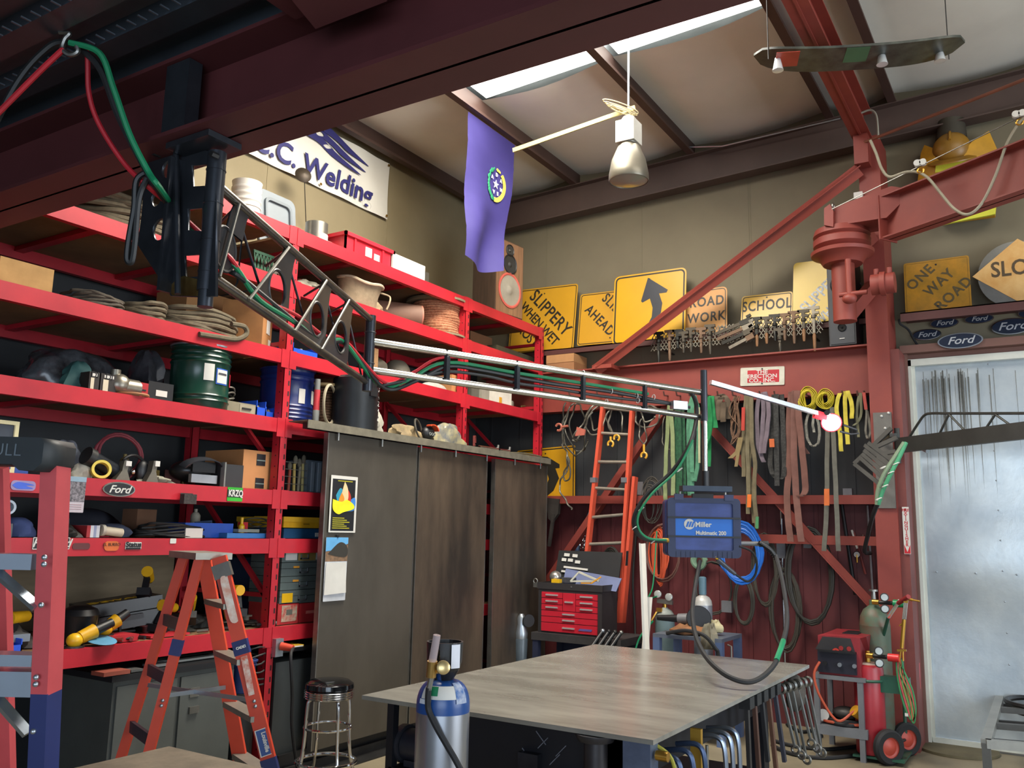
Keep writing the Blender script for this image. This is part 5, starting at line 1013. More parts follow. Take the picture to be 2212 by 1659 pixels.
o,w,h=rk(272,318,990,'B5',-4.82); t=thing('ear_muffs','black ear muffs with silver dot on the fifth shelf','ear muffs',o,PI/2); MB().sph((-.06,.04,.07),(.045,.03,.07)).sph((.06,.04,.07),(.045,.03,.07)).build('cup',BLK,t); MB().tor((0,.05,.08),(0,1,0),.085,.01,20,6,(0,PI)).build('headband',BLK,t); MB().sph((-.03,-.0,.06),.014).build('stud',CHR,t)
blob('work_gloves','grey work gloves with pale card lying on the fifth shelf','gloves',318,380,1028,'B5',-4.79,.15,mat('6a6657',0.85,0,0.25,12,h2='a9a695'),33,18,.4)
o,w,h=rk(392,474,992,'B5',-4.82); t=thing('welding_helmet','black welding helmet resting on the fifth shelf','helmet',o,PI/2)
MB().sph((0,.12,.10),(w*.46,.13,h*.42),22,12).build('shell',mat('202123',0.3),t); MB().strap([(w*.47*math.cos(a),.02-.06*math.sin(a)*1.2,.12+h*.34*math.sin(a)) for a in [k*PI/10 for k in range(11)]],.07,.008,(0,1,.3)).build('visor_brim',mat('33353a',0.3),t); facebit(t,'chin_band',mat('8d9094',0.3,0.5),-w*.34,.02,w*.34,.075,.03,-.0); facebit(t,'window',BLK,-w*.3,.09,w*.3,.16,.02,.0)
t,w,h=box('carton','tan carton with black zebra tape beside the rack post','carton',521,599,974,'B5',-4.80,.4,mat('b0794a',0.75,0,0.06))
for z0,z1 in ((h*.62,h*.92),(.01,h*.3)):
    facebit(t,'tape',BLK,-w*.14,z0,w*.1,z1,.003); facebit(t,'tape_stripe',mat('6a7a74',0.5),-w*.14,z0+(z1-z0)*.4,w*.1,z0+(z1-z0)*.5,.004)
for k in (0,1): facebit(t,'arrow_mark',mat('6e5236',0.8),w*(.34+k*.05),h*.8,w*(.36+k*.05),h*.88,.002)
t,w,h=box('desk_organizer','dark open paper organizer left of the tan carton','organizer',474,523,1003,'B5',-4.79,.25,mat('2a2a2c',0.5)); facebit(t,'side_panel',GRY,-w/2,.0,-w/2+.012,h*1.05,.04)
o,w,h=rk(612,660,985,'B5',-4.80); t=thing('wire_basket','grey wire basket full of brushes behind the post','basket',o,PI/2); b=MB()
for k in range(7): b.bar((-w/2+w*k/6,0,.003),(-w/2+w*k/6,0,h*.8),.004,.004)
for k in range(5): b.bar((-w/2,0,.005+h*.8*k/4),(w/2,0,.005+h*.8*k/4),.004,.004)
b.bb((-w/2,0,.002),(w/2,.2,.006)); b.build('wires',mat('77756c',0.4,0.6),t,False,False)
for i,(a,tp,hx) in enumerate(((622,1000,'8a3a28'),(634,985,'a08a4a'),(643,992,'77705a'),(652,984,'a0945e'))):
    q_=rk(a-4,a+4,tp,'B5',-4.84); tb=thing('wire_brush','brush with %s standing in the wire basket'%['red cloth handle','yellow tip','grey handle','long pale handle'][i],'brush',q_[0]+V((0,0,.01)),PI/2,'brushes in the wire basket'); MB().cyl((0,0,0),(RN(-.02,.02),0.0,q_[2]*.75),.012).build('handle',mat(hx,0.7),tb); MB().sph((0,0,q_[2]*.85),(.02,.015,q_[2]*.14)).build('head',mat('5a5548',0.9),tb)
t,w,h=box('clear_tub','cloudy grey plastic tub beside the cabinet door','tub',662,697,995,'B5',-4.80,.25,mat('5a6670',0.3,0,0.2,8))
for k in (-.3,.1): facebit(t,'rib',mat('7a8690',0.3),w*k,.01,w*(k+.15),h*.95,.012)
# --- sixth level (eye height)
t,w,h=box('grey_block','grey metal block at the far left of the eye-level shelf','block',-8,25,1131,'B6',-4.79,.2,mat('5d5f60',0.5,0.4))
tag(MB(frz(rk(-4,15,0,'B6',-4.85)[0]+V((0,0,.16)),(1,-.3,0))).lathe([(.028,-.05),(.04,-.05),(.04,.05),(.028,.05),(.028,-.05)],None,22,False).build('plastic_pipe',mat('b9c4cc',0.3)),'short pale pipe end facing out at the far left','pipe')
blob('blue_cloth','folded pale blue cloth behind the ladder rail','cloth',28,90,1118,'B6',-4.85,.25,mat('4d5a88',0.8),35,18,.12)
blob('dark_bag','long dark bag at the back of the eye-level shelf','bag',125,290,1098,'B6',-5.2,.4,mat('1d1f2a',0.7),36,20,.1)
blob('grey_fittings','grey fittings heap right of the ladder rail','fittings',128,172,1128,'B6',-4.82,.2,mat('55554f',0.5,0.4,0.3,20),37,20,.5)
for i,(a,c,hx) in enumerate(((186,194,'a02a2e'),(194,201,'c8ccd0'),(201,207,'8a95b0'),(207,214,'c0c4c8'))):
    t,w,h=box('manual','%s manual standing on the eye-level shelf'%['red','first white','blue grey','second white'][i],'book',a,c,1135,'B6',-4.79,.18,mat(hx,0.6),0,'manuals on the eye-level shelf')
o,w,h=rk(222,268,1145,'B6',-4.78); t=thing('paper_roll','cream roll lying on a red rag','roll',o,PI/2); MB().cyl((-w/2,.03,.045),(w/2,.03,.03),.026,n=18).build('roll',mat('c2b8a0',0.7),t); MB().cyl((-w/2,.03,.045),(-w/2+.02,.03,.0445),.034,n=18).build('cap',BONE,t)
blob('red_rag','red rag heap under the cream roll','rag',214,262,1142,'B6',-4.83,.12,mat('8a1f28',0.8),39,18,.35)
t,w,h=box('cardboard_piece','brown cardboard block tilted on the eye-level shelf','cardboard',288,338,1100,'B6',-5.0,.12,mat('5d3f2a',0.8),.2)
blob('grey_cloth','grey-blue cloth lying on the eye-level shelf','cloth',232,295,1132,'B6',-4.9,.25,mat('4a5266',0.85),41,20,.25)
cableheap('cable_coil','black cable loops on the eye-level shelf','' or 318,462,1133,'B6',-4.80,mat('1d1e1d',0.6),.008,7,.25,43)
t,w,h=box('blue_tray','bright blue plastic tray on the eye-level shelf','tray',398,502,1130,'B6',-4.87,.25,mat('1f4fae',0.4)); 
box('white_card','white card leaning before the blue tray','card',400,437,1141,'B6',-4.79,.01,WHT)
t,w,h=box('blue_tray','light blue tray on the shelf left of the post','tray',490,594,1152,'B6',-4.79,.25,mat('2f6aa8',0.4))
box('small_box','grey parts box with clear lid in the light blue tray','box',515,560,1143,LV['B6']+.04,-4.82,.1,mat('84887c',0.5)); box('red_box','small red box standing behind the grey parts box','box',523,534,1128,LV['B6']+.02,-4.9,.05,mat('b8202a',0.5))
o,w,h=rk(512,528,1118,'B6',-4.88); t=thing('yellow_figure','small yellow lidded bottle on the eye-level shelf','bottle',o,PI/2); MB().lathe([(.02,.002),(.022,h*.6),(.01,h*.7),(.012,h)],None,14).build('body',YEL,t)
cableheap('wire_coil','thin wire tangle left of the yellow case','' or 545,600,1122,'B6',-4.85,mat('3f3d33',0.5),.004,7,.2,45)
for i,(p0,p1,l,x_) in enumerate(((572,608,'left',-5.02),(612,696,'right',-4.82))):
    t,w,h=box('blue_case','steel blue plastic case under the yellow one, %s pair'%l,'case',p0,p1,1142,'B6',x_,.3,mat('1f4a6e',0.4)); facebit(t,'white_spot',WHT,w*.3,h*.2,w*.42,h*.6)
    t2,w2,h2=box('yellow_case','yellow plastic case lying on the blue one, %s pair'%l,'case',p0,p1,1119,LV['B6']+h+.004,x_,.3,mat('c99a1e',0.4),lid=mat('d0a32a',0.4)); facebit(t2,'slot',mat('8a6a14',0.5),w2*.0,h2*.35,w2*.15,h2*.45)
# --- seventh level (waist height, power tools)
bk=MB().bb((-5.66,2.3,LV['B7']+.002),(-5.64,4.3,LV['B6']-.13)).build('plywood_sheet',mat('75664f',0.8,0,0.12,3,st=(1,1,6)),None,False,False); tag(bk,'tan plywood sheet standing at the back of the waist-high shelf','plywood')
bk=MB().bb((-5.5,4.5,LV['B7']+.002),(-5.48,4.95,LV['B6']-.16)).build('sheet_metal',mat('33415a',0.6),None,False,False); tag(bk,'dark blue sheet at the back by the rack post','sheet')
for i,(t0,z0) in enumerate(((1193,.31),(1222,.21),(1248,.11),(1270,0))): pass
zz=LV['B7']+.145; hh=[.10,.10,.10,.11]
xb=-4.80; w0,w1=600,695
o,w,_=rk(600,695,1300,'B7',xb)
t,w,h=box('red_case','worn red metal case with peeling white sticker','case',598,643,1303,'B7',-4.78,.3,mat('a82a2c',0.5,0,0.2,12)); facebit(t,'sticker',mat('a9ad94',0.7,0,0.3,20,h2='a8302c'),-w*.32,.02,w*.42,h*.9); facebit(t,'square_mark',mat('5a5a50',0.7),-w*.1,h*.45,w*.18,h*.7,.005)
t,w,h=box('red_case','red metal case right of the stickered one','case',645,692,1302,'B7',-4.78,.3,mat('a3262c',0.5,0,0.1,8)); facebit(t,'text_mark',mat('c06a60',0.6),-w*.2,h*.45,w*.2,h*.6)
z=LV['B7']+h+.004; CG=mat('56615f',0.45,0.1,0.1)
for i,l in enumerate(('lowest grey steel case of the stack, with yellow tag','second grey steel case from the bottom of the stack','third grey steel case from the bottom of the stack','topmost case of the stack, with tan front and white labels')):
    hh_=.094; t=thing('steel_case',l,'case',V((-4.78,rk(600,690,0,'B7',-4.78)[0].y,z)),PI/2,'steel cases stacked behind the post'); w=rk(600,690,0,'B7',-4.78)[1]
    MB().bb((-w/2,0,0),(w/2,.32,hh_*.55)).build('base',CG,t,False,False); MB().bb((-w/2,0,hh_*.58),(w/2,.32,hh_)).build('lid',CG,t,False,False)
    b=MB(); b.bb((-.03,-.012,.02),(.05,-.004,.03)).bb((-.03,-.012,.02),(-.022,-.004,.055)).bb((.042,-.012,.02),(.05,-.004,.055)).build('handle',GAL,t,False,False)
    if i==3: facebit(t,'front_plate',mat('8a7440',0.5),-w*.12,.01,w*.3,hh_*.9); facebit(t,'label',WHT,-w*.42,.015,-w*.15,hh_*.8); facebit(t,'label',mat('b0b4ae',0.5),w*.32,.015,w*.46,hh_*.7)
    elif i==0: facebit(t,'yellow_tag',YEL,-w*.45,.01,-w*.2,hh_*.8)
    else: facebit(t,'orange_tag',mat('c98a2a',0.5),-w*.22,hh_*.6,-w*.08,hh_*.75)
    z+=hh_+.004
o,w,h=rk(128,205,1308,'B7',-4.95); t=thing('black_bin','round black rubbish bin with domed lid on the waist shelf','bin',o,PI/2); MB().lathe([(w*.42,.002),(w*.48,h*.7),(w*.5,h*.74)],None,24).build('body',BLKP,t); MB().lathe([(w*.5,h*.74),(w*.42,h*.9),(w*.2,h)],None,24).build('lid',BLKP,t)
o,w,h=rk(190,345,1282,'B7',-4.98); t=thing('tool_case','long black tool case with yellow lettering on waist shelf','case',o+V((0,0,.05)),PI/2-.25); MT=Matrix.Rotation(-.12,4,'Y')
MB(MT).bb((-w/2,0,.0),(w/2,.30,.09)).build('base',BLKP,t,False,False); MB(MT).bb((-w/2+.01,.01,.095),(w/2-.01,.29,.17)).build('lid',BLKP,t,False,False)
text('lettering','DEWALT',.085,YEL,t,MT@Matrix.Translation((0,.10,.172)),.002,False,.002,1.1)
MB(MT).bb((-.1,-.03,.05),(.1,0,.08)).build('handle',BLK,t,False,False)
def drill(lab,px,lev,x,rz=0.0,tilt=0.0,sc=1.0,z=.0):
    o=rk(px-3,px+3,0,lev,x)[0]+V((0,0,z)); t=thing('power_drill',lab,'drill',M=RZ(o,PI/2+rz,0,tilt)@Matrix.Scale(sc,4),group='yellow power tools on the waist shelf')
    Y_=mat('cf9c14',0.4); MB().cyl((-.09,.05,.17),(.05,.05,.17),.036,.03).build('motor_body',Y_,t); MB().cyl((.05,.05,.17),(.10,.05,.17),.022,.014).build('chuck',BLK,t)
    MB().bar((-.05,.05,.15),(-.08,.05,.05),.045,.035,(0,1,0)).build('grip',BLK,t,False,False); MB().bb((-.13,.01,.002),(-.03,.09,.05)).build('battery',BLK,t,False,False); return t
def grinder(lab,p0,p1,lev,x,z=.04):
    a=rk(p0-2,p0+2,0,lev,x)[0]; c=rk(p1-2,p1+2,0,lev,x)[0]; t=thing('angle_grinder',lab,'grinder',a,0,'yellow power tools on the waist shelf'); a=a+V((0,0,z)); c=c+V((0,0,z+.07)); d=(c-a).normalized()
    MB().cyl(a,a.lerp(c,.45),.036,.042).build('motor_body',mat('cf9c14',0.4),t,True); MB().cyl(a.lerp(c,.45),c,.03,.026).build('grip',BLK,t,True); MB().sph(a-d*.03,(.045,.045,.04)).build('gear_head',mat('d8a818',0.4),t,True); MB().cyl(a-d*.03+V((0,0,-.03)),a-d*.03+V((.0,0,-.045)),.055).build('disc',DKST,t,True)
grinder('yellow angle grinder lying at the shelf edge beside the blue disc',170,238,'B7',-4.76,.05)
grinder('yellow angle grinder behind the red box on the waist shelf',232,270,'B7',-4.85,.09)
drill('yellow drill standing at far left beside the ladder rail',55,'B7',-4.9,.4); drill('yellow drill lying on the black tool case',325,'B7',-5.0,.8,.4,1,.20); drill('yellow drill behind the step ladder rails',370,'B7',-4.88,.3,.2)
drill('yellow drill by the post pointing outward',512,'B7',-4.85,1.4,0,1,.09); drill('yellow drill lying near the post bottom right',470,'B7',-4.85,.2,1.2,1,.05); drill('yellow drill between the ladder rails',425,'B7',-4.85,.9,.6,1,.03)
c=rk(195,240,0,'B7',-4.74)[0]; tag(MB(Matrix.Translation(c+V((0,.0,.03)))@Matrix.Rotation(.25,4,'Y')).lathe([(.07,-.004),(.085,0),(.07,.006)],None,26).build('sanding_disc',mat('4a86a8',0.6)),'light blue sanding disc on the waist shelf edge','disc')
t,w,h=box('red_box','red plastic box at the waist shelf edge','box',241,299,1372,'B7',-4.76,.15,mat('b0222c',0.5))
t,w,h=box('red_organizer','red socket tray behind the step ladder','tray',325,410,1386,'B7',-4.78,.15,mat('b0222c',0.5))
blob('battery_pile','pile of black batteries and chargers behind the ladder','batteries',345,470,1330,'B7',-4.95,.3,mat('1b1c1d',0.5,0,0.4,20,h2='4a4a44'),51,26,.45)
blob('tool_heap','heap of dark hand tools right of the ladder','tools',475,585,1345,'B7',-4.9,.3,mat('26272a',0.5,0.2,0.4,20,h2='55534a'),52,26,.5)
blob('tool_heap','grey rags and tools heaped at the far left of the waist shelf','tools',-10,80,1345,'B7',-4.9,.35,mat('4a4440',0.7,0,0.3,10),53,22,.35)
box('metal_shelf','grey metal drawer lying at far left of the waist shelf','drawer',-20,62,1372,LV['B7']+.05,-4.82,.3,mat('70767c',0.4,0.4),-.1)
bin_('blue parts bin with cloth at far left of the waist shelf',2,46,1382,'B7',-4.76)
box('tan_block','tan leather block standing on the waist shelf','block',178,206,1330,'B7',-4.86,.1,mat('6f5233',0.7)); 
for i in range(12):
    px=random.choice(list(range(225,300))+list(range(415,580))); o=rk(px,px+4,0,'B7',-4.75-RN(0,.06))[0]; L_=RN(.05,.12); t=MB().cyl((-L_/2,0,.016),(L_/2,.01,.02),RN(.008,.014),n=8).build('hand_tool',random.choice([BLK,STEEL,YEL,mat('7d2a22',0.5),GRY])); t.location=o; t.rotation_euler=(0,0,RN(0,3)); tag(t,'small hand tool lying loose at the edge of the waist shelf','tool','loose hand tools')
# --- under the rack
t,w,h=box('file_cabinet','grey two-door steel cabinet with black top under the rack','cabinet',215,486,1478,0,-4.66,.55,mat('4b4f4c',0.5,0.2,0.08),h=.80)
MB().bb((-w/2-.03,-.03,h),(w/2+.03,.58,h+.035)).build('top',BLK,t,False,False)
for k in (0,1): d=MB().bb((-w/2+.02+k*w/2,-.014,.14),(-.01+k*w/2,.0,h-.03)).build('drawer_front',mat('525653',0.5,0.2,0.06),t,False,False)
MB().bb((.1*w,-.02,h*.80),(.1*w+.07,-.014,h*.87)).build('card_holder',STEEL,t,False,False); MB().bb((.1*w,-.03,h*.68),(.1*w+.07,-.014,h*.73)).build('handle',STEEL,t,False,False)
zt_=.838
t,w,h=box('brick_box','reddish brown steel tube offcut on the grey cabinet','tube',224,281,1450,zt_,-4.62,.12,mat('8a4434',0.6))
for i,(a,c,pt,l) in enumerate(((283,310,1460,'small grey block beside the reddish tube'),(330,372,1438,'grey metal tray on the cabinet top'),(375,470,1440,'long pale metal tray on the cabinet top behind the ladder'),(340,470,1428,'dark grey bar lying across the cabinet top'))): box('metal_part',l,'metal part',a,c,pt,zt_,-4.64-.06*i,.1,mat(['5a5d5c','77797a','9a9c96','5d605e'][i],0.5,0.4))
t,r,h=drum('blue_bucket','dark blue bucket right of the step ladder under the shelf',500,542,1425,.6,-4.72,mat('1f3566',0.5),mat('22386a',0.5),(.85,))
MB().lathe([(r*1.1,-.6),(r*1.1,0)],None,16).build('stand',BLK,t)
cableheap('cable_coil','thin black cable tangle by the post under the waist shelf','' or 535,585,1400,.62,-4.70,mat('2a2a28',0.6),.006,6,.15,61)
t,w,h=box('dark_cabinet','dark grey steel cabinet beside the large cabinet door','cabinet',580,700,1425,0,-4.70,.6,mat('3a3e3f',0.5,0.2,0.12,2)); h=.82
MB().bb((-w/2-.01,-.015,h),(w/2+.01,.6,h+.03)).build('top',BLK,t,False,False)
o=at(604,1396,x=-4.66); t=thing('outlet_box','grey outlet box with a plug under the beam','outlet',o,PI/2); MB().bb((-.035,0,-.07),(.035,.04,.05)).build('cover',GAL,t,False,False)
pg=thing('power_plug','orange-red plug with black cord in the outlet box','plug',o); MB().cyl(o+V((.005,.01,.0)),o+V((.09,.04,-.01)),.028,.022).build('body',mat('c8452e',0.5),pg,True)
MB().tube(wave([o+V((.09,.04,-.01))]+[at(px,py,x=-4.5) for px,py in ((628,1420),(631,1500),(630,1560),(636,1620),(646,1680))]),.011).build('cord',RUB,pg,True)
t,w,h=box('yellow_box','yellow box with white label behind the orange plug','box',614,656,1400,.85,-4.66,.12,mat('c9a02a',0.5)); facebit(t,'label',WHT,-w*.1,h*.15,w*.45,h*.75)
# --- stickers and pictures on the beams and door
def sticker(nm,lab,cat,px0,px1,py0,py1,mt,x=-4.697,rad=.005):
    A,B=at(px0,py1,x=x),at(px1,py0,x=x); o=(A+B)/2; M=Matrix(((0,0,1,x),(1,0,0,o.y),(0,1,0,o.z),(0,0,0,1))); t=thing(nm,lab,cat,M=M); w,h=abs(B.y-A.y),abs(B.z-A.z)
    plate('sheet',mt,t,I4,[rrect(-w/2,-h/2,w/2,h/2,min(rad,h*.4))],.002); return t,w,h
T_=lambda z,x=0,y=0: Matrix.Translation((x,y,z))
c=at(258,1057,x=-4.69); t=thing('oval_badge','black oval car badge stuck on the fifth shelf beam','badge',M=Matrix(((0,0,1,-4.695),(1,0,0,c.y),(0,1,0,c.z),(0,0,0,1)))); plate('rim',CHR,t,I4,[circ(0,0,.105,36,.043)],.008); plate('face',BLK,t,T_(.005),[circ(0,0,.096,36,.036)],.002); text('lettering','Ford',.062,WHT,t,T_(.0065,0,-.002),.001,False,.001,1.15,.35)
t,w,h=sticker('beam_sticker','green and black radio station sticker on the fifth shelf beam','sticker',490,525,1054,1082,mat('2f9a2a',0.5)); plate('black_field',BLK,t,T_(.0015),[[(-w/2,-h*.22),(w/2,-h*.22),(w/2,h*.32),(-w/2,h*.32)]],.001); text('lettering','KRZQ',.06,WHT,t,T_(.0025,.005,.005),.001,False,.002,.75)
t,w,h=sticker('beam_sticker','small blue and white flame sticker left of the ladder rail','sticker',22,78,1040,1058,mat('8a7aa0',0.5),-4.697,.02); plate('flame',mat('3a5ac0',0.5),t,T_(.0015),[smooth2([(-w*.45,0),(-w*.2,h*.35),(w*.45,h*.1),(w*.1,0),(w*.4,-h*.25),(-w*.2,-h*.35)])],.001)
t,w,h=sticker('beam_sticker','black sticker with white script on the sixth shelf beam behind the ladder','sticker',69,152,1161,1187,BLK); plate('edge',WHT,t,T_(.001),[rrect(-w/2,-h/2,w/2,h/2,.004),rrect(-w/2+.004,-h/2+.004,w/2-.004,h/2-.004,.003)[::-1]],.001); text('lettering','Framed',.065,WHT,t,T_(.0025),.001,False,.001,1.1,.3)
t,w,h=sticker('beam_sticker','dark flame sticker on the sixth shelf beam','sticker',156,195,1173,1187,mat('5a2a2c',0.6),-4.698,.015)
t,w,h=sticker('beam_sticker','orange oval sticker on the sixth shelf beam','sticker',224,258,1169,1190,mat('c8622e',0.5),-4.697,.05); text('lettering','EL BURRO',.024,mat('4a2a18',0.6),t,T_(.002,0,.008))
t,w,h=sticker('beam_sticker','black and white rectangular sticker on the sixth shelf beam','sticker',270,306,1171,1187,WHT); plate('inner',BLK,t,T_(.001),[[(-w*.47,-h*.5),(w*.47,-h*.5),(w*.47,-h*.25),(-w*.47,-h*.25)]],.001); text('lettering','Status',.042,BLK,t,T_(.002,0,.006),.001,False,.002)
t,w,h=sticker('beam_tag','small white tag on the sixth shelf beam','tag',367,381,1163,1174,WHT)
t,w,h=sticker('team_photo','hanging calendar page with a group picture by the ladder rail','calendar',126,187,1031,1106,mat('a99fa5',0.6),-4.68); plate('photo',mat('2d2b30',0.6,0,0.5,60,h2='8a8288'),t,T_(.0015),[[(-w/2,-h*.2),(w/2,-h*.2),(w/2,h/2),(-w/2,h/2)]],.001); plate('photo_sky',mat('7f96a5',0.6),t,T_(.003),[[(-w/2,h*.36),(w/2,h*.36),(w/2,h/2),(-w/2,h/2)]],.001)
for k in range(3): plate('print_line',mat('8a5a5a',0.6),t,T_(.0015),[[(-w*.4,-h*(.28+k*.06)),(w*.4,-h*(.28+k*.06)),(w*.4,-h*(.29+k*.06)),(-w*.4,-h*(.29+k*.06))]],.001)
t,w,h=sticker('hand_brush','dark block brush hanging on the fifth shelf beam','brush',388,417,1066,1088,mat('3a3230',0.9,0,0.3,30),-4.68); MB().bb((-w/2,-h*.5,.0),(w/2,h*.4,.04)).build('bristle_block',mat('3a3432',0.95,0,0.3,40,0.4),t,False,False)
# poster and calendar on the nearest cabinet door
PXD=-4.538
t,w,h=sticker('concert_poster','colourful black and yellow poster on the nearest cabinet door','poster',709,773,1031,1150,WHT,PXD); z_=.0015
plate('black_field',BLK,t,T_(z_),[[(-w*.44,-h*.47),(w*.42,-h*.47),(w*.42,h*.44),(-w*.44,h*.44)]],.001)
def pb(nm,hx,P,z=.003): plate(nm,mat(hx,0.5),t,T_(z),[smooth2([(x*w,y*h) for x,y in P])],.001)
pb('blue_shape','2a86a0',[(-.3,.15),(-.15,.28),(0,.2),(.1,.05),(-.2,.02)]); pb('blue_shape','3a7ac0',[(.0,-.12),(.4,-.1),(.42,.12),(.2,.05)]); pb('red_shape','b83226',[(.08,.3),(.25,.15),(.22,-.05),(.05,.1)],.004); pb('pale_shape','d8b68a',[(.0,.4),(.12,.28),(.15,.1),(.02,.02),(-.1,.15)],.005); pb('orange_shape','d8862a',[(-.1,.2),(0,.1),(-.05,-.05),(-.2,.05)],.0055)
pb('yellow_title','d8cf22',[(-.42,.08),(-.1,.04),(.1,.08),(.36,.0),(.36,-.08),(.0,-.14),(-.2,-.18),(-.4,-.1)],.007)
for k in range(6): plate('yellow_line',mat('a8a022',0.5),t,T_(.003),[[(-w*.38,-h*(.24+k*.035)),(w*(.05+.3*((k*7)%3)/3),-h*(.24+k*.035)),(w*(.05+.3*((k*7)%3)/3),-h*(.255+k*.035)),(-w*.38,-h*(.255+k*.035))]],.001)
plate('yellow_line',mat('a8a022',0.5),t,T_(.003),[[(-w*.25,h*.40),(w*.3,h*.40),(w*.3,h*.415),(-w*.25,h*.415)]],.001)
t,w,h=sticker('wall_calendar','calendar with rock picture and white page on the nearest door','calendar',697,752,1161,1300,mat('b9bcc0',0.6),PXD)
plate('photo',mat('5d4a3a',0.6,0,0.5,30,h2='8c6d52'),t,T_(.0015),[[(-w/2,h*.12),(w/2,h*.12),(w/2,h/2),(-w/2,h/2)]],.001); plate('photo_sky',mat('5a9ac8',0.6),t,T_(.003),[[(-w/2,h*.36),(w*.2,h*.36),(-w*.1,h*.30),(-w/2,h*.28),(-w/2,h/2),(w/2,h/2),(w/2,h*.4),(w*.2,h*.36)]],.001); plate('photo_rocks',mat('2f2d28',0.6),t,T_(.0035),[smooth2([(-w*.4,h*.24),(w*.1,h*.42),(w*.45,h*.36),(w*.45,h*.2),(0,h*.2)])],.001)
MB().prism([(-w*.5,-h*.40,.006),(w*.46,-h*.38,.012),(w*.44,h*.10,.004),(-w*.46,h*.10,.004)],(0,0,.002)).build('white_page',WHT,t,False,False)
MB().lathe([(.012,0),(.01,.008),(.001,.009)],Matrix.Translation((-.0,h*.52,.001)),12).build('magnet',BLK,t)
# ================================================================= WELDING TABLE
TZ=.90; tx0,tx1,ty0,ty1=-2.925,-1.42,3.356,5.86
TM=mat('9c9a91',0.24,0.25,0.1,2.6,bump=0.04,st=(.6,2.2,1),h2='7f7d75'); TBL=mat('13151d',0.5,0.2,0.2,3)
tb=thing('welding_table','large steel plate welding table with dark underframe','table',(tx0,ty0,0))
MB().bb((tx0,ty0,TZ-.019),(tx1,ty1,TZ)).build('top_plate',TM,tb,True,False)
ch=mat('6d6f78',0.9,0,0.3,20)
for nm,a,c in (('apron',(tx0+.30,ty0+.14,TZ-.30),(tx1-.16,ty0+.16,TZ-.02)),('apron',(tx0+.30,ty1-.3,TZ-.22),(tx1-.16,ty1-.28,TZ-.02)),('apron',(tx0+.28,ty0+.16,TZ-.22),(tx0+.30,ty1-.3,TZ-.02)),('apron',(tx1-.18,ty0+.16,TZ-.22),(tx1-.16,ty1-.3,TZ-.02)),('shelf_plate',(tx0+.34,ty0+.2,.30),(tx1-.2,ty1-.34,.32))): MB().bb(a,c).build(nm,TBL,tb,True,False)
for x in (tx0+.33,tx1-.23):
    for y in (ty0+.19,ty1-.36): MB().bb((x-.05,y-.05,0),(x+.05,y+.05,TZ-.02)).build('leg',TBL,tb,True,False)
b=MB()
for k,(x,z) in enumerate(((-2.02,.76),(-1.98,.78),(-1.93,.74),(-2.05,.70),(-1.96,.70))): b.bar((x,ty0+.137,z),(x+.05*(1-k%2*2),ty0+.137,z+.05),.004,.003)
b.build('chalk_mark',ch,tb,True,False)
yv=ty0+.06; MB().lathe([(.075,TZ-.05),(.085,TZ-.03),(.085,TZ-.022)],RZ((-1.70,yv,0)),26).lathe([(.05,TZ-.42),(.05,TZ-.05)],RZ((-1.70,yv,0)),20).build('pipe_receiver',mat('39373a',0.4,0.5,0.2),tb,True)
MB().bb((-1.93,ty0+.09,.56),(-1.78,ty0+.14,.68)).build('steel_block',mat('4b4d55',0.3,0.6,0.3,8),tb,True,False); MB().bb((-2.10,ty0+.1,.60),(-2.0,ty0+.14,.74)).build('steel_block',mat('34353d',0.35,0.6,0.3,8),tb,True,False)
MB().bb((tx0+.1,ty0+.1,.42),(tx0+.36,ty0+.3,.57)).bb((tx0+.08,ty0+.1,.42),(tx0+.12,ty0+.14,TZ-.02)).build('side_bracket',TBL,tb,True,False)
bg_=thing('bench_grinder','dark bench grinder on a bracket at the left end of the table','grinder',(tx0+.22,ty0+.2,.572))
MB().cyl((tx0+.14,ty0+.2,.66),(tx0+.32,ty0+.2,.66),.075,n=20).bb((tx0+.16,ty0+.14,.572),(tx0+.30,ty0+.26,.60)).build('motor',mat('20212a',0.45),bg_,True)
MB().cyl((tx0+.10,ty0+.2,.66),(tx0+.135,ty0+.2,.66),.09,n=20).build('wheel_guard',mat('2b2c33',0.4),bg_,True)
# clamps and tools hung along the right edge of the table
CLB=mat('3b4a66',0.3,0.5,0.15,8); 
def cclamp(y,lab,s=1.0,mt=None,x=tx1-.12,z=TZ-.13):
    t=thing('c_clamp',lab,'clamp',(x,y,z-.2)); mt=mt or CLB
    MB().tube(wave([(x,y-.0,z),(x+.09*s,y,z+.01),(x+.12*s,y,z-.05),(x+.12*s,y,z-.2*s),(x+.09*s,y,z-.25*s),(x,y,z-.25*s)]),.012,8).build('frame',mt,t,True)
    MB().cyl((x,y,z-.33*s),(x,y,z-.08),.008).build('screw',STEEL,t,True); MB().cyl((x-.03,y,z-.32*s),(x+.03,y,z-.32*s),.005).build('handle',STEEL,t,True)
for i,y in enumerate((3.62,3.76,3.90)): cclamp(y,'blue-grey c-clamp hung under the near right table edge, %s one'%['nearest','second','third'][i],1.1)
for i,y in enumerate((4.10,4.20,4.30)): cclamp(y,'shiny curved clamp hung midway along the table edge, %s one'%['nearest','middle','farthest'][i],1.3,mat('8f99a8',0.25,0.9,0.1))
t=thing('yellow_clamp','yellow clamp hung among the blue-grey ones','clamp',(tx1-.06,3.98,.5)); MB().bb((tx1-.08,3.97,.45),(tx1-.03,3.995,.83)).build('body',mat('94711f',0.5),t,True,False)
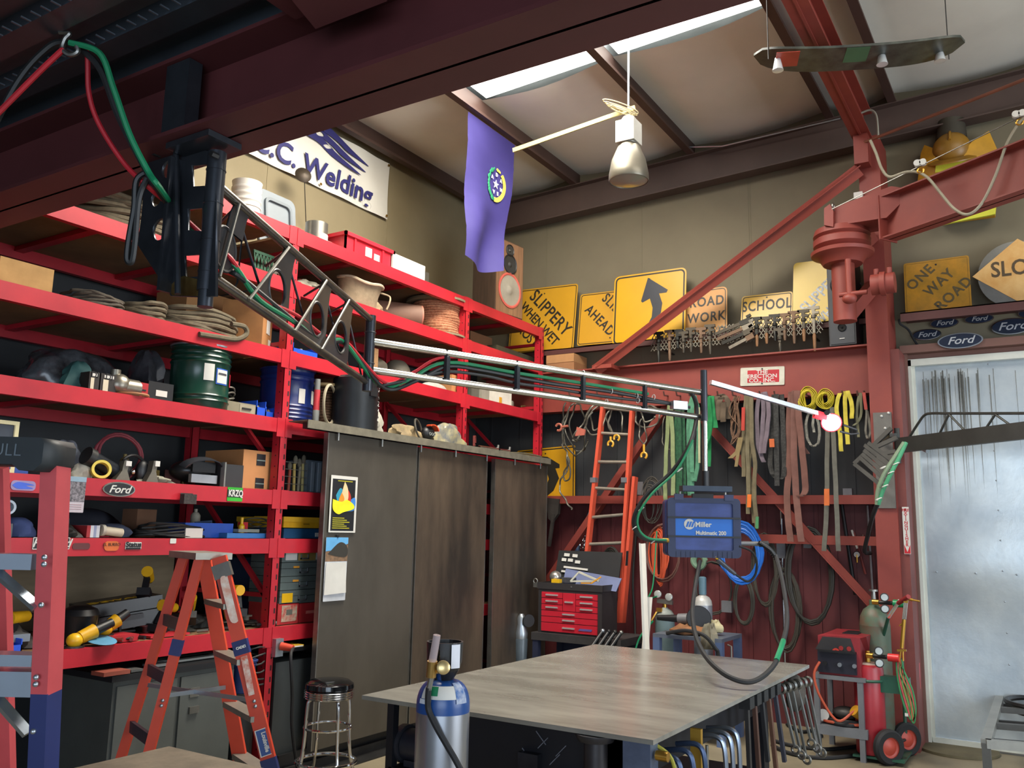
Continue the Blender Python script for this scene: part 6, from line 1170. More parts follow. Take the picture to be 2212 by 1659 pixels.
t=thing('vise_block','small steel block clamped under the near right table corner','block',(tx1-.10,3.46,.74)); MB().bb((tx1-.16,3.42,.76),(tx1-.04,3.5,.875)).build('body',mat('6d7c99',0.3,0.7,0.2),t,True,False); MB().cyl((tx1-.03,3.46,.82),(tx1+.02,3.46,.82),.02).build('screw_end',BRASS,t,True)
tag(MB().tube(wave([(tx1-.05,3.5,.85),(tx1+.01,3.52,.8),(tx1+.02,3.54,.68),(tx1,3.53,.5)]),.008).build('hanging_cable',mat('8f8a2a',0.6)),'thin yellow cord hanging under the near table corner','cord')
for i in range(5):
    y=4.75+.13*i; t=thing('hanging_bar_tool','rusty bar tool hung under the far right table edge, %s from the near side'%['first','second','third','fourth','fifth'][i],'tool',(tx1-.06,y,.35)); MB().bar((tx1-.06,y,.84),(tx1-.06+.01*i,y+.03,.38+.05*(i%3)),.02,.03,(0,1,0)).build('bar',mat(['3a3838','5b4036','2d2d30','6a4a3a','40404a'][i],0.5,0.4),t,True,False); MB().bb((tx1-.09,y-.04,.80),(tx1-.03,y+.04,.86)).build('head',DKST,t,True,False)
for i in range(6):
    y=5.35+.075*i; x=tx1-.04+.012*i; L=.30+.04*(i%3); t=thing('combination_wrench','steel spanner hung under the far table corner, %s of six'%['nearest','second','third','fourth','fifth','farthest'][i],'wrench',(x,y,.5),0,'spanners at the far table corner')
    MB().bar((x,y,.80),(x+.06,y+.03,.80-L),.012,.022,(0,1,0)).build('shank',STEEL,t,True,False); MB().tor((x+.063,y+.032,.785-L),(.2,1,0),.022,.008,16,6).build('ring_end',STEEL,t,True); MB().tor((x,y,.82),(.2,1,0),.024,.009,16,6,(.6,5.6)).build('open_end',STEEL,t,True)

def lump(c,s,mt,nm,ph):
    b=MB(); b.sph((0,0,0),s,18,12); b.v=[V((q.x*(1+.3*math.sin(4*math.atan2(q.y,q.x)+ph+q.z*20)),q.y*(1+.3*math.cos(3*math.atan2(q.y,q.x)+ph)),q.z)) for q in b.v]; o=b.build(nm,mt); o.location=c; return o
ob=lump((tx1-.03,5.62,.76),(.05,.10,.11),mat('4b4640',0.9,0,0.3,12,0.3),'glove_bundle',1.0); tag(ob,'grey leather glove bundle hung at the far table corner','gloves')
# ================================================================= SHIELDING GAS CYLINDER in front
gx,gy=-1.745,2.40; r=.0865
gc=thing('gas_cylinder','brushed aluminium gas cylinder with blue shoulder in front of the table','gas cylinder',(gx,gy,0))
zg=lambda py: at(958,py,d=2.85).z
z0,z1,z2=zg(1532),zg(1466),zg(1386)
AL_=mat('a9adb5',0.28,0.9,0.12,3,bump=0.05,st=(1,1,.3)); 
MB().lathe([(r*.96,0),(r,.02),(r,z0)],None,40).build('body',AL_,gc)
pr=[(r,z0)]+[(r*(.30+.70*math.cos(a)**.8),z0+.02+(z1-z0-.02)*math.sin(a)) for a in [k*PI/2/9 for k in range(9)]]+[(r*.30,z1),(r*.28,z1+.02)]
MB().lathe(pr,None,40).build('shoulder',mat('17427f',0.3,0,0.1,6),gc)
def gband(nm,mt,a0,a1,f0,f1,off=.002):
    vs=[];fs=[];n=12;m_=5
    for i in range(n+1):
        a=a0+(a1-a0)*i/n
        for j in range(m_+1):
            f=f0+(f1-f0)*j/m_; ang=f*PI/2; rr=r*(.30+.70*math.cos(ang)**.8)+off; vs.append((rr*math.cos(a),rr*math.sin(a),z0+.02+(z1-z0-.02)*math.sin(ang)+off))
    for i in range(n):
        for j in range(m_): q=i*(m_+1)+j; fs.append([q,q+m_+1,q+m_+2,q+1])
    return MB().add(vs,fs).build(nm,mt,gc)
ca=math.atan2(-gy,-gx)
gband('white_label',WHT,ca-.95,ca+.55,.22,.62); gband('peeled_label',mat('b9bcc2',0.7,0,0.3,20,h2='2c5a94'),ca+.5,ca+1.0,.10,.75,.0025); gband('green_diamond',mat('12704a',0.4),ca-.62,ca-.22,.30,.58,.004); gband('small_label',mat('bfc4cc',0.6),ca-1.0,ca-.45,.08,.2,.003)
b=MB(RZ((0,0,0))); hh=z2-z1
n=26; vs=[];fs=[]
gap=lambda a: abs(((a-ca+.55+PI)%(2*PI))-PI)<.38
for w in (0,1):
    b2=MB()
for i in range(n):
    a,a2=2*PI*i/n,2*PI*(i+1)/n; zb_=z1+.0; zt2=z2
    lo=zb_ if not gap((a+a2)/2) else z1+hh*.82
    q=lambda ang,z,rr: (rr*math.cos(ang),rr*math.sin(ang),z)
    ro=lambda z: .030+.026*min(1,(z-z1)/(hh*.35)) if z<z1+hh*.35 else .056+.004*(z-z1)/hh
    zs=[lo+(zt2-lo)*k/4 for k in range(5)]
    for k in range(4):
        b.add([q(a,zs[k],ro(zs[k])),q(a2,zs[k],ro(zs[k])),q(a2,zs[k+1],ro(zs[k+1])),q(a,zs[k+1],ro(zs[k+1])),q(a,zs[k],ro(zs[k])-.006),q(a2,zs[k],ro(zs[k])-.006),q(a2,zs[k+1],ro(zs[k+1])-.006),q(a,zs[k+1],ro(zs[k+1])-.006)],[[0,1,2,3],[7,6,5,4],[0,3,7,4],[1,5,6,2],[3,2,6,7],[0,4,5,1]])
b.build('valve_collar',BLKP,gc)
MB().lathe([(.02,z1),(.018,z1+hh*.6),(.012,z1+hh*.65)],None,14).build('valve',BRASS,gc)
vs=[];fs=[]
for i in range(5):
    a=ca+.35+.55*i/4
    for z in (z1+hh*.35,z2-.004): vs.append((.063*math.cos(a),.063*math.sin(a),z))
for i in range(4): fs.append([2*i,2*i+2,2*i+3,2*i+1])
MB().add(vs,fs).build('collar_label',mat('c9cbd2',0.6,0,0.05),gc)
rg=thing('flow_regulator','brass flow regulator with clear tube on the aluminium cylinder','regulator',at(938,1440,d=2.74))
P_=lambda x,y,d=2.74: at(x,y,d=d)
MB().cyl(P_(934,1430),P_(944,1372),.013,.012,n=16).build('flow_tube',mat('b7a7a8',0.15,0,0.05,alpha=0.55),rg,True)
MB().cyl(P_(931,1462),P_(934,1428),.016,n=14).build('tube_body',mat('a8884f',0.3,0.8),rg,True)
c=P_(957,1442,2.74); MB(frz(c,CO-c+V((.3,0,0)))).lathe([(.018,-.03),(.022,.0),(.021,.018),(.014,.022)],n=20).build('knob',mat('c9b07a',0.3,0.7),rg,True)
MB().cyl(P_(937,1447),P_(957,1444,2.78),.014).build('inlet',BRASS,rg,True)
MB().cyl(P_(932,1462),P_(926,1490),.009).build('hose_fitting',STEEL,rg,True)
tag(MB().tube(wave([P_(926,1485),P_(924,1510),P_(926,1535),P_(942,1570,2.72),P_(965,1610,2.70),P_(988,1650,2.68),P_(1010,1700,2.66),P_(1030,1800,2.62)]),.010).build('gas_hose',RUB),'black gas hose hanging down the front of the aluminium cylinder','hose')
# ================================================================= CHROME STOOL
sx,sy=-4.13,4.42
st=thing('bar_stool','round chrome stool with black padded seat by the cabinet door','stool',(sx,sy,0)); sr=.158; sz=.66
MB().lathe([(sr*.96,sz-.005),(sr,sz+.005),(sr*.98,sz+.03),(sr*.8,sz+.05),(sr*.3,sz+.058),(.001,sz+.058)],None,36).build('seat',mat('0f1012',0.12),st)
pr=[]
for k in range(4): pr+=[(sr-.004,sz-.06+k*.014),(sr+.004,sz-.054+k*.014),(sr-.004,sz-.048+k*.014)]
MB().lathe(pr,None,36).build('seat_ring',CHR,st)
for k in range(4):
    a=PI/4+PI/2*k+.4; c,s=math.cos(a),math.sin(a); MB().tube(wave([(.05*c,.05*s,sz-.062),(.125*c,.125*s,sz-.064),(.145*c,.145*s,sz-.10),(.155*c,.155*s,.35),(.175*c,.175*s,.20),(.235*c,.235*s,.006)]),.011,9).build('leg',CHR,st)
MB().tor((0,0,.42),(0,0,1),.15,.009,36,8).build('ring',CHR,st); MB().tor((0,0,.21),(0,0,1),.188,.012,36,8).build('foot_ring',CHR,st)
# ================================================================= ORANGE STEP LADDER
FO=mat('c4422a',0.45,0,0.08,4); FOB=mat('1f2a5c',0.5,0,0.1,5); LGY=mat('8a867c',0.45,0.5,0.15,6)
sl_=thing('step_ladder','orange fibreglass step ladder with grey top in front of the red rack','ladder',at(430,1400,d=4.8))
def tofloor(a,c): k=(a.z)/(a.z-c.z); return a+(c-a)*k
R4=[]
for nm,a,c in (('front_rail',at(474,1203,d=4.66),at(592,1690,d=4.45)),('front_rail',at(440,1203,d=4.93),at(528,1690,d=4.85)),('rear_rail',at(432,1205,d=4.66),at(305,1690,d=4.40)),('rear_rail',at(398,1200,d=4.92),at(245,1690,d=4.72))):
    e=tofloor(a,c); R4.append((a,e)); S_d=(R4[0][1]-e) ; ww=.075 if nm=='front_rail' else .05
    MB().bar(a,e,ww,.028,(-_f.x,-_f.y,0)).build(nm,FO,sl_,True,False)
def rp(i,z): a,e=R4[i]; k=(a.z-z)/(a.z-e.z); return a+(e-a)*k
fwd=V((_r.x,_r.y,0))
for z in (1.27,.99,.71,.43,.15):
    a,c=rp(1,z),rp(0,z); MB().bar(a,c,.085,.028).build('tread',LGY,sl_,True,False)
for z in (1.17,.90,.60,.30): MB().bar(rp(3,z),rp(2,z),.02,.06).build('rear_brace',mat('4b4650',0.5,0.3),sl_,True,False)
a,c=at(398,1192,d=5.0),at(470,1192,d=4.64); m_=(a+c)/2; w_=(c-a); M=frame(m_,V((w_.x,w_.y,0)),(0,0,1)); MB(M).bb((-w_.length/2+.04,-.10,-.035),(w_.length/2-.04,.10,.0)).build('top_cap',LGY,sl_,True,False)
MB().bar(rp(0,1.50)+V((0,0,-.01)),rp(0,1.42),.095,.034,(-_f.x,-_f.y,0)).build('cap_bracket',mat('6f6c66',0.4,0.6),sl_,True,False)
for i,z in ((0,.80),(1,.80)): MB().bar(rp(i,z),rp(3-i,z+.02),.006,.022).build('spreader',GAL,sl_,True,False)
def band(i,z0,z1,mt,nm,ex=.004,ww=.08): 
    MB().bar(rp(i,z0),rp(i,z1),ww,.030+ex,(-_f.x,-_f.y,0)).build(nm,mt,sl_,True,False)
band(0,1.10,1.03,FOB,'navy_band'); band(0,.52,.12,FOB,'navy_band'); band(2,1.10,1.02,FOB,'navy_band',.004,.055); band(2,.42,.20,FOB,'navy_band',.004,.055)
FRN=V((.53,-.85,0))
def onrail(nm,z0,z1,w,mt): 
    a,c=rp(0,z0),rp(0,z1); d=(c-a).normalized(); n=(CO-(a+c)/2); n.z=0; n.normalize(); s=d.cross(n).normalized(); nn=s.cross(d); nn=nn if nn.dot(n)>0 else -nn
    M=Matrix((s,d,nn)).transposed().to_4x4(); M.translation=(a+c)/2+nn*.0185; return M,(c-a).length
# wide rail face is the side turned to the camera
M,L=onrail('l',1.42,1.20,.05,None); plate('white_label',mat('c9c2b8',0.7,0,0.2,20,h2='b98a78'),sl_,M,[smooth2([(-.022,-L/2),(.02,-L/2),(.024,0),(.02,L/2),(-.02,L/2),(-.018,0)])],.002,True)
M,L=onrail('l',1.02,.83,.05,None); plate('white_paint_mark',mat('c9bfb4',0.8,0,0.3,30,h2='b35a42'),sl_,M,[[(-.02,-L/2),(.014,-L/2),(.02,L/2),(-.01,L/2)]],.002,True)
M,L=onrail('l',.66,.54,.05,None); plate('maker_label',mat('1d3f7a',0.5),sl_,M,[[(-.03,-L/2),(.03,-L/2),(.03,L/2),(-.03,L/2)]],.002,True); plate('label_edge',WHT,sl_,M,[[(-.033,-L/2-.004),(.033,-L/2-.004),(.033,L/2+.004),(-.033,L/2+.004)],[(-.028,-L/2),(-.028,L/2),(.028,L/2),(.028,-L/2)]],.003,True)
Rr=Matrix.Rotation(PI/2,4,'Z') if M.to_3x3().col[1].z<0 else Matrix.Rotation(-PI/2,4,'Z')
text('lettering','Louisville',.030,WHT,sl_,M@Rr@T_(.002,0,.006),.001,True,.001,.9); 
M,L=onrail('l',.40,.26,.05,None); text('lettering','CADET',.034,WHT,sl_,M@Rr@T_(.005),.001,True,.001,.9); M,L=onrail('l',1.09,1.04,.05,None); text('lettering','CADET',.018,WHT,sl_,M@Matrix.Rotation(PI,4,'Z')@T_(.005),.001,True,.001,.9)
b=MB()
for i,z in ((0,.80),(0,.775),(2,.80),(2,.775)): n=CO-rp(i,z); n.z=0; n.normalize(); b.sph(rp(i,z)+n*.017,.010,8,5)
b.build('rivet',GAL,sl_,True)
# ================================================================= TALL LADDER at the left edge
bl=thing('tall_ladder','red fibreglass ladder with black top cap at the left edge','ladder',at(90,1500,d=2.3))
FR=mat('b8464a',0.5,0,0.1,5); a,c=at(108,1000,d=2.30),at(80,1659,d=2.24); e=tofloor(a,c)
a2,c2=at(-270,985,d=2.34),at(-330,1659,d=2.26); e2=tofloor(a2,c2)
dirl=(a-a2).normalized()
def rail(a,e,nm,mt,k0=0,k1=1,ex=0): 
    p,q=a.lerp(e,k0),a.lerp(e,k1); MB().bar(p,q,.012+ex,.045+ex,dirl).bar(p+V(( -_f.x,-_f.y,0))*-.03+dirl*.02,q+V((-_f.x,-_f.y,0))*-.03+dirl*.02,.06+ex,.01+ex,dirl).build(nm,mt,bl,True,False)
rail(a,e,'rail',FR,0,.32); rail(a,e,'rail_lower_paint',FOB,.32,1); rail(a2,e2,'rail',FR)
for px,py,px2,py2 in ((-10,1530,20,1659),): 
    p=at(-2,1010,d=2.62); q=tofloor(p,at(14,1659,d=2.72)); MB().bar(p,q,.03,.045,dirl).build('rear_rail',FR,bl,True,False)
A,B=at(129,980,d=2.30),at(-290,968,d=2.36); M=frame((A+B)/2,A-B,(0,0,1)); L=(A-B).length
plate('top_cap',mat('1d2326',0.55,0,0.12,12),bl,M@Matrix.Rotation(PI/2,4,'X'),[[(-L/2,-.035),(L/2-.08,-.035),(L/2-.06,-.05),(L/2-.02,-.05),(L/2,-.03),(L/2,.02),(L/2-.01,.035),(-L/2,.035)]],.14,True)
text('lettering','BULL',.046,mat('59636a',0.5),bl,M@Matrix.Rotation(PI/2,4,'X')@T_(.071,L/2-.112,.0),.002,True,-.0005,1.0,0,1.05)
LS=mat('a9b4c0',0.25,0.9,0.1,4)
def px2l(px,py,d=2.3): return at(px,py,d=d)
for y0_,y1_ in ((1197,1230),(1412,1436),(1448,1500)):
    p,q=at(86,(y0_+y1_)/2,d=2.31),at(-300,(y0_+y1_)/2-8,d=2.34); h=(y1_-y0_)*2.3/FPX; MB().bar(p,q,.075,h).build('step',LS,bl,True,False)
for x0,y0_,x1,y1_ in ((0,1238,80,1312),(0,1498,60,1585)): MB().bar(at(x0-60,y0_-50,d=2.3),at(x1,y1_,d=2.27),.012,.028,(0,1,0)).build('knee_brace',LS,bl,True,False)
b=MB()
for px,py in ((96,1204),(95,1219),(89,1307),(78,1463),(77,1478),(72,1580)): b.sph(at(px,py,d=2.24),.0075,10,6)
b.build('rivet',GAL,bl,True)
# ================================================================= NEAR BENCH corner
BZ=.75; cnr=at(365,1612,z=BZ)
nb=thing('near_bench','worn grey bench corner at the bottom edge of the view','bench',(cnr.x,cnr.y,0))
MB().bb((cnr.x,cnr.y-.66,BZ-.04),(cnr.x+.9,cnr.y,BZ)).build('top',mat('5f574a',0.7,0.1,0.2,7,bump=.1,h2='7a7060'),nb,True,False)
for x,y in ((cnr.x+.08,cnr.y-.08),(cnr.x+.82,cnr.y-.08),(cnr.x+.08,cnr.y-.58),(cnr.x+.82,cnr.y-.58)): MB().bb((x-.03,y-.03,0),(x+.03,y+.03,BZ-.04)).build('leg',TBL,nb,True,False)
# ================================================================= TOOL CHEST on its cart
cx0,cx1,cy=-4.385,-3.70,7.55; cz=.735
ca_=thing('tool_cart','low dark steel cart under the red tool chest','cart',(cx0,cy,0))
CBL=mat('2a2f45',0.5,0.3,0.2,4)
MB().bb((cx0-.04,cy-.06,cz-.07),(cx1+.22,cy+.5,cz)).build('top',mat('3d3b3c',0.6,0.3,0.2,6),ca_,True,False)
for x in (cx0,cx1+.18):
    for y in (cy-.02,cy+.46): MB().bb((x-.03,y-.03,0),(x+.03,y+.03,cz-.07)).build('leg',CBL,ca_,True,False)
MB().bb((cx0-.03,cy,.25),(cx1+.2,cy+.48,.28)).build('shelf',CBL,ca_,True,False); MB().bb((cx0-.03,cy+.47,.28),(cx1+.2,cy+.49,cz-.07)).build('back_panel',CBL,ca_,True,False)
tcst=thing('tool_chest','red nine-drawer tool chest with open black lid','tool chest',(cx0,cy,cz))
TBK=mat('2d2a2b',0.5,0,0.12,6); CR_=mat('b51f30',0.38,0,0.05); CW,CHh=cx1-cx0,.47
MB().bb((cx0,cy,cz+.002),(cx1,cy+.33,cz+CHh-.06)).build('body',TBK,tcst,True,False)
b=MB().bb((cx0-.01,cy-.01,cz+CHh-.06),(cx1+.01,cy+.005,cz+CHh)).bb((cx0-.01,cy,cz+CHh-.06),(cx0+.005,cy+.34,cz+CHh)).bb((cx1-.005,cy,cz+CHh-.06),(cx1+.01,cy+.34,cz+CHh)).bb((cx0-.01,cy+.33,cz+CHh-.06),(cx1+.01,cy+.34,cz+CHh)); b.build('tray_rim',TBK,tcst,True,False)
MB().bar((cx0+.37,cy+.335,cz+CHh),(cx0+.37,cy+.42,cz+CHh+.31),CW+.02,.02,(0,1,-.2)).build('lid',mat('1c1d20',0.5),tcst,True,False) if False else MB().prism([(cx0-.01,cy+.33,cz+CHh),(cx1+.01,cy+.33,cz+CHh),(cx1+.01,cy+.42,cz+CHh+.30),(cx0-.01,cy+.42,cz+CHh+.30)],(0,.02,0)).build('lid',mat('1f2022',0.5),tcst,True,False)
MB().bb((cx0+.36,cy-.014,cz+CHh-.035),(cx0+.375,cy-.008,cz+CHh-.02)).build('lock',CHR,tcst,True,False)
f0,f1=cx0+.04,cx1-.04; W_=f1-f0; zt0=cz+CHh-.085; rows=[]
def drawer(x0,x1,z0,z1):
    d=MB().bb((x0+.003,cy-.014,z0+.003),(x1-.003,cy,z1-.003)).build('drawer',CR_,tcst,True,False)
    xm=(x0+x1)/2; zm=(z0+z1)/2; hw=min(.065,(x1-x0)*.32); MB().bb((xm-hw,cy-.026,zm-.006),(xm+hw,cy-.012,zm+.008)).build('handle',mat('d5c8c8',0.25,0.6),d,True,False)
rh=.058
for k in range(3): drawer(f0,f0+W_*.39,zt0-(k+1)*rh,zt0-k*rh); drawer(f0+W_*.62,f1,zt0-(k+1)*rh,zt0-k*rh)
drawer(f0+W_*.39,f0+W_*.62,zt0-3*rh,zt0)
zl=zt0-3*rh
for hgt in (.056,.056,.085): drawer(f0,f1,zl-hgt,zl); zl-=hgt
MB().prism([(f1-.20,cy-.017,zl+.03),(f1-.06,cy-.017,zl+.03),(f1-.05,cy-.017,zl+.05),(f1-.18,cy-.017,zl+.05)],(0,-.002,0)).build('maker_badge',mat('5a4f8a',0.4),tcst,True,False)
lp=lambda u,v: V((cx0+.02+u*(CW-.04),cy+.325+.09*v-.006,cz+CHh+.30*v))
for i,(u,v,dw) in enumerate(((.07,.92,.06),(.22,.90,.055),(.04,.76,.05),(.15,.75,.055),(.28,.70,.055))): 
    t=MB().prism([lp(u,v),lp(u+dw*1.6,v-.01),lp(u+dw*1.6,v-.11),lp(u,v-.10)],(0,-.003,0)).build('lid_card',WHT,None,False,False); tag(t,'white card stuck inside the chest lid, %s'%['top left','top right','lower far left','lower middle','lower right'][i],'card','cards inside the lid')
for u,v in ((.10,.50),(.07,.36)): tag(MB().prism([lp(u,v),lp(u+.42,v-.06),lp(u+.42,v-.12),lp(u,v-.06)],(0,-.012,0)).build('white_strip',WHT,None,False,False),'white strip hung inside the chest lid, %s of two'%('upper' if v>.4 else 'lower'),'strip')
rim=cz+CHh
tag(MB().prism([(cx0+.20,cy+.12,rim-.01),(cx1+.06,cy+.18,rim-.06),(cx1+.08,cy+.26,rim+.06),(cx0+.18,cy+.22,rim+.13)],(0,.01,0)).build('blue_grey_board',mat('4f5a80',0.5),None,False,False),'blue-grey board lying in the open chest','board')
tag(MB().bar((cx0+.32,cy+.06,rim+.02),(cx1-.10,cy+.10,rim+.035),.02,.015).bar((cx0+.32,cy+.06,rim+.02),(cx0+.40,cy+.08,rim+.11),.02,.015).bar((cx0+.40,cy+.08,rim+.11),(cx1-.08,cy+.10,rim+.035),.03,.015).build('white_rule',mat('b9b7a8',0.5),None,False,False),'white folded set-square on top of the red chest','set square')
for i,(x0,z0,x1,z1) in enumerate(((cx0+.46,.004,cx1-.13,.008),(cx1-.12,.005,cx1-.02,.07))): tag(MB().bar((x0,cy+.01,rim+z0+.008),(x1,cy+.02,rim+z1+.008),.014,.012).build('pencil_bar',mat('c98a1a',0.5)),'orange-yellow tool handle on the chest rim, %s'%['lying flat','sticking up at right'][i],'handle')
tag(MB().sph((cx0+.12,cy+.12,rim+.05),(.06,.06,.06)).build('silver_ball_hitch',mat('b9b6b0',0.25,0.8,0.2),),'silver round part in the chest tray','part'); tag(MB().bb((cx0+.13,cy+.02,rim),(cx0+.22,cy+.07,rim+.035)).build('yellow_tape_measure',mat('d0a41a',0.4)),'yellow tape measure on the chest rim','tape measure'); tag(MB().bb((cx0+.20,cy+.1,rim),(cx0+.33,cy+.16,rim+.05)).build('tool_pile',mat('50525a',0.4,0.4,0.3,20)),'grey tools lying behind the tape measure','tools')
t=thing('padlock','open padlock hanging at the left side of the chest','padlock',(cx0-.03,cy-.01,rim-.05)); MB().tor((cx0-.03,cy-.01,rim+.01),(0,1,0),.022,.006,14,6).build('shackle',STEEL,t,True); MB().bb((cx0-.05,cy-.02,rim-.05),(cx0-.01,cy,rim-.005)).build('body',STEEL,t,True,False)
for i in range(4):
    x=cx1-.03+.062*i; t=thing('air_hammer','black handled tool hung on the cart corner, %s from the chest'%['first','second','third','fourth'][i],'tool',(x,cy-.1,cz-.1),0,'black handles on the cart'); MB().cyl((x+.04,cy-.02,cz+.05),(x-.02,cy-.13,cz-.09),.017,.02).build('grip',BLKP,t,True); MB().sph((x+.045,cy-.01,cz+.06),(.022,.022,.022)).build('tip',[GAL,BLK,DKST,STEEL][i],t,True)
t=thing('air_filter','grey air filter bottle with silver head beside the tool cart','filter',(cx0-.16,cy-.05,0)); fx,fy=cx0-.14,cy-.08; MB(RZ((fx,fy,0))).lathe([(.05,.35),(.055,.40),(.065,.66),(.06,.67)],n=20).build('bowl',mat('4a545c',0.35,0.2),t,True); MB(RZ((fx,fy,0))).lathe([(.06,.67),(.065,.72),(.04,.80),(.045,.86),(.02,.9)],n=18).build('head',GAL,t,True); MB(frz((fx+.08,fy,.84),(1,-.6,0))).lathe([(.06,-.01),(.06,.01)],n=18).build('gauge',BLK,t,True); MB().cyl((fx,fy,.0),(fx,fy,.35),.02).build('post',BLK,t,True)
tag(MB().tube(wave([(fx-.03,fy,.72),(fx-.12,fy-.05,.6),(fx-.17,fy-.08,.4),(fx-.2,fy-.1,.1),(fx-.2,fy-.1,.01)]),.008).build('air_hose',RUB),'thin dark air hose drooping from the filter bottle','hose')
# white angle strips leaning
for (p0,p1,w,l) in (((1383,1174),(1392,1415),.042,'tall white plastic angle strip leaning by the orange ladder'),((1398,1290),(1388,1415),.042,'short white plastic angle strip leaning by the tall one')):
    a,c=at(*p0,y=7.3),at(*p1,y=7.15); e=tofloor(a,c) if c.z<a.z else c
    tag(MB().bar(a,e,.006,w,(0,1,0)).bar(a+V((.02,.02,0)),e+V((.02,.02,0)),.006,w,(1,0,0)).build('plastic_strip',WHT,None,False,False),l,'strip')
# ================================================================= GREY CART with plasma gear and bottles
q=at(1413,1374,y=7.25); q2=at(1562,1374,y=7.25); gz=at(1490,1374,y=7.25).z
gcart=thing('grey_cart','small grey steel cart holding gloves and a grinder','cart',((q.x+q2.x)/2,7.4,0)); GCM=mat('6a7484',0.4,0.5,0.15,5)
MB().bb((q.x,7.22,gz-.03),(q2.x,7.75,gz)).build('top',GCM,gcart,True,False); MB().bb((q.x,7.22,.2),(q2.x,7.75,.22)).build('shelf',GCM,gcart,True,False)
for x in (q.x+.03,q2.x-.03):
    for y in (7.25,7.72): MB().bb((x-.03,y-.03,0),(x+.03,y+.03,gz-.03)).build('leg',mat('5d7096',0.4,0.4,0.15,5),gcart,True,False)
MB().tube([(q2.x+.02,7.3,gz-.05),(q2.x+.05,7.3,gz-.06),(q2.x+.05,7.3,gz-.2),(q2.x+.02,7.3,gz-.22)],.008).build('handle',STEEL,gcart,True)
t=thing('plasma_unit','dark blue machine on the lower shelf of the grey cart','machine',((q.x+q2.x)/2,7.4,.22)); MB().bb((q.x+.2,7.3,.222),(q2.x-.1,7.65,.56)).build('body',mat('1d2233',0.45,0,0.2),t,True,False); MB().bb((q.x+.28,7.29,.3),(q.x+.45,7.3,.36)).build('vent',BLK,t,True,False)
def bottle(nm,lab,px,py_top,y,r,body,shoulder,cap=None,pxb=None):
    c=at(px,py_top,y=y); h=c.z; x=c.x; t=thing(nm,lab,'gas cylinder',(x,y,0)); sh=h-r*1.1
    MB().lathe([(r*.95,.003),(r,.02),(r,sh)],None,28).build('body',body,t)
    MB().lathe([(r,sh),(r*.93,sh+r*.45),(r*.7,sh+r*.8),(r*.35,sh+r*1.02),(r*.3,h)],None,28).build('shoulder',shoulder,t); return t,h,x
t,h,x=bottle('gas_bottle','small grey-blue gas bottle behind the grey cart','' or 1436,1312,7.85,.09,mat('5f7276',0.5,0,0.15),mat('7d827c',0.5,0,0.2))
MB().lathe([(.02,h),(.02,h+.06)],None,12).build('valve',BRASS,t)
for dx,dz in ((-.05,.12),(.06,.10)): c=V((x+dx,7.80,h+dz)); MB(frz(c,(0,-1,.1))).lathe([(.034,-.015),(.034,.004),(.03,.006)],n=18).build('gauge',mat('b9bcb8',0.2,0.4),t,True)
MB().bar((x-.06,7.82,h+.06),(x+.09,7.82,h+.05),.03,.04).build('regulator_body',STEEL,t,True,False); MB().bar((x-.05,7.78,h-.02),(x+.0,7.78,h-.02),.025,.035).bar((x-.05,7.78,h-.03),(x-.09,7.74,h-.12),.012,.012).build('brass_tee',BRASS,t,True,False)
tag(MB().tube(wave([(x-.07,7.74,h-.12),(x-.2,7.7,h-.3),(x-.24,7.6,.4),(x-.26,7.5,.05)]),.009).build('green_hose',GRN),'green gas hose falling left of the grey cart','hose')
tag(MB().tube(wave([(x-.05,7.78,h+.1),(x-.16,7.85,h+.08),(x-.22,8.1,h+.2),(x-.22,8.2,h+.7)]),.007).build('green_hose',GRN),'green gas hose rising along the wall behind the white strips','hose')
t,h,x=bottle('gas_bottle','silver gas bottle with pale blue cap right of the gloves','' or 1518,1284,7.9,.085,mat('8f939a',0.4,0.4,0.2),mat('b4b4b0',0.4,0.2,0.2)); MB().lathe([(.035,h),(.035,h+.15),(.02,h+.16)],None,16).build('cap',mat('52707e',0.5),t)
a,c=at(1432,1335,y=7.4),at(1500,1337,y=7.4); t=thing('large_grinder','large grey angle grinder lying on the grey cart','grinder',a); ca2=V((0,0,gz+.135-a.z)); 
MB().cyl(a+V((-.05,0,0)),a.lerp(c,.55),.022,.035).build('handle',BLK,t,True); MB().cyl(a.lerp(c,.5),c,.042,.05).build('motor_body',mat('77797c',0.4,0.3),t,True); MB(frz(c+V((.05,-.03,.01)),(.4,-1,.15))).lathe([(.10,-.012),(.105,0),(.10,.012)],n=26).build('disc',BLK,t,True)
def rag(nm,lab,cat,c,sx_,sy_,sz_,mt,seed):
    rr=random.Random(seed); b=MB(); b.sph((0,0,0),(sx_,sy_,sz_),20,11); ph=rr.random()*6
    b.v=[V((q.x*(1+.25*math.sin(5*math.atan2(q.y,q.x)+ph)),q.y*(1+.25*math.cos(4*math.atan2(q.y,q.x)+ph)),max(-sz_*.6,q.z*(1+.5*math.sin(9*q.x/sx_+ph)*math.cos(7*q.y/sy_))))) for q in b.v]
    o=b.build(nm,mt); o.location=c; return tag(o,lab,cat)
rag('leather_glove','brown leather gloves in a heap on the grey cart','gloves',V(((q.x+q2.x)/2-.02,7.36,gz+.032)),.19,.12,.05,mat('7d5434',0.85,0,0.25,14),4)
rag('leather_glove','pale grey glove hanging off the right end of the grey cart','gloves',V((q2.x-.12,7.26,gz-.02)),.07,.06,.12,mat('6f6a5a',0.9,0,0.2,14),9)
rag('leather_glove','cream glove on top of the brown ones','gloves',V((q2.x-.16,7.45,gz+.06)),.09,.07,.06,mat('a09878',0.9,0,0.2,14),12)
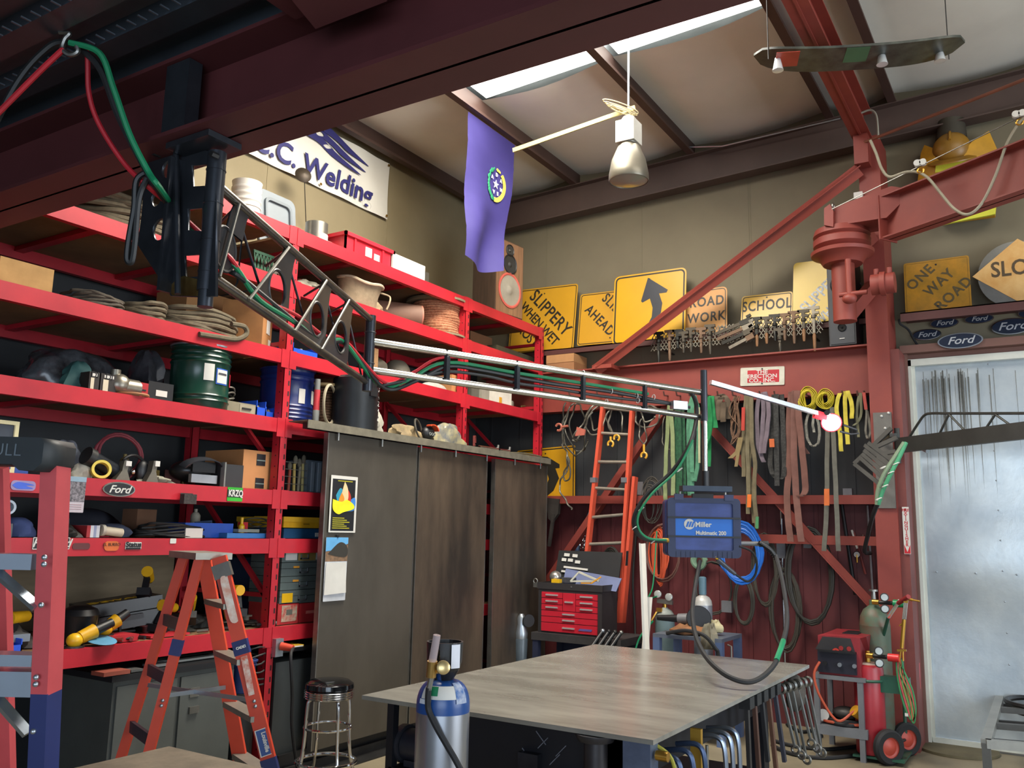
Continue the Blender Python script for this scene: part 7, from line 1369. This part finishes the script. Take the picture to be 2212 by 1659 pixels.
tag(MB().tube(wave([at(1440,1368,y=7.2),at(1480,1362,y=7.18),at(1520,1372,y=7.16),at(1545,1400,y=7.18),at(1552,1420,y=7.2),(at(1555,1430,y=7.2).x,7.2,.35)]),.016).build('dark_cable',RUB),'thick dark cable drooping over the front of the grey cart','cable')
# green cloth ring, socket hanging under the welder
tag(MB().tube(coilpath(Matrix.Translation(at(1510,1213,y=8.40))@Matrix.Rotation(PI/2,4,'X'),.055,2,.02),.022,7).build('green_rope_ring',mat('6d8a72',0.9)),'pale green rope ring hanging just below the welder case','rope')
# ================================================================= RED TIG WELDER on a stand
wx0,wx1=at(1763,1450,y=7.45).x,at(1866,1450,y=7.45).x; wz=.62
ws=thing('welder_stand','grey angle-iron stand under the old red welder','stand',((wx0+wx1)/2,7.7,0)); SG=mat('6f7276',0.5,0.3,0.1)
for x in (wx0,wx1-.03):
    for y in (7.45,7.92): MB().bb((x-.02,y-.02,0),(x+.02,y+.02,wz)).build('leg',SG,ws,True,False)
MB().bb((wx0-.022,7.426,wz-.03),(wx1+.012,7.945,wz+.001)).build('top',SG,ws,True,False); MB().bb((wx0-.022,7.426,.17),(wx1+.012,7.945,.24)).build('shelf',SG,ws,True,False)
od=thing('red_welder','old red welder with black control panel on the grey stand','welder',((wx0+wx1)/2,7.5,wz)); OR_=mat('7d2228',0.5,0,0.15,5)
zt_w=at(1810,1372,y=7.45).z
MB().prism([(wx0+.02,7.46,wz+.002),(wx0+.02,7.46,wz+.30),(wx0+.06,7.5,zt_w),(wx0+.06,7.98,zt_w),(wx0+.02,7.98,wz+.002)],(wx1-wx0-.04,0,0)).build('case',OR_,od,True,False)
MB().prism([(wx0+.0,7.445,wz+.19),(wx1-.06,7.445,wz+.19),(wx1-.09,7.445,zt_w-.02),(wx0+.06,7.445,zt_w-.02)],(0,.02,0)).build('control_panel',mat('2b2a2b',0.45),od,True,False)
MB().bb((wx0+.02,7.43,wz+.02),(wx1-.05,7.46,wz+.19)).build('lower_panel',mat('1c1d28',0.45),od,True,False)
b=frz((wx0+.16,7.44,zt_w-.13),(0,-1,0)); MB(b).lathe([(.03,0),(.03,.004)],n=20).build('dial',mat('b8382c',0.4),od,True); MB(b).lathe([(.017,0),(.015,.02)],n=14).build('knob',BLK,od,True)
for k in range(3): MB().cyl((wx0+.08+.11*k,7.425,wz+.09),(wx0+.08+.11*k,7.405,wz+.09),.016).build('socket',GAL if k else BLK,od,True)
for k in range(2): MB(frz((wx0+.20+.06*k,7.44,wz+.215),(0,-1,0))).lathe([(.018,0),(.018,.005)],n=12).build('button',mat('8a2a28',0.4),od,True)
MB().bb((wx0+.03,7.40,wz+.18),(wx1-.05,7.45,wz+.195)).build('shelf_lip',BLK,od,True,False); MB().bb((wx0+.18,7.6,zt_w),(wx0+.30,7.85,zt_w+.006)).build('handle_recess',BLK,od,True,False)
tag(MB().tube(wave([(wx0+.04,7.41,wz+.1),(wx0+.0,7.38,wz+.0),(wx0+.04,7.38,wz-.16),(wx0+.16,7.40,wz-.33),(wx0+.27,7.48,.36),(wx0+.30,7.5,.33)]),.010).build('orange_cable',mat('a8462a',0.6)),'orange power cable drooping from the red welder to the shelf','cable')
t=thing('cord_connector','yellow plug connector on the stand lower shelf','connector',(wx0+.30,7.5,.245)); MB().cyl((wx0+.27,7.48,.37),(wx0+.34,7.55,.30),.045,.04).build('body',mat('c08a1e',0.5),t,True)
c=V(((wx0+wx1)/2,7.6,.262)); tag(MB().tube(coilpath(Matrix.Translation(c),.16,4,.03,.12,th=.018),.014).build('cable_coil',RUB),'black cable coil on the stand lower shelf','cable'); tag(MB().tube(coilpath(Matrix.Translation(c+V((0,-.08,.0))),.15,2,.02,.07,th=.01),.009).build('orange_cable_coil',mat('a8462a',0.6)),'orange cable loop at the front of the stand lower shelf','cable')
t=thing('foot_pedal','grey foot pedal lying in the black coil on the stand','pedal',c); MB().sph(c+V((0,0,.06)),(.10,.08,.05)).build('body',mat('4d4b48',0.5,0.3),t,True); MB(frz(c+V((-.15,-.1,.04)),(0,-1,.2))).lathe([(.045,-.01),(.045,.0)],n=18).build('white_disc',WHT,t,True)
# ================================================================= OXY-FUEL CART
ox=thing('oxy_cart','green two-wheeled gas cart with red wheels beside the column','cart',(-1.2,7.55,0)); GC=mat('1f4a3a',0.45,0,0.1)
rx_,ry_=at(1885,1640,z=0).x,7.58; RB=.112
for x,e_ in ((rx_-.02,[(rx_+.16,7.62,1.08)]),(rx_+.16,[])): MB().tube([(x+.05,7.85,.1),(x+.05,7.85,.75)]+e_,.014).build('frame_tube',GC,ox,True)
MB().bb((rx_-.12,7.46,.03),(rx_+.25,7.95,.045)).build('base_plate',GC,ox,True,False); MB().tor((rx_,ry_,.60),(0,0,1),RB+.006,.012,30,6).build('tank_band',GC,ox,True); MB().bb((rx_+.08,7.52,.52),(rx_+.30,7.62,.64)).build('tool_tray',GC,ox,True,False)
MB().tube([(rx_+.16,7.62,1.08),(rx_+.26,7.55,1.22)],.014).build('handle',CHR,ox,True); MB().cyl((rx_+.25,7.56,1.20),(rx_+.34,7.45,1.26),.018).build('grip',mat('8a2a2a',0.5),ox,True)
for (px,py,y) in ((1920,1620,7.48),(1958,1600,7.86)):
    c=at(px,py,y=y); c=V((c.x,y,.13)); w=MB(frz(c,(.75,-.66,0))).lathe([(.075,-.03),(.115,-.032),(.13,-.015),(.13,.015),(.115,.032),(.075,.03)],n=32,cap=False).build('tyre',RUB,ox,True)
    MB(frz(c,(.75,-.66,0))).lathe([(.082,-.02),(.082,.02),(.06,.012),(.02,.03),(.001,.03)],n=28).build('wheel_hub',mat('b54434',0.45),ox,True)
MB().cyl(at(1920,1620,y=7.48)*0+V((at(1920,1620,y=7.48).x,7.48,.13)),V((at(1958,1600,y=7.86).x,7.86,.13)),.012).build('axle',DKST,ox,True)
ac=thing('acetylene_tank','red acetylene cylinder with paper collar on the green cart','gas cylinder',(rx_,ry_,.05)); at_=at(1885,1432,y=ry_).z
MB().lathe([(RB*.95,0),(RB,.02),(RB,at_-.10),(RB*.92,at_-.07),(RB*.5,at_-.05)],None,34).build('body',mat('96202a',0.4,0,0.1,5),ac); MB().lathe([(RB*.96,at_-.085),(RB*.6,at_-.048),(RB*.3,at_-.046)],None,30).build('paper_collar',mat('b9aa9a',0.7,0,0.2,12,h2='96605a'),ac)
MB().lathe([(.02,at_-.05),(.018,at_+.04)],None,12).build('valve',BRASS,ac)
oxx=at(1892,1400,y=7.80).x; OXR=.118; ohz=at(1892,1310,y=7.80).z
oc=thing('oxygen_cylinder','rusty grey-green oxygen cylinder behind the red tank','gas cylinder',(oxx,7.80,.05)); OXM=mat('4d5a4a',0.55,0.1,0.2,5,h2='5d4434',thr=(.45,.68))
MB().lathe([(OXR,0),(OXR,ohz-.20)],None,34).build('body',OXM,oc); MB().lathe([(OXR,ohz-.20),(OXR*.93,ohz-.13),(OXR*.7,ohz-.075),(OXR*.4,ohz-.05),(.036,ohz-.04),(.036,ohz)],None,30).build('shoulder',mat('4a5f4c',0.5,0,0.2,6,h2='63493a',thr=(.45,.66)),oc)
MB().lathe([(.02,ohz),(.016,ohz+.07)],None,12).lathe([(.035,ohz+.07),(.035,ohz+.085)],None,16).build('valve',STEEL,oc)
def regul(name,lab,c,kc):
    t=thing(name,lab,'regulator',c); MB().cyl(c+V((-.09,.02,0)),c+V((.06,0,0)),.016).build('body',DKST,t,True); MB().cyl(c+V((.07,0,0)),c+V((.15,-.01,.0)),.03).build('knob',kc,t,True)
    for dz in (.045,-.045): MB(frz(c+V((.01,-.04,dz)),(0.2,-1,.05))).lathe([(.034,-.015),(.034,.002),(.027,.004)],n=20).build('gauge_case',DKST,t,True); MB(frz(c+V((.011,-.044,dz)),(0.2,-1,.05))).lathe([(.026,0),(.026,.002)],n=20).build('gauge_face',mat('9aa3a3',0.3),t,True)
    MB().cyl(c+V((-.09,.02,0)),c+V((-.04,.01,0)),.022).build('nut',BRASS,t,True)
regul('gas_regulator','twin-gauge regulator with green knob on the oxygen cylinder',at(1910,1302,y=7.72),mat('157a4a',0.4)); regul('gas_regulator','twin-gauge regulator with red knob on the red tank',at(1898,1418,y=7.5),mat('c02a2a',0.4))
ct2=thing('cutting_torch','brass cutting torch standing in the green cart tray','torch',at(1950,1420,y=7.5)); Q=lambda x,y,yy=7.5: at(x,y,y=yy)
b=MB()
for dx in (-4,0,4): b.cyl(Q(1953+dx*.8,1338),Q(1957+dx*.8,1300),.005,n=8)
b.build('tubes',CHR,ct2,True); MB().cyl(Q(1948,1400),Q(1953,1338),.015).build('handle',BRASS,ct2,True); MB().bar(Q(1957,1302),Q(1958,1291),.03,.035,(0,1,0)).cyl(Q(1957,1293),Q(1972,1296),.011).cyl(Q(1972,1296),Q(1987,1299),.007).build('head',BRASS,ct2,True); MB().cyl(Q(1943,1428),Q(1946,1402),.007).cyl(Q(1951,1428),Q(1950,1402),.007).bar(Q(1938,1405),Q(1958,1405),.015,.015).build('valves',BRASS,ct2,True); MB().cyl(Q(1950,1345),Q(1943,1352),.006).build('lever',BRASS,ct2,True)
for i in range(5):
    mt=[mat('2f7a4a',0.5),mat('b0484a',0.5),mat('6a8a4a',0.5),mat('a05a3a',0.5),mat('2f7a4a',0.5)][i]; tag(MB().tube(wave([Q(1936+i*3,1425),Q(1940+i*4,1470),Q(1952+i*5,1520),Q(1968+i*2,1555),Q(1978-i*2,1540+i*4),Q(1972-i*3,1495),Q(1955-i*3,1455),Q(1944,1432)]),.0075).build('twin_hose',mt),'%s gas hose strand looped over the green cart tray'%['outer green','coral red','olive green','orange brown','inner green'][i],'hose','hoses on the gas cart')
tag(MB().bb(at(1955,1540,y=7.5),at(1962,1548,y=7.49)).build('white_tag',WHT,None,False,False),'small white tag on the gas hoses','tag')
# fire extinguisher sign and small red extinguisher behind the column
a=at(1948,1095,y=8.02); c=at(1968,1197,y=8.02); fs=thing('extinguisher_sign','vertical white and red fire extinguisher sign beside the door','sign',M=Matrix(((1,0,0,(a.x+c.x)/2),(0,0,-1,8.025),(0,1,0,(a.z+c.z)/2),(0,0,0,1)))); w,h=c.x-a.x,a.z-c.z
plate('panel',WHT,fs,I4,[[(-w/2,-h/2),(w/2,-h/2),(w/2,h/2),(-w/2,h/2)]],.004); RS=mat('b01c26',0.45); plate('arrow_field',RS,fs,T_(.0025),[[(-w*.45,-h*.30),(0,-h*.46),(w*.45,-h*.30),(w*.45,-h*.49),(-w*.45,-h*.49)]],.001)
text('lettering','FIRE',.030,RS,fs,T_(.003,0,h*.43),.001,False,.0006,1.0); text('lettering','\n'.join('EXTINGUISHER'),.033,RS,fs,T_(.003,0,h*.06),.001,False,.0008,1.1,0,1,.80)
ex=at(1974,1490,y=8.25); t=thing('fire_extinguisher','small red fire extinguisher low by the door jamb','extinguisher',(ex.x,8.25,ex.z)); MB().lathe([(.05,0),(.055,.02),(.055,.22),(.02,.27)],None,18).build('body',mat('b81f28',0.35),t); MB().lathe([(.015,.27),(.02,.32)],None,10).build('valve',BLK,t)
# ================================================================= ALUMINIUM FRAME TROLLEY at the lower right
fz=.42; fa,fb=at(2163,1498,z=fz),at(2130,1606,z=fz)
ft=thing('frame_trolley','low silver steel frame trolley cut by the right edge of the view','trolley',(fb.x,fb.y,0)); FM_=mat('9a9a94',0.35,0.7,0.1)
ux=V((.85,.2,0)); dl=(fa-fb)
for o_,l in ((V(),0),(ux*.9,0)): MB().bar(fb+o_,fa+o_,.06,.05).build('side_bar',FM_,ft,True,False)
for k in (0,1): MB().bar(fb+dl*k,fb+dl*k+ux*.9,.06,.05).build('end_bar',FM_,ft,True,False)
for k in (.3,.62): MB().bar(fb+dl*k,fb+dl*k+ux*.9,.05,.04).build('cross_bar',mat('4c4c4a',0.45,0.5),ft,True,False)
MB().bar(fb+V((0,0,-.18)),fb+ux*.9+V((0,0,-.18)),.05,.04).build('lower_bar',FM_,ft,True,False)
for p in (fb,fb+ux*.9,fa,fa+ux*.9): MB().bb((p.x-.025,p.y-.025,0),(p.x+.025,p.y+.025,fz)).build('leg',mat('5a5a58',0.4,0.5),ft,True,False)
c=fb+dl*.72+ux*.42+V((0,0,.03)); t=thing('steel_ring','black rolled steel ring lying on the frame trolley','ring',c); MB().tor(c,(0,0,1),.30,.022,40,6).tor(c+V((0,0,-.06)),(0,0,1),.25,.02,40,6).build('ring',mat('2b2b2b',0.4,0.6),t,True)
for k in (.12,.45,.8): MB().bar(fb+dl*k+V((0,0,-.03)),fb+dl*k+ux*.9+V((0,0,-.03)),.03,.03).build('inner_bar',mat('2b2b2b',0.45,0.5),ft,True,False)
# floor things
for i,(pts,l) in enumerate((([(1672,1600),(1720,1612),(1790,1618),(1850,1612)],'upper black hose lying on the floor by the welder stand'),([(1668,1610),(1710,1628),(1780,1637),(1860,1630)],'lower black hose lying on the floor by the welder stand'),([(1700,1565),(1730,1580),(1760,1578),(1775,1590)],'short dark hose lying on the floor behind the table leg'))):
    P=[at(*p,z=.016)+V((0,0,0)) for p in pts]; tag(MB().tube(wave(P),.015).build('floor_hose',RUB),l,'hose')
tag(MB(RZ(at(2070,1622,z=0))).lathe([(.30,.002),(.30,.02),(.27,.022)],n=30).build('floor_disc',mat('5f573f',0.7,0.1,0.2,5)),'round flat dark disc on the floor before the sliding door','mat')  # flat dark disc lying on the floor
tag(MB().tube(wave([at(878,1600,z=.45),at(880,1630,z=.2),at(884,1665,z=.02),at(900,1700,z=.012)]),.008).build('hanging_cable',RUB),'thin black cord hanging from the table bracket to the floor','cord')
b=MB()
rd=at(1050,1640,z=.0)
t=thing('trailer_jack','rusty red jack on the floor under the table','jack',(-2.25,4.3,.322)); MB().bb((-2.4,4.2,.323),(-2.1,4.4,.37)).bb((-2.3,4.26,.37),(-2.2,4.34,.55)).build('body',mat('7a2f22',0.6,0.2,0.2),t,True,False)
# ================================================================= BLACK BOOM, BASKET AND PLATE on the right column
a,c=at(1886,892,y=7.985),at(1936,1098,y=7.985)
cp=thing('column_plate','bare grey steel plate fixed to the front of the red column','plate',(a.x,7.985,c.z)); MB().bb((a.x,7.975,c.z),(c.x,7.995,a.z)).build('plate',mat('6d6a64',0.45,0.6,0.15,4),cp,True,False)
b=MB()
for px,py in ((1904,899),(1919,892),(1912,925)): b.sph(at(px,py,y=7.972),.012,8,5)
b.build('weld_spot',WHT,cp,True)
sbm=thing('side_boom','dark steel boom with a rod truss running from the column to the right','boom',(-1.2,7.8,2.6)); SB=mat('3c3d3a',0.5,0.5,0.15,5)
sb=lambda px,py: at(px,py,d=dlerp(px,1935,7.45,2212,6.3))
MB().bar(sb(1936,963),sb(2500,896),.05,.125).build('boom_beam',SB,sbm,True,False)
MB().tube(wave([sb(1962,948),sb(1985,912),sb(1997,897),sb(2012,893),sb(2050,893),sb(2150,893),sb(2300,892),sb(2500,888)]),.011).build('top_rod',SB,sbm,True)
for x0,y0_,x1,y1_ in ((2050,895,2028,940),(2050,895,2086,932),(2150,895,2130,925),(2150,895,2182,918),(2250,894,2228,914)): MB().cyl(sb(x0,y0_),sb(x1,y1_),.009,n=8).build('strut',SB,sbm,True)
p=sb(1938,965); MB().cyl(p+V((0,.03,-.14)),p+V((0,.03,.16)),.03,n=14).build('pivot_pin',SB,sbm,True); MB().bar(p+V((0,.03,.1)),(-1.25,7.97,p.z+.1),.05,.03).bar(p+V((0,.03,-.1)),(-1.25,7.97,p.z-.1),.05,.03).build('pivot_bracket',SB,sbm,True,False)
MB().cyl(sb(1992,968),sb(2004,974),.02).build('clamp_knob',GAL,sbm,True)
bk=thing('tool_basket','grey slatted steel tray hung tilted beside the column','basket',at(1890,1010,y=7.55)); BM=mat('4a4741',0.55,0.5,0.2,6)
g=lambda px,py,y=7.55: at(px,py,y=y)
for (x0,y0_),(x1,y1_) in (((1846,1002),(1926,925)),((1846,1002),(1908,1052)),((1868,962),(1936,1000)),((1888,968),(1938,945)),((1880,985),(1935,975))): MB().bar(g(x0,y0_),g(x1,y1_),.03,.06,(0,1,0)).build('frame_bar',BM,bk,True,False)
MB().bar(g(1926,940),(-1.26,7.99,g(1926,940).z),.03,.03).build('mount_arm',BM,bk,True,False)
for k in range(5): MB().bar(g(1857+k*4.5,988-k*8,7.52),g(1915+k*5,1040-k*10,7.52),.03,.015,(0,1,0)).build('slat',BM,bk,True,False)
for i,(off,mt,l) in enumerate(((0,mat('3f8a62',0.5),'bright green hose bundle hanging from the dark side boom'),(-14,mat('6d7f66',0.6),'pale grey-green hose bundle taped beside the green one'))):
    tag(MB().tube(wave([at(1957+off*.3,956,y=7.35),at(1944+off*.7,985,y=7.32),at(1926+off,1020,y=7.32),at(1908+off*.8,1058,y=7.34),at(1897+off*.2,1090,y=7.36)]),.016).build('hose_bundle',mt),l,'hose')
tag(MB().tube(wave([at(1897,1085,y=7.36),at(1885,1115,y=7.5),at(1876,1150,y=7.8),at(1868,1190,y=8.0),at(1880,1195,y=8.1)]),.018).build('cable_tail',RUB),'black cables dropping from the taped hoses beside the column','cable')
for px,py in ((1936,1002),(1925,1021),(1912,1050),(1898,1078),(1908,1010)): tag(MB().tor(at(px,py,y=7.32),(.4,0,-.9),.024,.004,14,5).build('zip_tie',WHT),'white zip tie on the hoses under the dark side boom','zip tie','zip ties on the side boom hoses')
tag(MB().tube(wave([at(1942,690,y=8.2),at(1945,700,y=8.2),at(1962,712,y=8.3),at(1975,735,y=8.4),at(1990,757,y=8.44)]),.010).build('black_cable',RUB),'short black cable slanting beside the car badges','cable')
tag(MB().tube([at(1945,1050,y=8.1),at(1940,930,y=8.1)],.012).build('white_pipe',mat('8f8a88',0.5)),'thin pale pipe standing at the right side of the column','pipe')
# more small clutter on the working shelves, each piece its own thing
def scatter(n,lev,x0,x1,pa,pb,group,lab,seed,skip=()):
    rr=random.Random(seed); kinds=['wire_reel','spray_can','hand_tool','small_carton','socket','clamp']
    for i in range(n):
        px=pa+(pb-pa)*(i+.2+.6*rr.random())/n
        if any(a<px<b_ for a,b_ in skip): continue
        x=rr.uniform(x0,x1); z=LV[lev] if isinstance(lev,str) else lev; y=ycol(px,x,z); k=rr.choice(kinds); c=rr.choice(['2a2b2d','5a5348','6d2a24','3a4a66','8a8474','3f3a30','7d6a3a','55585a'])
        b=MB(); m_=mat(c,0.55,0.1,0.2,12)
        if k=='wire_reel': b.lathe([(.045,.002),(.045,.012),(.025,.014),(.025,.05),(.045,.052),(.045,.062)],None,18); d='small reel'
        elif k=='spray_can': b.lathe([(.032,.002),(.033,.15),(.02,.17),(.012,.172),(.012,.195)],None,16); d='small upright can'
        elif k=='hand_tool': b.cyl((-.09,0,.018),(.0,.01,.018),.015).bar((0,.01,.018),(.10,.02,.02),.02,.012); d='small hand tool lying flat'
        elif k=='small_carton': b.bb((-.05,-.04,.002),(.05,.05,.06+.05*rr.random())); d='small carton'
        elif k=='socket': b.lathe([(.03,.002),(.03,.05),(.022,.05),(.022,.02)],None,16); d='short round fitting'
        else: b.tube([(-.06,0,.012),(-.07,.0,.10),(.03,.0,.11),(.04,0,.05)],.011,6).cyl((-.06,0,.03),(.05,0,.03),.008); d='small clamp'
        o=b.build(k,m_); o.location=(x,y,z); o.rotation_euler=(0,0,PI/2+rr.uniform(-.7,.7)); col_={'2a2b2d':'black','5a5348':'dusty brown','6d2a24':'dark red','3a4a66':'slate blue','8a8474':'pale grey','3f3a30':'dark olive','7d6a3a':'mustard','55585a':'grey'}[c]
        tag(o,'%s %s %s'%(col_,d,lab),'clutter',group)
scatter(9,'B5',-5.25,-5.0,120,470,'small things on the fifth shelf','at the back of the fifth shelf',3)
scatter(9,'B6',-5.15,-4.95,110,520,'small things on the eye-level shelf','at the back of the eye-level shelf',5)
scatter(10,'B7',-5.2,-4.98,120,560,'small things on the waist shelf','at the back of the waist shelf',7)
scatter(7,'B4',-5.2,-5.0,300,560,'small things on the fourth shelf','at the back of the fourth shelf',9)
scatter(8,'B3',-5.15,-4.9,690,1000,'small things on the third shelf','on the third shelf behind the boom',11)
scatter(5,'B2',-5.1,-4.9,600,745,'small things on the second shelf','on the second shelf by the boom',13)
scatter(7,2.446,-4.62,-4.58,835,1090,'small things on the door rail','lying on the rail over the cabinet doors',15,((845,1010),))
scatter(4,'B3',-5.1,-4.9,1030,1150,'small things on the end bay','on the third shelf of the end bay',17)
